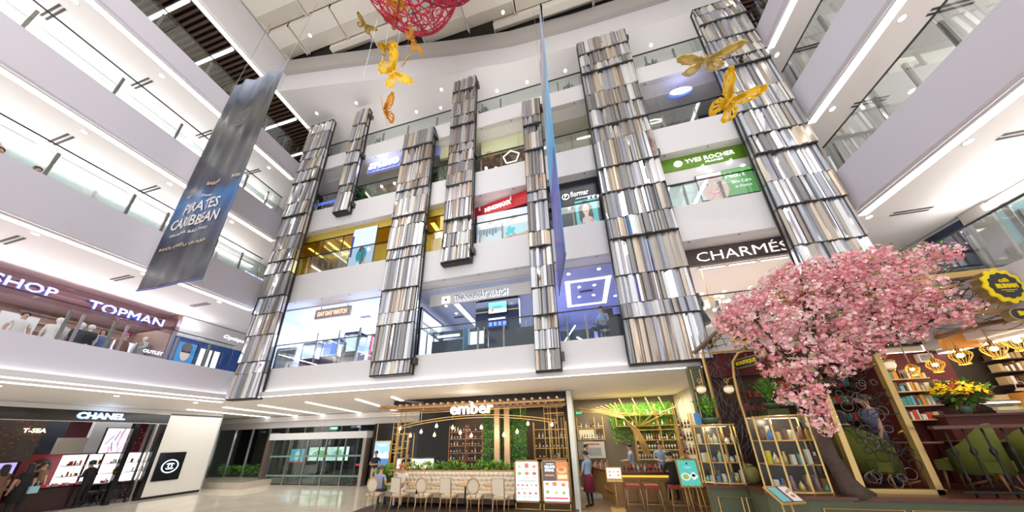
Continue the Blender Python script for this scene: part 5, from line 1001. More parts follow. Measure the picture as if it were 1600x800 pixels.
shelf_unit(3.45, 3.95, 11.7, (1.5, 1.95, 2.4), .9, 2.9, 'small side shelf of bottles at the right wall of the bar', BRASS)
for z in (1.5, 1.95, 2.4):
    for k in range(4): bottle(3.52+k*.11, 11.8, z, 'bottle on the small side shelf at the right of the bar', 'bottles on the right side shelf', rg, [0, 0, 5, 2], 1.0)
o = thing('gold_rib_canopy', 'fan of curved gold ribs sweeping over the bar', 'canopy', (1.8, 12.4, 1.6))
for k in range(9):
    b = MB(); y = 12.0+.09*k; xe = -.12+.2*k; ze = 3.12+.045*k; b.tube([(2.42-.01*k, y, 1.45), (2.3-.01*k, y, 2.0), (2.12-.01*k, y, 2.4), (1.7+.01*k, y-.05, 2.78+.01*k), ((1.2+xe)/2+.25, y-.1, (2.95+ze)/2), (xe, y-.2, ze)], .018, GOLDP, 6); b.build('rib', o)
for k in range(4): xx = 1.9+.5*k; b = MB(); b.tube([(2.3, 12.6, 2.5), (xx, 12.5, 3.0), (xx-.25, 12.3, 3.6)], .018, GOLDP, 5); b.build('rib', o)
b = MB(); b.tube([(3.2, 12.6, 3.0), (3.75, 12.5, 3.2), (3.9, 12.3, 3.55)], .03, GOLDP, 6); b.build('rib', o)
b = MB(); b.tube([(.0, 12.2, 3.3), (1.4, 12.4, 3.05), (2.4, 12.6, 2.95)], .02, GOLDP, 6); b.build('tie_bar', o)
o = thing('exit_sign', 'green exit sign on the white wall edge left of the bar', 'sign', (-.15, 12.9, 3.1)); b = MB(); b.box((-.22, 12.9, 3.08), (.18, 12.95, 3.24), mat('exit_case')); b.build('case', o); b = MB(); text_mb(b, 'EXIT', (-.14, 12.89, 3.11), XP, ZP, .26, .1, em('exit_green', ()), .004, .03); b.build('lettering', o)
o = thing('picture_panel', 'white notice with red heading on the grey brick behind the waiters', 'poster', (.1, 13.05, 1.3)); b = MB(); b.box((.05, 13.05, 1.3), (.9, 13.09, 1.95), mat('notice_white', (.6, .6, .62), .5)); b.build('board', o); b = MB(); [b.box((.15+.07*k_, 13.045, 1.82), (.2+.07*k_, 13.05, 1.88), mat('notice_red', (.5, .03, .04), .5)) for k_ in range(8)]; b.box((.2, 13.045, 1.4), (.75, 13.05, 1.72), mat('notice_blue', (.35, .38, .45), .5)); b.build('print', o)
b = MB(); 
for k in range(12): b.box((.1+.07*k, 12.5, 1.04), (.15+.07*k, 12.6, 1.1+.08*(k % 3)), [WOOD, STEEL, mat('jar_orange', (.7, .25, .03), .3)][k % 3])
tag(b.build('condiments', None, (.1, 12.5, 1.04)), 'jars and small utensils on the back part of the bar counter', 'jars', kind='stuff')
# free standing signs
o = thing('menu_stand', 'small white framed menu card on a wooden post before the bar', 'sign', (.86, 10.0, 0)); b = MB(); b.cbox((.86, 9.95, 1.08), (.46, .03, .34), GOLDP); b.box((.63, 9.9, .84), (1.09, 10.05, .9), GOLDP); b.build('card_frame', o); b = MB(); f = Flat(b, (.655, 9.932, .935), XP, ZP, .41, .29); f.rect(0, 0, 1, 1, em('card_white', (1, .98, .95), .8))
for k in range(6): f.ell(.2+.3*(k % 3), .65-.35*(k//3), .08, .1, em('food%d' % (k % 5), ()), 8)
b.build('card', o); b = MB(); b.tube([(.86, 9.98, .9), (.86, 10.0, .03)], .022, WOOD, 8); b.build('post', o); b = MB(); b.box((.66, 9.85, 0), (1.06, 10.2, .1), GOLDP); b.build('base', o)
o = thing('easel', 'teal framed poster on a gold easel at the right end of the bar stools', 'sign', (2.95, 9.9, 0)); M = Matrix.Translation((2.95, 9.9, 1.1)) @ Matrix.Rotation(-.12, 4, 'X')
b = MB(); b.box((-.29, 0, -.38), (.29, .03, .38), GOLDP, M); b.build('frame', o); b = MB(); f = Flat(b, M @ Vector((-.25, -.002, -.34)), XP, M.to_3x3() @ ZP, .5, .68); f.rect(0, 0, 1, 1, em('teal_poster', (.12, .62, .55), .8)).ell(.5, .87, .05, .04, DSTEEL).ell(.3, .35, .24, .15, em('card_white', ())).ell(.3, .35, .18, .11, em('food2', ())).poly([(.5, .4), (.75, .55), (.95, .35), (.7, .22)], em('card_white', ())).ell(.72, .4, .1, .06, DWOOD).rect(.3, .72, .7, .735, em('card_white', ())).rect(.38, .68, .62, .69, em('card_white', ())); b.build('poster', o)
for p, q in (((-.2, 0, -.3), (2.72, 9.75, 0)), ((-.1, 0, -.3), (2.86, 9.75, 0)), ((.1, 0, -.3), (3.05, 9.75, 0)), ((.2, 0, -.3), (3.18, 9.75, 0)), ((0, .05, .3), (2.95, 10.35, 0))): b = MB(); b.tube([M @ Vector(p), q], .013, GOLDP, 6); b.build('leg', o)
b = MB(); b.tube([M @ Vector((-.15, .01, .38)), M @ Vector((0, .01, .46)), M @ Vector((.15, .01, .38))], .015, GOLDP, 6); b.build('crest', o)
area_light('bar_ceiling_light', (2, 12.2, 3.65), 3, 120, (1, .86, .62), size_y=1.4)
area_light('bar_green_light', (2.6, 12.75, 3.55), 2.2, 30, (.9, 1, .6), size_y=.1)
# ================================================================ CAFE on the green panelled platform (right)
PZ = 1.2; EDGEW = mat('edge_dark_wood', (.10, .035, .025), .3)
def plinth(poly, z1, nm):
    b = MB(); n = len(poly); b.add([(x, y, 0) for x, y in poly]+[(x, y, z1-.05) for x, y in poly], [tuple(range(n))[::-1], tuple(range(n, 2*n))]+[(i, (i+1) % n, n+(i+1) % n, n+i) for i in range(n)], GREEN)
    cx, cy = sum(p[0] for p in poly)/n, sum(p[1] for p in poly)/n; q = [(x+(.04 if x > cx else -.04), y+(.04 if y > cy else -.04)) for x, y in poly]
    b.add([(x, y, z1-.05) for x, y in q]+[(x, y, z1) for x, y in q], [tuple(range(n))[::-1], tuple(range(n, 2*n))]+[(i, (i+1) % n, n+(i+1) % n, n+i) for i in range(n)], EDGEW); return struct(nm, b)
plinth([(3.42, 6.0), (12, 6.0), (12, 8.95), (3.9, 8.95), (3.9, 7.0), (3.05, 6.9), (3.05, 6.35)], PZ, 'floor_cafe_platform')
plinth([(2.42, 6.95), (3.45, 6.95), (3.6, 7.75), (2.6, 7.75)], PZ, 'floor_cafe_plinth')
def mould(name, pts, label=None):
    b = MB(); b.tube(pts, .014, BRASS, 4, closed=True, smooth=False); return struct(name, b)
mould('trim_gold_panel', [(2.50, 6.93, .1), (2.90, 6.93, .1), (2.90, 6.93, 1.0), (2.50, 6.93, 1.0)]); mould('trim_gold_panel', [(2.98, 6.93, .1), (3.38, 6.93, .1), (3.38, 6.93, 1.0), (2.98, 6.93, 1.0)])
for k in range(7): mould('trim_gold_panel', [(3.6+k*1.1, 5.985, .1), (4.6+k*1.1, 5.985, .1), (4.6+k*1.1, 5.985, 1.03), (3.6+k*1.1, 5.985, 1.03)])
for k in range(5): b = MB(); b.box((3.3+.0*k, 6.92+.0, 0), (3.9, 7.35, .2), EDGEW) if k == 0 else b.box((3.1+.13*k, 6.92, .0), (3.9, 7.35, .22*k), EDGEW); struct('floor_cafe_step', b)
# walls and ceiling
b = MB(); b.box((2.68, 7.44, PZ), (2.98, 7.60, 3.74), GREEN); struct('wall_cafe_left', b)
b = MB(); b.add([(2.70, 7.60, .0), (2.78, 7.60, 0), (4.0, 9.5, 0), (3.92, 9.55, 0), (2.70, 7.60, 3.74), (2.78, 7.60, 3.74), (4.0, 9.5, 3.74), (3.92, 9.55, 3.74)], [(0, 3, 2, 1), (4, 5, 6, 7), (0, 1, 5, 4), (1, 2, 6, 5), (2, 3, 7, 6), (3, 0, 4, 7)], GREEN); struct('wall_cafe_side', b)
for z0, z1 in ((1.35, 2.4), (2.5, 3.1), (3.18, 3.66)): mould('trim_gold_panel', [(2.73, 7.43, z0), (2.92, 7.43, z0), (2.92, 7.43, z1), (2.73, 7.43, z1)])
b = MB(); b.box((3.7, 8.9, PZ), (6.6, 9.0, 3.74), mat('cafe_dark_wall', (.045, .02, .018), .6)); struct('wall_cafe_back', b)
b = MB(); b.box((6.6, 7.66, PZ), (6.66, 9.0, 3.74), MAROON); struct('wall_cafe_inner', b)
b = MB(); b.box((3.05, 7.5, 3.45), (6.6, 7.6, 4.02), MAROON); struct('wall_cafe_lintel', b)
b = MB(); b.box((6.6, 7.58, PZ), (7.62, 7.66, 3.74), MAROON); struct('wall_cafe_maroon', b)
b = MB(); b.box((7.62, 7.6, PZ), (12, 7.68, 3.74), mat('cafe_shelf_black', (.02, .014, .01), .5)); struct('wall_cafe_shelves', b)
o = thing('scrollwork_screen', 'tall gold frame filled with black iron scrollwork beside the tree trunk', 'frame', (4.9, 6.3, PZ)); o['label'] = 'tall gold frame filled with black iron scrollwork beside the tree trunk'
X0, X1, YY = 4.42, 5.40, 6.3
for x in (X0, X1): b = MB(); b.box((x-.045, YY, PZ), (x+.045, YY+.09, 3.98), BRASS); b.build('upright', o)
for z in (PZ, 3.95): b = MB(); b.box((X0-.045, YY, z), (X1+.045, YY+.09, z+.07), BRASS); b.build('cross_bar', o)
rg = random.Random(21); b = MB(); IR = mat('iron_black', (.03, .028, .026), .45, .6); SPx = mat('iron_grey', (.16, .15, .14), .4, .6)
for k in range(95):
    x, z, r = rg.uniform(X0+.12, X1-.12), rg.uniform(PZ+.15, 3.85), rg.uniform(.05, .12); a0 = rg.uniform(0, 6); sp = rg.choice((5.0, 6.2))
    b.tube([(x+r*(1-.25*t/12)*math.cos(a0+sp*t/12), YY+.04, z+r*(1-.25*t/12)*math.sin(a0+sp*t/12)) for t in range(13)], .0075, rg.choice((IR, IR, SPx)), 4, cap=False)
for k in range(10):
    x, z = rg.uniform(X0+.1, X1-.1), rg.uniform(PZ+.2, 3.5); a = rg.uniform(0, 3); b.tube([(max(X0, min(X1, x+.12*t*math.cos(a)+.05*math.sin(t*2))), YY+.05, z+.1*t*abs(math.sin(a))) for t in range(6)], .008, IR, 4)
b.build('scrollwork', o)
def branches(mb, x0, x1, z0, z1, y, n, rg, m, r=.008, ang=(.2, .9), seg=7, step=.13):
    for k in range(n):
        p = Vector((rg.uniform(x0, x1), y+rg.uniform(-.02, .02), rg.uniform(z0, z1))); a = rg.uniform(*ang)*rg.choice((1, 1, -1)) + (PI if rg.random() < .5 else 0); pts = [p.copy()]
        for t in range(seg):
            a += rg.uniform(-.35, .35); p = p+Vector((math.cos(a)*step, 0, math.sin(a)*step)); p.x = max(x0, min(x1, p.x)); p.z = max(z0, min(z1, p.z)); pts.append(p.copy())
        mb.tube(pts, [r*(1-.6*i/seg) for i in range(seg+1)], m, 4, cap=False)
TW = mat('twig_dark', (.06, .05, .04), .6)
o = thing('gold_canopy_frame', 'long gold beams with black branch lattice between them over the cafe', 'canopy', (6.5, 6.2, 4.0))
b = MB(); b.box((4.0, 6.05, 4.72), (9.6, 6.17, 4.83), GOLDP); b.build('upper_beam', o); b = MB(); b.box((4.4, 6.1, 4.03), (9.6, 6.16, 4.09), GOLDP); b.build('lower_beam', o)
b = MB(); b.tube([(5.9, 6.12, 4.72), (6.3, 6.12, 4.5), (6.65, 6.12, 4.25), (6.9, 6.12, 4.06)], .03, mat('branch_brown', (.30, .18, .07), .6), 6); b.tube([(6.3, 6.12, 4.5), (6.28, 6.12, 4.62), (6.2, 6.12, 4.72)], .022, MATS['branch_brown'], 6); b.build('branch_brace', o)
rg = random.Random(5); b = MB(); branches(b, 4.6, 9.4, 4.08, 4.73, 6.13, 120, rg, TW, .009, (.1, .9)); b.build('branch_lattice', o)
b = MB(); branches(b, 6.2, 9.0, 3.72, 4.02, 6.15, 26, rg, TW, .006, (.1, .5)); b.build('lower_lattice', o)
b = MB()
for x in (9.0, 11.8): b.box((x, 6.08, PZ), (x+.07, 6.16, 4.72), GOLDP)
b.build('post', o)
# domed lattice roof above the beams
b = MB(); rg = random.Random(9)
def dome(u, v): x = 6.4+3.4*u; y = 6.15+1.3*v; return Vector((x, y, 4.83+ (5.42-.25*u-4.83)*math.sin(min(1, v*1.15)*PI/2)*(1 if u > .12 else u/.12)))
for k in range(90):
    u, v = rg.uniform(0, .9), rg.uniform(0, .9); pts = []; dv = rg.uniform(-.06, .06)
    for t in range(7): pts.append(dome(min(1, u+.035*t), max(0, min(1, v+dv*t+.01*rg.uniform(-1, 1)))))
    b.tube(pts, .008, TW, 4, cap=False)
b.build('lattice_dome', o); b = MB(); b.tube([dome(t/12, .98)+Vector((0, 0, .02)) for t in range(13)], .03, GOLDP, 6); b.tube([dome(t/12, .45)+Vector((0, 0, .0)) for t in range(13)], .02, TW, 6); b.build('dome_rim', o)
# wooden arch under the beams and orange timber panel
o = thing('wooden_arch', 'curved dark wooden arch under the gold beam at the right edge', 'arch', (7.4, 6.25, 3.6)); b = MB(); b.tube([(6.3+1.9*t/12, 6.25, 3.70+.22*math.sin(PI*.5*min(1, t/8))) for t in range(13)], .045, mat('arch_wood', (.22, .12, .05), .5), 6); b.build('arch_beam', o)
b = MB(); b.box((7.0, 6.9, 3.62), (7.55, 6.96, 3.95), mat('orange_wood', (.55, .25, .05), .45, noise=(5, .2))); b.build('timber_panel', o)
YEL = mat('sign_yellow', (.95, .72, .0), .4); SDK = mat('sign_dark', (.03, .032, .035), .4); SBR = mat('sign_side_brown', (.22, .15, .06), .4)
def scallop(r, n=12, a=.07): return [(r*(1+a*math.cos(n*t*2*PI/96))*math.cos(t*2*PI/96), r*(1+a*math.cos(n*t*2*PI/96))*math.sin(t*2*PI/96)) for t in range(96)]
def cafe_sign(c, U, label):
    U = Vector(U).normalized(); N = U.cross(ZP); c = Vector(c); o = thing('round_sign', label, 'sign', tuple(c))
    b = MB(); b.prism(scallop(.30), c-N*.06, U, ZP, N, .12, SBR); b.build('sign_body', o); b = MB(); b.prism(scallop(.305), c+N*.06, U, ZP, N, .02, YEL); b.build('yellow_rim', o)
    b = MB(); b.prism(scallop(.23, a=.05), c+N*.08, U, ZP, N, .008, SDK); b.build('dark_face', o)
    b = MB(); P = c+N*.09; text_mb(b, 'cafè', P-U*.075+ZP*.055, U, ZP, .15, .075, YEL, .01, .02); text_mb(b, 'RUNAM', P-U*.16-ZP*.055, U, ZP, .32, .085, YEL, .01, .06)
    b.prism([(-.12, -.09), (.12, -.09), (.12, -.08), (-.12, -.08)], P, U, ZP, N, .006, YEL); b.prism([(-.06, -.12), (.06, -.12), (.06, -.11), (-.06, -.11)], P, U, ZP, N, .006, YEL); b.build('lettering', o); return o
def boutique(c, U, w, label):
    U = Vector(U).normalized(); N = U.cross(ZP); c = Vector(c); o = thing('plaque_sign', label, 'sign', tuple(c)); h = .22
    def stad(w, h): return [(w/2-h/2+h/2*math.cos(t*PI/10-PI/2), h/2*math.sin(t*PI/10-PI/2)) for t in range(11)]+[(-w/2+h/2+h/2*math.cos(t*PI/10+PI/2), h/2*math.sin(t*PI/10+PI/2)) for t in range(11)]
    b = MB(); b.prism(stad(w, h), c-N*.05, U, ZP, N, .09, SBR); b.build('sign_body', o); b = MB(); b.prism(stad(w-.01, h-.01), c+N*.04, U, ZP, N, .008, mat('sign_rim_tan', (.5, .4, .22), .4)); b.build('rim', o)
    b = MB(); b.prism(stad(w-.035, h-.035), c+N*.047, U, ZP, N, .006, SDK); b.build('dark_face', o); b = MB(); text_mb(b, 'BOUTIQUE', c+N*.055-U*(w*.36)-ZP*.05, U, ZP, w*.72, .10, YEL, .01, .05); b.build('lettering', o)
    return o
cafe_sign((7.04, 5.9, 4.39), (1, .18, 0), 'yellow scalloped round cafe sign on the gold beam at right'); boutique((7.3, 5.95, 3.90), (1, .1, 0), .72, 'dark oval ended plaque with yellow word under the right round sign')
cafe_sign((3.95, 7.15, 4.42), (.35, -.93, 0), 'yellow scalloped round cafe sign half hidden by the pink blossom'); boutique((3.84, 7.2, 3.70), (.45, -.89, 0), .62, 'dark plaque with yellow word on the curved post left of the blossom')
# left gable: beams, twig lattice, curved post
o = thing('gold_gable_frame', 'gold gable frame with branch lattice at the left of the cafe', 'frame', (3.3, 7.4, PZ))
BW = mat('gable_brown', (.23, .15, .08), .5)
def bar(o, p, q, r, m, nm): b = MB(); b.tube([p, q], r, m, 4, smooth=False); b.build(nm, o)
bar(o, (2.86, 7.36, 4.05), (3.75, 7.3, 4.76), .045, BW, 'roof_beam'); bar(o, (3.75, 7.3, 4.76), (5.2, 7.2, 5.15), .045, BW, 'roof_beam'); bar(o, (2.9, 7.4, 4.04), (4.6, 7.4, 4.03), .028, GOLDP, 'cross_beam')
bar(o, (3.04, 7.38, PZ), (3.04, 7.38, 4.05), .03, GOLDP, 'upright'); bar(o, (3.09, 7.42, PZ), (3.09, 7.42, 3.95), .018, BW, 'upright'); bar(o, (3.2, 7.42, 4.15), (3.75, 7.38, 4.6), .02, GOLDP, 'inner_rafter'); bar(o, (4.62, 7.42, PZ), (4.62, 7.42, 4.0), .03, BW, 'upright')
rg = random.Random(15); b = MB(); branches(b, 3.1, 3.72, 1.5, 4.0, 7.42, 75, rg, mat('twig_grey', (.12, .11, .11), .6), .008, (.7, 1.5)); branches(b, 3.6, 4.55, 2.2, 3.1, 7.5, 16, rg, TW, .007, (.7, 1.5)); b.build('branch_lattice', o)
b = MB()
for k in range(34):
    x = rg.uniform(3.0, 4.4); zt = 4.06+(x-2.9)*.78; z = rg.uniform(4.08, max(4.1, min(zt, 4.9))); a = rg.uniform(0, 3); pts = [Vector((x, 7.38, z))]
    for t in range(5): a += rg.uniform(-.5, .5); p = pts[-1]+Vector((math.cos(a)*.07, 0, math.sin(a)*.07)); p.z = max(4.06, min(p.z, 4.06+max(.02, (p.x-2.9)*.78))); pts.append(p)
    b.tube(pts, .007, TW, 4, cap=False)
b.build('gable_lattice', o)
o = thing('curved_gold_post', 'curved gold post that carries the plaque left of the blossom', 'post', (3.62, 7.2, PZ)); b = MB(); b.tube([(3.64, 7.28, PZ), (3.52, 7.28, 2.2), (3.50, 7.28, 2.9), (3.52, 7.27, 3.4), (3.58, 7.26, 3.75), (3.72, 7.24, 3.93), (3.88, 7.2, 3.98)], .028, GOLDP, 6); b.build('post', o); b = MB(); b.tube([(3.88, 7.2, 3.98), (3.88, 7.2, 4.12)], .03, BW, 6); b.tube([(3.84, 7.2, 3.9), (3.84, 7.2, 3.8)], .012, BW, 6); b.build('bracket', o)
def lantern(x, y, z, label, hang):
    o = thing('globe_lantern', label, 'lamp', (x, y, z)); b = MB(); b.ball((x, y, z), .10, mat('lantern_glass', (.75, .68, .55), .1, emit=.5, ecol=(1, .85, .6)), 12, (1, 1, .9)); b.build('glass_globe', o)
    b = MB(); b.lathe([(.07, .09), (.10, .07), (.10, .05)], (x, y, z), BRASS, 12); b.lathe([(.02, -.12), (.06, -.1), (.07, -.07)], (x, y, z), BRASS, 12); b.tube([(x, y, z+.09), (x, y, z+.2)], .01, BRASS, 5)
    b.tube([(x+.04*math.cos(a*PI/8), y, z+.2+.05*math.sin(a*PI/8)) for a in range(16)], .007, BRASS, 4, closed=True); b.tube([(x, y, z+.2), hang], .01, BRASS, 5); b.build('brass_mount', o)
    b = MB(); b.ball((x, y-.02, z-.0), .03, em('bulb_core', (1, .85, .6), 6), 8); b.build('bulb', o); return o
lantern(2.80, 7.28, 3.15, 'brass globe lantern on the green wall panel at the cafe corner', (2.84, 7.4, 3.3)); lantern(3.36, 7.3, 3.12, 'brass globe lantern hanging before the branch lattice left of the plaque post', (3.5, 7.3, 3.4)); lantern(4.36, 7.3, 3.45, 'brass globe lantern just under the left edge of the blossom', (4.3, 7.45, 3.7)); lantern(5.62, 6.45, 3.3, 'brass globe lantern above the gold frame below the blossom', (5.45, 6.36, 3.8))
# glass display cases
rgp = random.Random(99)
def case(cx, cy, z, w, d, h, rz, label, plab):
    o = thing('display_case', label, 'display case', (cx, cy, z)); M = Matrix.Translation((cx, cy, z)) @ Matrix.Rotation(rz, 4, 'Z')
    plan = [(-w*.5, d*.5), (-w*.5, -.0), (-w*.34, -d*.42), (0, -d*.5), (w*.34, -d*.42), (w*.5, 0), (w*.5, d*.5)]; n = len(plan); T = lambda p, q: M @ Vector((p[0], p[1], q))
    for lv, nm in ((.02, 'base_frame'), (h*.35, 'shelf'), (h*.66, 'shelf'), (h-.03, 'top_frame')):
        b = MB(); t = .035 if 'frame' in nm else .018; b.tube([T(p, lv) for p in plan], t*.6, BRASS, 4, closed=True, smooth=False)
        if lv < h*.9: b.add([T(p, lv-.004) for p in plan]+[T(p, lv+.004) for p in plan], [tuple(range(n)), tuple(range(n, 2*n))[::-1]], CASEG if 'frame' not in nm else mat('case_floor', (.55, .42, .2), .3))
        b.build(nm, o)
    for p in plan: b = MB(); b.tube([T(p, 0), T(p, h)], .018, BRASS, 4, smooth=False); b.build('corner_post', o)
    for p, q in zip(plan, plan[1:]): b = MB(); b.add([T(p, .03), T(q, .03), T(q, h-.04), T(p, h-.04)], [(0, 1, 2, 3)], CASEG); b.build('glass_pane', o)
    b = MB(); b.add([T(p, h) for p in plan], [tuple(range(n))], mat('case_top', (.60, .45, .20), .3)); b.add([T((-w*.5, d*.49), 0), T((w*.5, d*.49), 0), T((w*.5, d*.49), h), T((-w*.5, d*.49), h)], [(0, 1, 2, 3)], mat('case_back', (.06, .05, .05), .3)); b.build('back_panel', o)
    for p in (plan[0], plan[3], plan[6]): b = MB(); b.lathe([(.015, -.03), (.025, 0)], T(p, 0), BRASS, 8); b.build('foot', o)
    b = MB(); b.box(tuple((-w*.3, -.02, h-.055)), (w*.3, .0, h-.045), em('case_light', (1, .95, .8), 4), M); b.build('light_strip', o)
    pal = [mat('prod_gold', (.62, .45, .16), .3, .4), mat('prod_cream', (.70, .66, .55), .4), mat('prod_brown', (.20, .11, .07), .5), mat('prod_teal', (.20, .50, .48), .4), mat('prod_purple', (.30, .18, .25), .4), mat('prod_white', (.8, .8, .78), .4), mat('prod_blue', (.08, .22, .55), .4), mat('prod_yellow', (.75, .6, .05), .4)]
    for li, lv in enumerate((.03, h*.35, h*.66)):
        for k in range(13):
            u = -w*.42+k*w*.84/12; row = k % 2; y = (-.22 if row else .08)*d*(1 if abs(u) < w*.36 else .1); p = M @ Vector((u, y, lv+.006)); kind = rgp.choice((0, 0, 1, 2)); m = rgp.choice(pal[:3]*3+pal); b = MB(); hh = rgp.uniform(.09, h*.2)
            if kind == 0: b.cbox((p.x, p.y, p.z+hh/2), (.06, .05, hh), m, rz); nmm = 'gift_box'
            elif kind == 1: b.lathe([(.025, 0), (.032, hh*.5), (.018, hh*.8), (.02, hh)], p, m, 8); nmm = 'jar'
            else: b.lathe([(.035, 0), (.045, hh*.4), (.03, hh*.7), (.008, hh*.9), (.012, hh)], p, m, 8); nmm = 'teapot'
            tag(b.build(nmm, None, tuple(p)), f'small {"boxed" if kind == 0 else "rounded"} gift item inside the {plab} glass case', 'gift', f'{"boxed" if kind == 0 else "rounded"} goods in the {plab} glass case')
    return o
case(2.83, 7.22, PZ, .76, .40, 1.17, -.08, 'gold framed glass case on the left green plinth under the fern', 'left'); case(3.60, 6.33, PZ, .86, .46, 1.27, .06, 'larger gold framed glass case beside the tree trunk', 'right')
point_light('case_light_left', (2.83, 7.15, PZ+1.08), 5, (1, .88, .6), .04); point_light('case_light_right', (3.6, 6.25, PZ+1.18), 6, (1, .88, .6), .04)
BOWL = mat('bowl_green', (.10, .16, .09), .3)
def fern(x, y, z, r, label, seed, stand=None):
    o = thing('potted_fern', label, 'plant', (x, y, z)); b = MB(); b.lathe([(.08, 0), (.17, .08), (.19, .13), (.17, .13)], (x, y, z), BOWL, 14); b.build('bowl', o); b = MB(); rg = random.Random(seed)
    for k in range(60):
        a = rg.uniform(0, 2*PI); t = rg.uniform(.1, .8); p = Vector((x, y, z+.12)); pts = []
        for s in range(6): q = s/5; pts.append(p+Vector((math.cos(a)*t*q*r, math.sin(a)*t*q*r, r*(1.3*q-.5*t*q*q))))
        for s in range(1, 6):
            for sd in (-1, 1):
                e = Vector((-math.sin(a), math.cos(a), .2))*sd*.055*(1.1-s/6); b.add([pts[s-1], pts[s-1]+(pts[s]-pts[s-1])*.5+e, pts[s]], [(0, 1, 2)], rg.choice([LEAF, mat('leaf_bright'), LEAF]))
    b.build('fronds', o); return o
fern(2.80, 7.2, PZ+1.18, .42, 'bright green fern in a bowl on top of the left glass case', 1)
tag(MB().box((4.0, 7.35, PZ), (4.4, 7.7, 2.66), mat('olive_cabinet', (.10, .11, .03), .6)).build('plant_stand', None, (4.0, 7.35, PZ)), 'olive green tall stand under the trailing fern behind the large case', 'stand')
fern(4.2, 7.5, 2.66, .5, 'trailing fern in a green bowl on the tall stand below the lantern', 2)
tag(MB().box((2.50, 7.12, PZ+1.18), (2.59, 7.22, PZ+1.42), mat('blue_box', (.05, .25, .6), .4)).build('blue_box', None, (2.50, 7.12, PZ+1.18)), 'small bright blue box on top of the left glass case', 'box')
o = thing('urn', 'squat yellow green urn on the plinth beside the left glass case', 'urn', (3.30, 7.25, PZ)); b = MB(); b.lathe([(.09, 0), (.16, .08), (.17, .2), (.13, .3), (.07, .33)], (3.30, 7.25, PZ), mat('urn_green', (.28, .25, .08), .4), 16); b.build('body', o); b = MB(); b.lathe([(.09, .33), (.08, .36), (.02, .38)], (3.30, 7.25, PZ), MATS['urn_green'], 16); b.build('lid', o)
o = thing('menu_stand', 'tilted open menu board in teal and white on a gold stand by the steps', 'sign', (3.0, 5.75, 0)); M = Matrix.Translation((2.98, 5.7, 1.27)) @ Matrix.Rotation(.35, 4, 'Z') @ Matrix.Rotation(-.9, 4, 'X')
b = MB(); b.box((-.2, -.0, -.16), (.2, .03, .16), BRASS, M); b.build('frame', o); b = MB(); f = Flat(b, M @ Vector((-.18, -.001, -.14)), M.to_3x3() @ XP, M.to_3x3() @ ZP, .36, .28); f.rect(0, 0, 1, 1, mat('menu_burgundy', (.15, .01, .03), .4)).rect(.02, .03, .45, .97, mat('menu_teal', (.15, .50, .52), .4)).rect(.55, .03, .98, .97, mat('menu_paper', (.75, .78, .76), .4)).ell(.7, .6, .06, .08, mat('menu_redspot', (.6, .12, .06), .5)).ell(.85, .7, .06, .08, mat('menu_redspot')).ell(.78, .35, .08, .1, mat('menu_redspot')); b.build('menu_pages', o)
for dx in (-.06, .06): b = MB(); b.tube([(2.98+dx, 5.72, 1.22), (3.02+dx, 5.75, 0)], .013, BRASS, 6); b.build('leg', o)
# iron railing
o = thing('iron_railing', 'black iron balustrade with knuckled bars along the cafe front', 'railing', (6, 6.1, PZ)); b = MB(); b.box((5.45, 6.04, 2.17), (12, 6.12, 2.22), mat('rail_bronze', (.16, .09, .07), .3, .4)); b.build('handrail', o); b = MB(); b.box((5.45, 6.06, PZ+.06), (12, 6.1, PZ+.09), IR); b.build('bottom_rail', o); x = 5.6
while x < 11.9: b = MB(); b.lathe([(.012, 0), (.012, .22), (.026, .26), (.012, .30), (.012, .56), (.030, .60), (.034, .63), (.030, .66), (.012, .70), (.012, .97)], (x, 6.08, PZ+.0), IR, 8); b.build('baluster', o); x += .225
# furniture
def armchair(x, y, rz, label):
    o = thing('armchair', label, 'chair', (0, 0, 0)); prof = []
    b = MB(); b.box((-.3, -.3, .30), (.3, .3, .46), OLIVE); b.ball((0, 0, .46), .3, OLIVE, 14, (1, 1, .16)); b.build('seat', o)
    pts = [(.36*math.cos(a), .34*math.sin(a)) for a in [PI*(1.12-1.24*t/14) for t in range(15)]]; b = MB(); vs = []; n = len(pts)
    for i, (px_, py_) in enumerate(pts):
        hz = .62+.42*math.sin(PI*i/(n-1))**1.5
        for s_, z in ((1.0, .26), (1.0, hz), (.84, hz), (.84, .30)): vs.append((px_*s_, py_*s_, z))
    fs = [(4*i+k, 4*(i+1)+k, 4*(i+1)+(k+1) % 4, 4*i+(k+1) % 4) for i in range(n-1) for k in range(4)]+[(0, 1, 2, 3), (4*n-1, 4*n-2, 4*n-3, 4*n-4)]; b.add(vs, fs, OLIVE, True)
    for r_ in range(2):
        for c_ in range(4): a = PI*(.75-.5*c_/3); b.ball((.30*math.cos(a), .285*math.sin(a), .66+.17*r_), .014, mat('olive_button', (.1, .11, .02), .8), 6)
    b.build('backrest', o)
    for sx in (-1, 1):
        for sy in (-1, 1): b = MB(); b.tube([(sx*.25, sy*.25, .32), (sx*.28, sy*.28, 0)], [.022, .014], mat('leg_walnut', (.25, .12, .05), .4), 6); b.build('leg', o)
    o.location = (x, y, PZ); o.rotation_euler = (0, 0, rz); o.scale = (1, 1, 1.0); return o
armchair(5.05, 6.85, 2.2, 'olive green tufted armchair behind the iron scrollwork frame'); armchair(6.38, 6.75, -2.6, 'olive green tufted armchair behind the railing near the display counter'); armchair(7.25, 6.75, 2.9, 'olive green armchair behind the railing at the right edge')
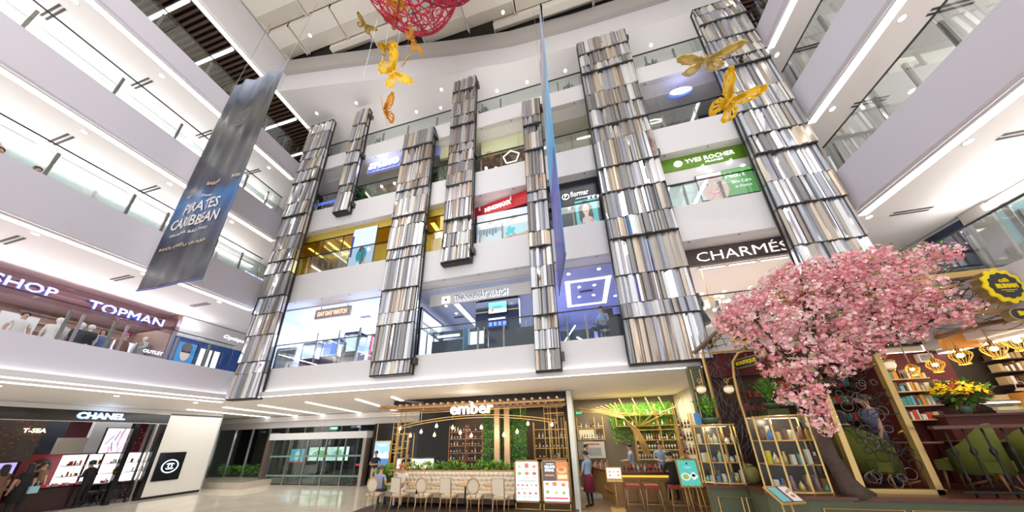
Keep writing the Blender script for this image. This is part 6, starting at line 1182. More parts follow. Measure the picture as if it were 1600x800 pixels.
def cafe_table(x, y, label):
    o = thing('cafe_table', label, 'table', (x, y, PZ)); b = MB(); b.lathe([(.36, .73), (.38, .745), (.38, .76)], (x, y, PZ), DWOOD, 24); b.build('tabletop', o); b = MB(); b.tube([(x, y, PZ+.73), (x+.02, y, PZ+.45), (x+.0, y, PZ+.05)], [.07, .045, .05], mat('table_walnut', (.30, .13, .05), .3), 10); b.build('pedestal', o)
    for k in range(3): a = k*2.1+.4; b = MB(); b.tube([(x, y, PZ+.14), (x+.3*math.cos(a), y+.3*math.sin(a), PZ+.01)], .022, MATS['table_walnut'], 6); b.build('foot', o)
    return o
cafe_table(5.72, 6.85, 'round dark cafe table with a walnut pedestal behind the iron frame'); cafe_table(6.85, 7.05, 'round dark cafe table between the two armchairs at right')
def flowers(x, y, z, label, seed, n, r, vase=True, s=.05):
    o = thing('flower_vase', label, 'flowers', (x, y, z)); b = MB(); h = .24 if vase else .1; b.lathe([(.05, 0), (.09*r/.3, h*.5), (.06, h)], (x, y, z), mat('vase_green', (.10, .16, .12), .2), 14); b.build('vase', o); rg = random.Random(seed); b = MB(); foliage(b, (x, y, z+h+r*.45), r, n, [LEAF, LEAFD, mat('leaf_red', (.22, .04, .02), .6)], rg, .11*r/.3, (1.15, 1, .7)); b.build('leaves', o); b = MB(); FY = mat('petal_yellow', (.95, .72, .02), .5)
    for k in range(n//3):
        v = Vector((rg.gauss(0, 1), rg.gauss(0, 1), abs(rg.gauss(0, .8)))).normalized()*r*rg.uniform(.75, 1.0); c = Vector((x+v.x*1.15, y+v.y, z+h+r*.45+v.z*.75)); d = v.normalized(); a1 = d.cross(ZP if abs(d.z) < .9 else XP).normalized(); a2 = d.cross(a1)
        for q in range(5): t = q*2*PI/5; w1 = a1*math.cos(t)+a2*math.sin(t); w2 = a1*math.cos(t+1.0)+a2*math.sin(t+1.0); b.add([c, c+w1*s*.8+d*.01, c+(w1+w2)*s*.7+d*.015, c+w2*s*.8+d*.01], [(0, 1, 2, 3)], FY if k % 4 else mat('petal_red', (.35, .03, .03), .6))
    b.build('blossoms', o); return o
flowers(7.15, 7.26, 2.42, 'large bouquet of yellow and dark red flowers on the cafe counter', 3, 520, .33); flowers(5.75, 6.8, PZ+.76, 'few small yellow flowers on the cafe table behind the iron frame', 4, 30, .09, False, .03)
# counter, glass case, boxes
o = thing('cafe_counter', 'long dark cafe counter behind the armchairs', 'counter', (7.6, 7.1, PZ)); b = MB(); b.box((6.7, 7.15, PZ), (10.5, 7.5, 2.38), mat('counter_maroon', (.09, .02, .018), .4)); b.build('body', o); b = MB(); b.box((6.66, 7.1, 2.38), (10.5, 7.52, 2.42), EDGEW); b.build('worktop', o)
o = thing('pastry_case', 'sloped glass pastry case with cold white light on the counter', 'display case', (7.6, 7.15, 2.42)); b = MB(); b.box((7.42, 7.12, 2.42), (8.0, 7.45, 2.46), STEEL); b.build('base', o); b = MB(); b.add([(7.42, 7.12, 2.46), (8.0, 7.12, 2.46), (8.0, 7.28, 2.64), (7.42, 7.28, 2.64)], [(0, 1, 2, 3)], CASEG); b.build('glass_front', o); b = MB(); b.box((7.42, 7.28, 2.62), (8.0, 7.45, 2.65), STEEL); b.build('top', o); b = MB(); b.box((7.44, 7.27, 2.60), (7.98, 7.3, 2.62), em('cold_tube', (.8, .92, 1), 5)); b.build('light_tube', o)
tag(MB().box((7.55, 7.2, 2.47), (7.9, 7.27, 2.53), mat('pastry', (.6, .5, .25), .6)).build('pastry_tray', None, (7.55, 7.2, 2.47)), 'tray of pale pastries inside the glass pastry case', 'tray')
OW = mat('orange_wood')
for k, (x0, x1, z1) in enumerate(((8.02, 8.5, 2.78), (8.25, 8.6, 2.86), (8.62, 9.3, 2.72))): tag(MB().box((x0, 7.2+.1*(k == 1), 2.425 if k != 1 else 2.79), (x1, 7.42, z1), OW).build('wooden_crate', None, (x0, 7.2, 2.42)), ('orange wooden crate right of the pastry case', 'small orange wooden crate stacked on another crate', 'long orange wooden crate at the right end of the counter')[k], 'crate')
o = thing('cutlery_box', 'pale wooden box of brown bottles behind the pastry case', 'box', (7.3, 7.3, 2.42)); b = MB(); b.box((7.5, 7.35, 2.66), (7.95, 7.45, 2.76), mat('pale_wood', (.55, .40, .22), .5)); b.build('box', o); b = MB()
for k in range(5): b.lathe([(.018, 0), (.018, .07), (.008, .1)], (7.55+k*.06, 7.4, 2.74), DWOOD, 6)
b.build('small_bottles', o)
tag(MB().box((7.42, 7.3, 2.78), (7.62, 7.33, 2.9), mat('card_offwhite', (.7, .68, .65), .5)).build('price_card', None, (7.42, 7.3, 2.78)), 'small white card standing behind the pastry case', 'card')
o = thing('basket', 'white wire basket with brown rolls on the orange crate', 'basket', (8.15, 7.3, 2.79)); b = MB(); b.tube([(8.15+.1*math.cos(a), 7.3+.06*math.sin(a), 2.82) for a in [k*PI/8 for k in range(16)]], .008, WHITE, 4, closed=True); b.tube([(8.06, 7.3, 2.82), (8.10, 7.3, 3.0), (8.2, 7.3, 2.98), (8.24, 7.3, 2.82)], .006, WHITE, 4); b.build('wire_frame', o); b = MB()
for k in range(4): b.ball((8.09+.04*k, 7.3, 2.84), .03, mat('bread', (.5, .28, .15), .7), 8)
b.build('rolls', o)
# shelves with goods
def goods_shelf(x0, x1, y, zs, label, glabel, mats_, seed, m, hmax=.25, name='package'):
    o = thing('wall_shelf', label, 'shelf', (x0, y, zs[0])); rg = random.Random(seed)
    for z in zs: b = MB(); b.box((x0, y-.22, z-.02), (x1, y, z), m); b.build('shelf_board', o)
    for z in zs:
        x = x0+.02
        while x < x1-.06:
            w = rg.uniform(.03, .09); h = rg.uniform(.1, hmax); b = MB(); b.box((x, y-.19, z), (x+w-.008, y-.04, z+h), rg.choice(mats_)); tag(b.build(name, None, (x, y-.19, z)), glabel, name, glabel); x += w+rg.choice((0, 0, .02))
COLM = [mat('bk%d' % k, c, .5) for k, c in enumerate(((.55, .06, .04), (.6, .5, .3), (.05, .25, .25), (.7, .68, .6), (.6, .25, .03), (.1, .35, .5), (.12, .05, .03)))]
goods_shelf(6.3, 6.9, 7.5, (2.35, 2.62, 2.9, 3.15), 'low shelves of colourful packages left of the hanging wire lamps', 'colourful package on the shelf beside the maroon wall', COLM, 1, mat('pale_wood'), .2)
TAN = [mat('tan_box', (.42, .30, .15), .6), mat('tan_box2', (.52, .40, .22), .6)]
goods_shelf(6.95, 7.35, 7.52, (2.78,), 'small shelf of tan boxes on the maroon wall', 'tall tan paper bag on the shelf of the maroon wall', TAN, 2, DWOOD, .34, 'paper_bag')
goods_shelf(8.1, 9.6, 7.58, (2.95, 3.2, 3.45), 'dark shelves of boxed goods at the right edge above the counter', 'pale or dark boxed goods on the dark right shelves', [mat('bk3'), DWOOD, mat('tan_box'), mat('bk6')], 3, DWOOD, .2)
goods_shelf(4.9, 6.5, 8.6, (2.0, 2.4, 2.8, 3.2), 'dim shelves of small goods deep inside the cafe', 'small goods on the dim inner cafe shelves', COLM, 4, DWOOD, .2)
goods_shelf(3.75, 4.55, 8.2, (2.7, 3.0), 'dark red lit shelf seen through the cafe entrance', 'small dark goods on the red entrance shelf', [mat('bk0'), DWOOD, mat('bk6')], 5, mat('maroon_shelf', (.25, .05, .03), .4), .15)
o = thing('wall_speaker', 'white framed grey box on the maroon wall', 'speaker', (7.2, 7.54, 3.5)); b = MB(); b.box((7.1, 7.5, 3.5), (7.34, 7.58, 3.68), WHITE); b.build('housing', o); b = MB(); b.box((7.13, 7.49, 3.53), (7.31, 7.5, 3.65), mat('grille_grey', (.25, .26, .27), .5)); b.build('grille', o)
# wire cage pendants
def cage(x, y, z, r, zt, label):
    o = thing('wire_pendant', label, 'lamp', (x, y, z)); prof = [(.25, 1.15), (.65, .8), (1.0, .2), (.95, -.2), (.6, -.8), (.42, -1.05), (.55, -1.3)]; WG = mat('wire_gold', (.9, .55, .10), .3, .9)
    b = MB()
    for k in range(16): a = 2*PI*k/16; b.tube([(x+p*r*math.cos(a), y+p*r*math.sin(a), z+q*r) for p, q in prof], .0042, WG, 4, cap=False)
    for p, q in (prof[0], prof[2], prof[-1]): b.tube([(x+p*r*math.cos(a*PI/8), y+p*r*math.sin(a*PI/8), z+q*r) for a in range(16)], .005, WG, 4, closed=True)
    b.build('wire_cage', o); b = MB(); b.ball((x, y, z-.0), r*.32, em('pendant_bulb', (1, .80, .42), 14), 10); b.build('bulb', o); b = MB(); b.lathe([(.02, r*.4), (.028, r*1.15), (.01, r*1.3)], (x, y, z), DWOOD, 8); b.build('socket', o); b = MB(); b.tube([(x, y, z+r*1.2), (x, y, zt)], .010, mat('rope_beige', (.42, .34, .26), .8), 6); b.build('cord', o)
    point_light('pendant_light', (x, y-.02, z-r*1.6), 5, (1, .72, .38), .06)
for k, (x, z, r) in enumerate(((6.07, 3.22, .085), (6.42, 3.28, .105), (6.83, 3.42, .125), (7.32, 3.5, .135), (7.68, 3.62, .14))): cage(x, 6.6, z, r, 4.75 if k < 5 else 4.7, f'golden wire cage lamp, {("smallest and leftmost", "second from the left", "middle one", "fourth from the left", "rightmost")[k]} of the five over the cafe')
b = MB(); b.box((4.4, 6.55, 4.72), (9.4, 6.65, 4.80), GOLDP); tag(b.build('ceiling_beam', None, (4.4, 6.55, 4.7)), 'gold beam behind the branch lattice that carries the cage lamps', 'beam')
area_light('cafe_light', (5.8, 7.1, 3.9), 2.5, 9, (1, .72, .42), size_y=.5); area_light('cafe_back_light', (4.6, 8.3, 3.65), 2.5, 7, (1, .72, .42), size_y=.5); area_light('cafe_right_light', (8.3, 7.0, 3.65), 1.5, 10, (1, .8, .55), size_y=.4)
# ================================================================ BLOSSOM TREE
rg = random.Random(1234); BARK = mat('bark', (.065, .042, .032), .8, noise=(14, .5))
o = thing('blossom_tree', 'big pink blossom tree growing on the edge of the cafe platform', 'tree', (4.1, 6.12, PZ))
def limb(pts, r0, r1):
    n = 12; P = [Vector(p) for p in pts]; out = []
    for i in range(len(P)-1):
        for t in range(4):
            f = t/4; q = P[i].lerp(P[i+1], f); out.append(q+Vector((rg.uniform(-.012, .012),)*3))
    out.append(P[-1]); return out, [r0+(r1-r0)*k/(len(out)-1) for k in range(len(out))]
b = MB(); p, r = limb([(4.16, 6.1, PZ-.02), (4.0, 6.1, 1.75), (3.98, 6.1, 2.3), (4.12, 6.08, 2.8), (4.2, 6.05, 3.3)], .12, .07); r[0] = .19; r[1] = .15; b.tube(p, r, BARK, 10)
for k in range(7): a = k*.9; b.tube([(4.2, 6.1, PZ+.15), (4.22+.2*math.cos(a), 6.1+.12*math.sin(a), PZ+.02)], [.05, .02], BARK, 6)
E_ = [((4.35, 5.95, 4.35), (1.15, .8, .80)), ((3.45, 5.85, 4.25), (.68, .5, .48)), ((5.25, 6.0, 4.40), (.95, .7, .68)), ((4.75, 6.0, 4.95), (1.0, .7, .42)), ((5.75, 6.1, 5.08), (.8, .5, .34)), ((5.85, 5.95, 4.22), (.6, .4, .33)),
      ((3.95, 5.85, 3.5), (.62, .45, .52)), ((3.74, 5.85, 2.9), (.36, .28, .38)), ((4.6, 5.95, 3.6), (.6, .45, .45)), ((6.45, 6.1, 5.12), (.5, .4, .27)), ((6.3, 5.95, 4.05), (.42, .25, .2)), ((3.95, 5.85, 2.35), (.16, .14, .2)), ((3.05, 5.85, 4.2), (.3, .25, .25)), ((5.5, 5.95, 3.85), (.4, .3, .28))]
for c, rad in E_:
    c = Vector(c); st = Vector((4.16, 6.06, min(3.2, max(2.7, c.z-.9)))) if c.z > 3 else Vector((4.1, 6.08, 2.6)); mid = st.lerp(c, .5)+Vector((0, .05, -.1))
    p, r = limb([st, mid, c], .05, .018); b.tube(p, r, BARK, 6)
    for k in range(9):
        v = Vector((rg.gauss(0, 1), rg.gauss(0, 1), rg.gauss(0, 1))).normalized(); e = c+Vector((v.x*rad[0], v.y*rad[1], v.z*rad[2]))*.95; m2 = c.lerp(e, .5)+Vector((rg.uniform(-.05, .05), 0, rg.uniform(-.03, .06)))
        b.tube([c, m2, e], [.014, .009, .004], BARK, 4)
b.build('trunk', o)
PK = [mat('petal_pink', (.96, .46, .50), .6), mat('petal_light', (1.0, .62, .64), .6), mat('petal_deep', (.88, .32, .38), .6), mat('petal_pale', (1.0, .70, .72), .6)]
b = MB(); lf = MB(); tot = 0
vol = [(rad[0]*rad[1]+rad[0]*rad[2]+rad[1]*rad[2]) for c, rad in E_]; sv = sum(vol)
for (c, rad), vv in zip(E_, vol):
    nb = int(900*vv/sv)+8
    for _ in range(nb):      # puffs of blossom, each a ball of small flowers
        v = Vector((rg.gauss(0, 1), rg.gauss(0, 1.0)-.25, rg.gauss(0, 1))).normalized()*rg.uniform(.55, 1.08); pc = Vector(c)+Vector((v.x*rad[0], v.y*rad[1], v.z*rad[2])); pr = rg.uniform(.06, .12); cm = rg.choice(PK)
        for k in range(14):
            w = Vector((rg.gauss(0, 1), rg.gauss(0, 1), rg.gauss(0, 1))).normalized(); q = pc+w*pr*rg.uniform(.5, 1.1); m = cm if rg.random() < .6 else rg.choice(PK)
            a1 = w.cross(Vector((rg.uniform(-1, 1), rg.uniform(-1, 1), rg.uniform(-1, 1)))).normalized(); a2 = w.cross(a1); s = rg.uniform(.018, .028)
            for t in range(5):
                th = t*2*PI/5; u1 = a1*math.cos(th)+a2*math.sin(th); u2 = a1*math.cos(th+1.05)+a2*math.sin(th+1.05)
                b.add([q, q+u1*s+w*s*.35, q+(u1+u2)*s*.85+w*s*.5, q+u2*s+w*s*.35], [(0, 1, 2, 3)], m)
        if rg.random() < .45: foliage(lf, pc, pr*1.15, 4, [LEAF, mat('leaf_bright')], rg, .06)
b.build('blossoms', o)['kind'] = 'stuff'; lf.build('leaves', o)
b = MB()
for k in range(120):
    c, rad = rg.choice(E_); v = Vector((rg.gauss(0, 1), -abs(rg.gauss(0, 1)), rg.gauss(0, 1))).normalized(); b.ball(Vector(c)+Vector((v.x*rad[0], v.y*rad[1], v.z*rad[2]))*1.03, .006, em('fairy_light', (1, .9, .6), 3), 6)
b.build('fairy_lights', o)['kind'] = 'stuff'

# ================================================================ BANNERS
def banner_mat(name, stops, blotch):
    m = bpy.data.materials.new(name); m.use_nodes = True; nt = m.node_tree; bs = nt.nodes['Principled BSDF']; at = nt.nodes.new('ShaderNodeUVMap'); at.uv_map = 'uv'; sep = nt.nodes.new('ShaderNodeSeparateXYZ'); nt.links.new(at.outputs[0], sep.inputs[0])
    n = nt.nodes.new('ShaderNodeTexNoise'); n.inputs['Scale'].default_value = 3.5; n.inputs['Detail'].default_value = 7; n.inputs['Distortion'].default_value = 1.5; nt.links.new(at.outputs[0], n.inputs['Vector'])
    ad = nt.nodes.new('ShaderNodeMath'); ad.operation = 'MULTIPLY_ADD'; ad.inputs[1].default_value = blotch; nt.links.new(n.outputs['Fac'], ad.inputs[0]); nt.links.new(sep.outputs['Y'], ad.inputs[2])
    sb = nt.nodes.new('ShaderNodeMath'); sb.operation = 'SUBTRACT'; sb.inputs[1].default_value = blotch*.5; nt.links.new(ad.outputs[0], sb.inputs[0])
    cr = nt.nodes.new('ShaderNodeValToRGB'); e = cr.color_ramp.elements
    while len(e) < len(stops): e.new(.5)
    for k, (p, c) in enumerate(stops): e[k].position = p; e[k].color = (*c, 1)
    nt.links.new(sb.outputs[0], cr.inputs[0]); nt.links.new(cr.outputs[0], bs.inputs['Base Color']); bs.inputs['Roughness'].default_value = .42; bs.inputs['Specular IOR Level'].default_value = .35; MATS[name] = m; return m
def cloth(name, label, p0, U, w, z0, z1, m, amp, skew=0.0, seed=0):
    U = Vector(U).normalized(); N = U.cross(ZP); NX, NZ = 60, 90; vs = []; uv = []; rg = random.Random(seed); ph = [rg.uniform(0, 6) for _ in range(4)]
    for j in range(NZ+1):
        for i in range(NX+1):
            u, v = i/NX, j/NZ; d = amp*(math.sin(u*17+ph[0]+v*2)+.6*math.sin(u*29+ph[1]-v*3)+.5*math.sin(u*9+v*4+ph[2]))*(.4+.6*v); q = Vector(p0)+U*(u*w)+N*d; vs.append((q.x, q.y, z0+(z1-z0)*v+skew*u*(1-v))); uv.append((u, v))
    b = MB(); b.add(vs, [(j*(NX+1)+i, j*(NX+1)+i+1, (j+1)*(NX+1)+i+1, (j+1)*(NX+1)+i) for j in range(NZ) for i in range(NX)], m, True)
    o = thing('hanging_banner', label, 'banner', (p0[0], p0[1], z0)); c = b.build('cloth', o); l = c.data.uv_layers.new(name='uv')
    for lp in c.data.loops: l.data[lp.index].uv = uv[lp.vertex_index]
    sd = c.modifiers.new('solid', 'SOLIDIFY'); sd.thickness = .006
    return o, U, N, (lambda u, v: Vector(p0)+U*(u*w)+N*amp*((math.sin(u*17+ph[0]+v*2)+.6*math.sin(u*29+ph[1]-v*3)+.5*math.sin(u*9+v*4+ph[2]))*(.4+.6*v))+ZP*(z0+(z1-z0)*v))
DKB = banner_mat('banner_print_dark', [(0, (.05, .05, .065)), (.06, (.10, .10, .11)), (.13, (.02, .02, .03)), (.24, (.02, .04, .11)), (.33, (.02, .12, .32)), (.39, (.025, .03, .06)), (.50, (.05, .045, .05)), (.62, (.012, .012, .02)), (.76, (.08, .075, .06)), (.86, (.04, .045, .06)), (.93, (.16, .18, .23)), (1, (.32, .36, .45))], .16)
o, U, N, S = cloth('banner', 'huge dark film banner with gold lettering hanging at the left of the atrium', (-12.15, 4.45, 0), (1, 0, 0), 2.56, 6.47, 15.75, DKB, .032, seed=3)
GL = mat('letter_gold', (.62, .46, .30), .4); GLW = mat('letter_silver', (.62, .58, .58), .4)
def btext(body, u, v, w, h, m, bold=.01):
    b = MB(); base = len(b.v); text_mb(b, body, (0, 0, 0), XP, ZP, w, h, m, .004, bold); L = S(0, 0); out = []
    for q in b.v: uu = u+q[0]/2.56; vv = v+q[2]/9.28; P = S(uu, vv); out.append(tuple(P+N*(.012-q[1])))
    b.v = out; b.build('lettering', o)
btext('DEPP', .10, .365, .22, .10, GL); btext('BARDEM', .42, .40, .55, .13, GL); btext('RUSH', .80, .41, .32, .12, GL); btext('Disney', .42, .345, .38, .13, GLW)
btext('PIRATES', .18, .285, 1.5, .42, GLW, .015); btext('CARIBBEAN', .06, .225, 2.0, .42, GLW, .015); btext('SALAZAR BÁO THÙ', .12, .195, 1.6, .12, GLW); btext('KHỞI CHIẾU TẠI RẠP', .06, .14, 1.9, .17, GL)
b = MB(); rgx = random.Random(4)
for k in range(10): P = S(.42+rgx.uniform(0, .1), .70+.011*k); b.box((P.x, P.y-.02, P.z), (P.x+rgx.uniform(.3, .7), P.y-.016, P.z+.02), mat('fine_print', (.25, .24, .24), .5))
b.build('fine_print', o)
b = MB(); b.tube([S(0, 0), S(.25, 0), S(.5, 0), S(.75, 0), S(1, 0)], .025, mat('hem_blue', (.10, .13, .4), .4), 6); b.build('bottom_hem', o)
b = MB(); b.tube([S(1, 1), (-9.5, 4.6, 20.5)], .006, STEEL, 4); b.tube([S(0, 1), (-12.1, 4.6, 20.5)], .006, STEEL, 4); b.tube([S(1, 0), (-9.6, 4.6, 6.3)], .008, STEEL, 4); b.build('wires', o)
BLB = banner_mat('banner_print_blue', [(0, (.04, .05, .28)), (.2, (.16, .16, .55)), (.34, (.10, .10, .42)), (.37, (.10, .38, .75)), (.6, (.22, .50, .78)), (.75, (.30, .34, .42)), (.88, (.55, .52, .60)), (1, (.42, .40, .46))], .05)
o, U, N, S = cloth('banner', 'tall blue banner seen almost edge on in the middle of the atrium', (.035, 5.0, 0), (-.25, 1.8, 0), 1.82, 5.8, 14.9, BLB, .014, seed=8)
b = MB(); b.tube([S(0, 0), S(.5, 0), S(1, 0)], .02, MATS['hem_blue'], 6); b.tube([S(0, 0)+ZP*t*.9 for t in range(11)], .008, mat('edge_cyan', (.02, .35, .75), .4), 4); b.build('hem', o)
b = MB(); b.tube([S(1, 1), (-.25, 6.8, 20.4)], .006, STEEL, 4); b.tube([S(0, 1), (.02, 5.0, 20.4)], .006, STEEL, 4); b.build('wires', o)

# ================================================================ RED LATTICE BALL AND BUTTERFLIES
def lattice_ball(c, R, label, seed, n=170):
    o = thing('lattice_ball', label, 'ornament', tuple(c)); rg = random.Random(seed); RD = mat('lattice_red', (.55, .01, .05), .4); c = Vector(c); b = MB(); pts = []
    for k in range(n):
        z = 1-2*(k+.5)/n; a = k*2.39996; d = Vector((math.sqrt(1-z*z)*math.cos(a), math.sqrt(1-z*z)*math.sin(a), z)); u = d.cross(Vector((.3, .9, .2))).normalized(); w = d.cross(u); ar = rg.uniform(.10, .19); e = rg.uniform(.6, 1.3); ph = rg.uniform(0, 6)
        ring = [(d+u*ar*math.cos(t*2*PI/14+ph)*e+w*ar*math.sin(t*2*PI/14+ph)+u*.03*math.sin(3*t*2*PI/14)).normalized()*R+c for t in range(14)]; b.tube(ring, .021, RD, 4, closed=True)
        if k % 2: b.tube([(d+u*ar*.5*math.cos(t*2*PI/10)+w*ar*.5*math.sin(t*2*PI/10)).normalized()*R+c for t in range(10)], .014, RD, 4, closed=True)
    b.build('lattice', o); b = MB()
    for ax in ((1, 0, 0), (0, 1, 0), (.7, .7, 0), (.7, -.7, 0)):
        ax = Vector(ax); b.tube([c+(ax*math.cos(t*2*PI/48)+ZP*math.sin(t*2*PI/48)).normalized()*R for t in range(48)], .024, mat('lattice_dark_red', (.25, .0, .03), .4), 4, closed=True)
    b.build('hoops', o); b = MB(); b.tube([c+ZP*R, (c.x, c.y, 20.4)], .01, STEEL, 4); b.build('cable', o); return o
lattice_ball((-4.0, 3.6, 17.0), 1.72, 'huge red lattice ball hanging at the top of the atrium', 1); lattice_ball((-2.95, 4.0, 18.6), 1.45, 'second red lattice ball partly behind the huge one', 2, 120)
b = MB(); b.ball((-4.1, 3.6, 16.0), .07, em('ball_lamp', (1, .85, .6), 20), 8); tag(b.build('lamp', None, (-4.1, 3.6, 16.0)), 'small bright lamp shining inside the huge red lattice ball', 'lamp')
def butterfly(c, s, R, mg, label, fold=.35):
    """cut-out butterfly; R orients it, fold lifts the wings"""
    o = thing('butterfly', label, 'ornament', tuple(c)); c = Vector(c); th = .02*s
    fore = [(0, .12), (.25, .42), (.6, .82), (.88, 1.0), (1.0, .92), (.96, .68), (.78, .38), (.52, .12), (.3, .02), (.08, -.02)]; hind = [(0, 0), (.28, 0), (.52, -.08), (.66, -.3), (.6, -.56), (.42, -.76), (.26, -.74), (.14, -.5), (.04, -.2)]
    def wing(pts, sgn, nm, root):
        M = R @ Matrix.Rotation(sgn*-fold, 4, 'Y'); T = lambda u, v, z=0: c+(M @ Vector((sgn*u*s, v*s, z)))
        b = MB(); n = len(pts); cx, cy = root
        for i in range(n):       # rim
            (x0, y0), (x1, y1) = pts[i], pts[(i+1) % n]; k = .80
            q = lambda x, y: (cx+(x-cx)*k, cy+(y-cy)*k); a, d = q(x0, y0), q(x1, y1)
            vs = [T(x0, y0, -th/2), T(x1, y1, -th/2), T(*d, -th/2), T(*a, -th/2), T(x0, y0, th/2), T(x1, y1, th/2), T(*d, th/2), T(*a, th/2)]; b.add(vs, [(0, 3, 2, 1), (4, 5, 6, 7), (0, 1, 5, 4), (1, 2, 6, 5), (2, 3, 7, 6), (3, 0, 4, 7)], mg)
        for i in range(1, n-1):  # veins that widen outwards
            x, y = pts[i]; dx, dy = x-cx, y-cy; L = math.hypot(dx, dy)+1e-6; nx, ny = -dy/L, dx/L; w0, w1 = .025, .085
            P = [(cx+nx*w0, cy+ny*w0), (x*.97+nx*w1*.6, y*.97+ny*w1*.6), (x*.97-nx*w1*.6, y*.97-ny*w1*.6), (cx-nx*w0, cy-ny*w0)]; vs = [T(*p, -th/2) for p in P]+[T(*p, th/2) for p in P]; b.add(vs, [(0, 3, 2, 1), (4, 5, 6, 7), (0, 1, 5, 4), (1, 2, 6, 5), (2, 3, 7, 6), (3, 0, 4, 7)], mg)
        P = [(cx+(x-cx)*.42, cy+(y-cy)*.42) for x, y in pts]; vs = [T(*p, -th/2) for p in P]+[T(*p, th/2) for p in P]; b.add(vs, [tuple(range(n)), tuple(range(2*n-1, n-1, -1))]+[(i, (i+1) % n, n+(i+1) % n, n+i) for i in range(n)], mg)
        b.build(nm, o)
    for sg in (-1, 1): wing(fore, sg, 'fore_wing', (.04, .08)); wing(hind, sg, 'hind_wing', (.06, -.05))
    b = MB(); T = lambda u, v, z=0: c+(R @ Vector((u*s, v*s, z*s))); b.tube([T(0, -.4), T(0, -.1), T(0, .15), T(0, .25)], [.02*s, .045*s, .055*s, .03*s], mg, 8)
    for sg in (-1, 1): b.tube([T(0, .22), T(sg*.06, .4), T(sg*.14, .5)], .01*s, mg, 4)
    b.build('body', o); b = MB(); b.tube([c, (c.x, c.y, 20.3)], .0025, mat('thread', (.6, .6, .6), .5), 4); b.build('thread', o); return o
YG = mat('butterfly_yellow', (.95, .55, .01), .35); OG = mat('butterfly_orange', (.85, .36, .03), .35); GG = mat('butterfly_gold', (.72, .46, .08), .3, .5)
def FC(c, roll, tilt=0.0, turn=0.0):
    """frame whose flat side is turned to face the camera, rolled, then tipped"""
    d = (Vector((0, 0, 2.2))-Vector(c)).normalized(); u = (ZP-d*ZP.dot(d)).normalized(); r = u.cross(d)  # d points from the butterfly to the camera position
    M = Matrix((r, u, d)).transposed().to_4x4(); return M @ Matrix.Rotation(roll, 4, 'Z') @ Matrix.Rotation(tilt, 4, 'X') @ Matrix.Rotation(turn, 4, 'Y')
for c, s_, roll, tilt, turn, mm, fold, lb in (((3.84, 5.0, 9.0), .46, -1.15, .2, .1, YG, .25, 'bright yellow cut-out butterfly in front of the right slatted column'),
    ((3.70, 5.0, 10.5), .66, -.8, 1.15, .25, GG, .15, 'gold butterfly seen almost edge on, flying above the bright yellow one'), ((-5.15, 5.0, 14.3), .58, -.7, .25, -.25, YG, .4, 'large yellow butterfly in the middle of the string under the red ball'),
    ((-5.25, 5.0, 12.35), .46, .5, .2, .9, OG, .7, 'orange butterfly lowest of the string under the red ball'), ((-5.5, 4.8, 15.6), .40, .5, .9, .2, YG, .6, 'small yellow butterfly just above the large yellow one'),
    ((-7.0, 5.0, 18.3), .40, -.2, .9, .2, GG, .2, 'small dark gold butterfly left of the red ball under the ceiling panels'), ((-4.55, 5.0, 15.85), .42, -.9, 1.0, .2, OG, .2, 'small orange butterfly right under the red ball'),
    ((-5.3, 4.7, 17.1), .45, .9, .9, .3, OG, .3, 'orange butterfly overlapping the lower left of the red ball'), ((-4.9, 4.4, 17.0), .45, .9, .8, .2, YG, .3, 'yellow butterfly in front of the centre of the red ball'),
    ((-4.75, 5.0, 14.75), .30, -.4, 0, 1.5, OG, .1, 'thin orange butterfly seen edge on right of the large yellow one')): butterfly(c, s_, FC(c, roll, tilt, turn), mm, lb, fold)
rg = random.Random(3)
for x, y in ((-5.75, 5.0), (-5.25, 5.05), (-6.3, 4.9)):
    o = thing('bead_string', 'thin string of clear beads hanging from the ceiling near the red ball', 'bead string', (x, y, 14.5), 'bead strings near the red ball'); b = MB(); b.tube([(x, y, 14.5), (x, y, 20.3)], .002, MATS['thread'], 4); b.build('string', o); b = MB(); b.ball((x, y, 14.5), .018, mat('bead_clear', (.85, .87, .9), .1, emit=.3, ecol=(1, 1, 1)), 6); b0 = b.build('bead', o)
    for k in range(1, 26): c_ = b0.copy(); COL.objects.link(c_); c_.parent = o; c_.location = (0, 0, k*.14)
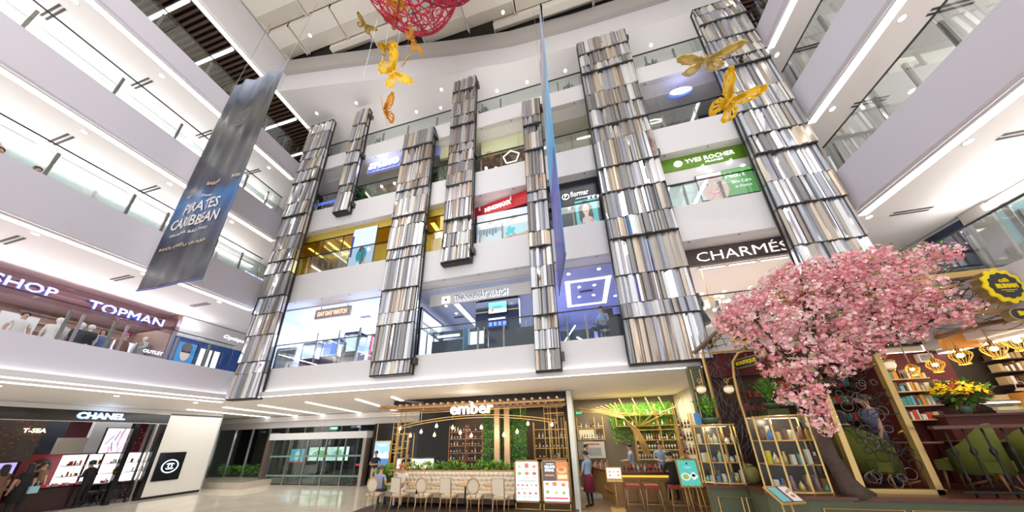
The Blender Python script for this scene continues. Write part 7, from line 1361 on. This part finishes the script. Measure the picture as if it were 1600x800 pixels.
# ================================================================ PEOPLE
def person(loc, rz, label, shirt, legs, pose='stand', hair=HAIR, hairlen=.0, shoes=BLACKM, sleeve='short', arms=None, h=1.68, lean=0.0, head=(0, 0), skirt=None, apron=None, group=None, female=False, seat=.47):
    """one continuous skinned body; +Y is where the person looks"""
    k = h/1.72; P = {}; R = {}
    def J(n, p, r): P[n] = Vector(p)*k; R[n] = (r if isinstance(r, tuple) else (r, r))
    sw = .175 if not female else .155; zh = .93 if pose != 'sit' else seat/k+.08
    J('pelvis', (0, 0, zh), (.145, .105)); J('spine', (0, .01+lean*.2, zh+.20), (.125, .095)); J('chest', (0, .0+lean*.5, zh+.40), (.155, .105)); J('neck', (0, .01+lean*.75, zh+.56), .052)
    hx, hy = head; ny = lean*.75; J('jaw', (hx*.4, .035+ny+hy*.4, zh+.635), (.06, .065)); J('skull', (hx, .02+ny+hy, zh+.715), (.078, .092)); J('crown', (hx, .01+ny+hy, zh+.785), (.055, .065)); J('nose', (hx*.7, .105+ny+hy, zh+.675), .012)
    for s, n in ((-1, 'L'), (1, 'R')):
        J('sh'+n, (s*sw, lean*.5, zh+.47), .056); a = (arms or {}).get(n, ((s*(sw+.05), .0, zh+.18), (s*(sw+.05), .06, zh-.06))); e, w = Vector(a[0]), Vector(a[1]); J('el'+n, e, .04); J('wr'+n, w, .027)
        d = (w-e).normalized(); side = d.cross(Vector((0, 1, 0)) if abs(d.y) < .8 else Vector((0, 0, 1))).normalized(); J('pm'+n, w+d*.055, (.034, .020))
        for q in range(4): b0 = w+d*.085+side*(.024-.016*q); L = (.055, .065, .06, .045)[q]; J(f'f{q}a'+n, b0+d*L*.3, .0095); J(f'f{q}b'+n, b0+d*L*.75+Vector((0, .008, -.006)), .0085); J(f'f{q}c'+n, b0+d*L+Vector((0, .016, -.012)), .007)
        J('tha'+n, w+d*.035+side*.034, .011); J('thb'+n, w+d*.06+side*.052+Vector((0, .01, 0)), .009)
        if pose == 'sit': J('hp'+n, (s*.095, .04, zh-.02), .085); J('kn'+n, (s*.12, .44, zh-.0), .058); J('an'+n, (s*.12, .42, .09), .038); J('toe'+n, (s*.12, .56, .035), .033)
        elif pose == 'perch': J('hp'+n, (s*.095, .02, zh-.08), .085); J('kn'+n, (s*.14, .36, zh-.14), .058); J('an'+n, (s*.13, .28, zh-.55), .038); J('toe'+n, (s*.13, .42, zh-.62), .033)
        else: J('hp'+n, (s*.09, 0, zh-.07), .085); J('kn'+n, (s*.10, .02, .49), .055); J('an'+n, (s*.10, -.01, .09), .038); J('toe'+n, (s*.115, .13, .032), .034)
    names = list(P); E = [('pelvis', 'spine'), ('spine', 'chest'), ('chest', 'neck'), ('neck', 'jaw'), ('jaw', 'skull'), ('skull', 'crown'), ('skull', 'nose')]
    for n in 'LR':
        E += [('chest', 'sh'+n), ('sh'+n, 'el'+n), ('el'+n, 'wr'+n), ('wr'+n, 'pm'+n), ('wr'+n, 'tha'+n), ('tha'+n, 'thb'+n), ('pelvis', 'hp'+n), ('hp'+n, 'kn'+n), ('kn'+n, 'an'+n), ('an'+n, 'toe'+n)]
        for q in range(4): E += [('pm'+n, f'f{q}a'+n), (f'f{q}a'+n, f'f{q}b'+n), (f'f{q}b'+n, f'f{q}c'+n)]
    me = bpy.data.meshes.new('p'); me.from_pydata([tuple(P[n]) for n in names], [(names.index(a), names.index(b)) for a, b in E], []); ob = bpy.data.objects.new('p', me); COL.objects.link(ob)
    sk = ob.modifiers.new('skin', 'SKIN'); sk.use_smooth_shade = True; sv = me.skin_vertices[0].data
    for i, n in enumerate(names): sv[i].radius = (R[n][0]*k, R[n][1]*k); sv[i].use_root = (i == 0)
    ss = ob.modifiers.new('sub', 'SUBSURF'); ss.levels = 1; ss.render_levels = 1
    dg = bpy.context.evaluated_depsgraph_get(); dg.update(); nm = bpy.data.meshes.new_from_object(ob.evaluated_get(dg)); bpy.data.objects.remove(ob)
    for m in (SKIN, shirt, legs, shoes): nm.materials.append(m)
    seg = [(P[a], P[b], a, b) for a, b in E]
    def mi(a, b, t):
        x = a+b
        if 'an' in a and 'toe' in b: return 3
        if a[:2] in ('hp', 'kn') or a == 'pelvis' and b[:2] == 'hp': return 2
        if a in ('pelvis', 'spine') or a == 'chest' and b != 'neck' : return 1
        if a == 'chest': return 1 if t < .75 else 0
        if a[:2] == 'sh': return 1 if (sleeve == 'long' or t < .6) else 0
        if a[:2] == 'el': return 1 if sleeve == 'long' and t < .93 else 0
        return 0
    for p in nm.polygons:
        c = p.center; best = 1e9; v = 0
        for A, B, a, b_ in seg:
            ab = B-A; t = max(0, min(1, (c-A).dot(ab)/max(ab.length_squared, 1e-9))); d = (A+ab*t-c).length-R[a][0]*k*.6
            if d < best: best = d; v = mi(a, b_, t)
        p.material_index = v; p.use_smooth = True
    o = bpy.data.objects.new('person', nm); COL.objects.link(o); o['label'] = label; o['category'] = 'person'
    if group: o['group'] = group
    o['_o'] = (0, 0, 0)
    def child(b, n): c = b.build(n, None); c.parent = o; del_ = c; return c
    S = P['skull']; b = MB(); vs = []; fs = []; NU, NV = 16, 9      # hair cap, open over the face
    for j in range(NV+1):
        th = j/NV*(PI*.62); 
        for i in range(NU):
            a = 2*PI*i/NU; fr = max(0, math.sin(a)); t2 = th*(1-.42*fr); dn = hairlen*max(0, (j/NV-.55))*2.2*(1-fr)
            vs.append(S+Vector((.092*k*math.sin(t2)*math.cos(a), -.012+.108*k*math.sin(t2)*math.sin(a), .02+.100*k*math.cos(t2)-dn)))
    for j in range(NV):
        for i in range(NU): fs.append((j*NU+i, (j+1)*NU+i, (j+1)*NU+(i+1) % NU, j*NU+(i+1) % NU))
    fs.append(tuple(range(NU))); b.add(vs, fs, hair, True); child(b, 'hair')
    ey = S+Vector((0, .078*k, -.012))
    for s in (-1, 1):
        b = MB(); b.ball(ey+Vector((s*.030, -.004, 0)), .010, BLACKM, 6); child(b, 'eye'); b = MB(); b.ball(S+Vector((s*.080*k, .0, -.02)), .018, SKIN, 6, (.5, 1, 1.4)); child(b, 'ear')
    b = MB(); b.ball(S+Vector((0, .080*k, -.070)), .016, mat('lips', (.35, .10, .08), .5), 6, (1.3, .5, .4)); child(b, 'mouth')
    if skirt:
        z1 = zh*k-.02; b = MB(); b.lathe([(.15*k, .1), (.165*k, 0), (.20*k, -.42)], (0, 0, z1), skirt, 14); child(b, 'apron' if apron else 'skirt')
    o.location = loc; o.rotation_euler = (0, 0, rz); return o
def CL(n, c): return mat('cloth_'+n, c, .8)
BLS = CL('light_blue', (.25, .38, .62)); NVY = CL('navy', (.015, .025, .06)); BLK = CL('black', (.012, .012, .014)); KHK = CL('khaki', (.60, .50, .36)); PUR = CL('lavender', (.34, .34, .55)); JEAN = CL('jeans', (.05, .07, .12)); BURG = CL('burgundy', (.16, .01, .03)); WHT = CL('white', (.7, .68, .66)); GRYC = CL('grey', (.25, .24, .24)); BRNC = CL('brown', (.2, .1, .06))
FWD = lambda s, zh, sw=.2: ((s*(sw+.04), .04, zh+.22), (s*.12, .26, zh+.20))
# entrance and restaurant
person((-10.05, 12.95, 0), PI+.5, 'standing man in navy shirt and khaki trousers with folded arms beside the blue poster', NVY, KHK, arms={'L': ((-.24, .06, 1.13), (.02, .19, 1.12)), 'R': ((.24, .06, 1.13), (-.02, .20, 1.15))})
person((-7.18, 9.55, 0), .25, 'seated man in lavender shirt on the leftmost dining chair, back turned', PUR, JEAN, 'sit', arms={'L': FWD(-1, .56), 'R': FWD(1, .56)}, lean=.12, hair=CL('hair_grey', (.10, .08, .07)))
person((-6.55, 10.05, 0), PI+.3, 'seated woman in pale patterned dress at the left end of the banquette', WHT, WHT, 'sit', arms={'L': FWD(-1, .56), 'R': FWD(1, .56)}, lean=.1, hair=CL('headscarf_red', (.5, .12, .10)), hairlen=.05, female=True, shoes=CL('shoe_dark', (.03, .03, .03)))
person((-7.75, 12.05, 0), .1, 'man in navy shirt seen from behind over the restaurant planting', NVY, BLK)
# bar staff and guest
person((.08, 10.5, 0), .9, 'waiter in light blue shirt, burgundy apron and black trousers standing before the bar', BLS, BLK, skirt=BURG, apron=True, arms={'L': ((-.23, .04, 1.14), (-.14, .2, .98)), 'R': ((.23, .04, 1.14), (.2, .2, 1.0))})
person((.12, 12.3, .16), -1.9, 'second waiter in light blue shirt with burgundy apron, further back by the bar end', BLS, BLK, skirt=BURG, apron=True)
person((1.75, 12.2, .16), 1.3, 'bar worker in light blue shirt seen from the side behind the counter', BLS, BLK, arms={'L': FWD(-1, .93), 'R': FWD(1, .93)})
person((2.75, 11.95, .16), PI, 'bartender in light blue shirt facing the guest across the bar', BLS, BLK, arms={'L': FWD(-1, .93), 'R': FWD(1, .93)}, h=1.74)
person((2.62, 10.22, 0), .1, 'guest in black suit sitting on the third bar stool, back turned', BLK, BLK, 'perch', sleeve='long', arms={'L': ((-.25, .1, 1.12), (-.1, .34, 1.12)), 'R': ((.25, .1, 1.12), (.1, .34, 1.12))}, lean=.08)
bpy.data.objects['person.008' if 'person.008' in bpy.data.objects else 'person'].location.z = -.04
# cafe
person((5.62, 7.15, PZ), 1.1, 'man in blue violet shirt with dark hair standing by the cafe table', CL('violet_blue', (.14, .14, .32)), JEAN, h=1.62)
person((5.0, 7.0, PZ), -1.3, 'seated person in black with white collar in the cafe armchair', BLK, BLK, 'sit', hairlen=.12, female=True, sleeve='long', arms={'L': FWD(-1, .55), 'R': FWD(1, .55)})
tag(MB().ball((5.45, 7.0, PZ+1.2), .14, CL('bag_blue', (.10, .11, .20)), 10, (.8, .6, 1.3)).build('backpack', None, (5.45, 7.0, PZ+1.2)), 'dark blue backpack on the back of the man standing in the cafe', 'bag')
# cosmetics shop
person((-19.35, 8.05, 0), 2.0, 'shop assistant in black leaning over the make-up counter', BLK, BLK, sleeve='long', arms={'L': FWD(-1, .93), 'R': FWD(1, .93)}, lean=.15, female=True, hairlen=.04)
person((-20.75, 7.35, 0), -1.2, 'woman with dark hair and bare arms behind the make-up counter', BRNC, BLK, hairlen=.07, female=True)
person((-19.3, 6.6, 0), 1.6, 'woman in black dress with long hair before the make-up counter, left of the assistant', BLK, BLK, hairlen=.25, female=True, skirt=BLK)
person((-19.4, 6.15, 0), 1.9, 'woman in brown at the far left edge of the make-up counter', BRNC, BLK, hairlen=.25, female=True, skirt=BRNC)
o = thing('handbag', 'pale blue handbag carried by the woman in the black dress', 'bag', (-19.1, 6.75, .75)); b = MB(); b.box((-19.15, 6.68, .72), (-19.05, 6.88, .95), CL('bag_pale_blue', (.35, .6, .65))); b.build('body', o); b = MB(); b.tube([(-19.1, 6.72, .95), (-19.1, 6.74, 1.1), (-19.1, 6.82, 1.1), (-19.1, 6.84, .95)], .01, MATS['cloth_bag_pale_blue'], 5); b.build('strap', o)
# second storey, left fashion shop and right
z2 = LV[0][1]
# fashion shop front on the left second storey
MAU = mat('mauve_fascia', (.45, .33, .38), .3)
b = MB(); b.box((-16.35, -1, 6.62), (-16.25, 7.35, 7.3), glass('mauve_fascia_glass', (.85, .68, .74), .2)); b.box((-16.35, 7.32, z2), (-16.2, 7.4, 7.3), mat('mullion_mauve', (.30, .24, .28), .3)); struct('wall_left_fascia', b)
b = MB(); b.box((-19.0, -1, z2), (-18.9, 7.32, 7.5), mat('shop_back_brown', (.36, .22, .17), .5)); struct('wall_left_shop_inner', b)
b = MB(); b.box((-18.9, -1, 7.0), (-16.35, 7.32, 7.1), mat('shop_ceiling_mauve', (.50, .36, .36), .5)); struct('ceiling_left_shop', b)
b = MB(); b.box((-18.9, 7.32, z2), (-16.3, 7.4, 7.5), mat('shop_back_brown')); struct('wall_left_shop_end', b)
area_light('shop_ceiling_light', (-17.6, 4.5, 6.9), 2, 70, (1, .93, .92), size_y=6)
area_light('fascia_light', (-15.6, 4.5, 7.2), .3, 60, (1, .92, .95), rot=(0, .5, 0), size_y=7).data.energy = 18
for k, (y, w) in enumerate(((3.95, .65), (5.7, .28), (6.25, .5), (6.85, .25))):
    b = MB(); b.box((-18.3, y*1.07, z2), (-18.2, (y+w)*1.07, 6.55 if k == 0 else 6.35), [mat('pillar_white', (.75, .77, .80), .4), em('panel_lilac', (.75, .72, 1), 1.2), em('panel_lilac', ()), em('panel_lilac', ())][k]); struct('wall_left_shop_panel', b)
for y in (1.7, 3.0, 5.05, 6.05): b = MB(); b.box((-16.2, y, z2), (-16.14, y+.06, 6.5), mat('mullion_mauve')); struct('trim_shop_mullion', b)
for k in range(5):
    b = MB(); zz = 5.6+.3*k; b.box((-18.85, 4.65, zz), (-18.8, 7.2, zz+.06), mat('brown_slat_light', (.45, .28, .2), .5)); struct('trim_brown_slat', b)
def neon(body, y, w, z, h, X, label):
    o = thing('shop_sign', label, 'sign', (X, y, z)); b = MB(); text_mb(b, body, (X, y, z), YP, ZP, w, h, em('neon_white', (.85, .88, 1), 1.3), .02, .0); b.build('lettering_front', o); b = MB(); text_mb(b, body, (X-.02, y-.02, z-.02), YP, ZP, w+.04, h+.04, em('neon_blue', (.10, .15, .8), .8), .01, .035); b.build('lettering_back', o)
neon('TOPSHOP', 2.45, 1.95, 6.80, .30, -16.15, 'blue edged shop name at the left end of the second storey fascia'); neon('TOPMAN', 5.05, 1.85, 6.72, .34, -16.15, 'blue edged shop name right of the first one on the mauve fascia')
neon('TOPSHOP', 8.4, .95, 9.98, .25, -15.27, 'blue edged shop name on the third storey beside the corner column')
b = MB(); b.box((-16.35, 7.42, 6.6), (-16.2, 10.2, 7.48), mat('fascia_white', (.75, .75, .76), .4)); struct('wall_left_white_fascia', b)
o = thing('shop_sign', 'white script name on the pale fascia near the corner', 'sign', (-16.18, 9.0, 7.0)); b = MB(); text_mb(b, 'Optique', (-16.18, 8.95, 6.95), YP, ZP, .95, .24, em('script_white', (1, 1, 1), 1.6), .02, .0, .3); b.build('lettering', o); b = MB(); text_mb(b, 'Optique', (-16.19, 8.93, 6.93), YP, ZP, .99, .28, mat('script_grey', (.4, .42, .5), .4), .005, .02, .3); b.build('backing', o)
b = MB(); b.box((-16.38, 7.42, z2), (-16.3, 10.2, 6.6), mat('optic_blue', (.05, .12, .42), .2)); struct('wall_optic_shop', b)
for k, (y, w) in enumerate(((8.35, .16), (8.6, .16), (8.85, .2))): xposter('lit_screen', ('narrow lit column left in the blue optic shop', 'narrow lit column in the middle of the blue optic shop', 'narrow lit column right in the blue optic shop')[k], -16.25, y, y+w, z2+.1, 6.3, lambda f: f.rect(0, 0, 1, 1, em('optic_white', (.7, .85, 1), 2)), cat='light', frame=STEEL)
xposter('lit_screen', 'poster of a face with glasses in the blue optic shop', -16.25, 7.6, 8.2, 5.3, 6.4, lambda f: f.rect(0, 0, 1, 1, em('opt_blue', (.05, .25, .6), .9)).ell(.5, .6, .26, .32, em('opt_skin', (.75, .55, .45), .8)).ell(.5, .8, .3, .2, em('opt_hair', (.15, .1, .08), .5)).rect(.25, .6, .47, .68, em('opt_frame', (.02, .02, .04), .2)).rect(.53, .6, .75, .68, em('opt_frame', ())), cat='poster')
o = thing('shop_sign', 'bright small window lettering above the parapet under the mauve fascia', 'sign', (-16.1, 6.5, 5.6)); b = MB(); text_mb(b, 'OUTLET', (-16.1, 6.65, 5.62), YP, ZP, .55, .14, em('neon_white', ()), .01, .05); b.box((-16.12, 6.45, 5.42), (-16.1, 7.3, 5.47), em('screen_blue', ())); b.build('lettering', o)
person((-17.5, 4.45, z2), -1.4, 'man with dark hair looking over the left second storey railing', WHT, BLK, hairlen=.02)
person((-17.5, 6.1, z2), -2.2, 'passer-by in blue and brown clothes behind the left railing', CL('coat_blue', (.10, .16, .38)), BRNC, sleeve='long', hairlen=.1)
person((-17.4, 6.6, z2), -1.2, 'passer-by with a bright pink headscarf behind the left railing', BRNC, BRNC, hair=CL('scarf_pink', (.75, .03, .25)), hairlen=.15, sleeve='long', female=True)
person((-15.1, 2.15, LV[1][1]), -1.3, 'visitor with red hair standing on the left third storey walkway', WHT, JEAN, hair=CL('hair_red', (.3, .05, .03)), h=1.45)
person((-15.1, 2.75, LV[1][1]), -1.3, 'visitor with dark hair standing on the left third storey walkway', GRYC, JEAN, h=1.42)
for y, lb, c in ((5.05, 'mannequin in white top beside the white pillar of the fashion shop', WHT), (5.5, 'mannequin in dark patterned dress in the fashion shop window', CL('dark_floral', (.03, .04, .05))), (5.72, 'mannequin in black dress, second of the dark pair in the fashion shop', BLK), (7.1, 'mannequin in grey patterned dress right of the lit lilac panels', GRYC)):
    mannequin(-17.3, y, z2, lb, c, PI/2)
person((1.0, 8.55, z2), 2.4, 'person in light blue shirt sitting at the dark counter of the violet shop', BLS, NVY, 'sit', arms={'L': FWD(-1, .55), 'R': FWD(1, .55)})
b = MB(); b.lathe([(.2, 0), (.03, .03), (.03, .4), (.2, .43), (.2, .47)], (1.0, 8.5, z2), STEEL, 12); tag(b.build('stool', None, (1.0, 8.5, z2)), 'round steel stool under the person in the violet shop', 'stool')
for ob in bpy.data.objects:
    if '_o' in ob: del ob['_o']
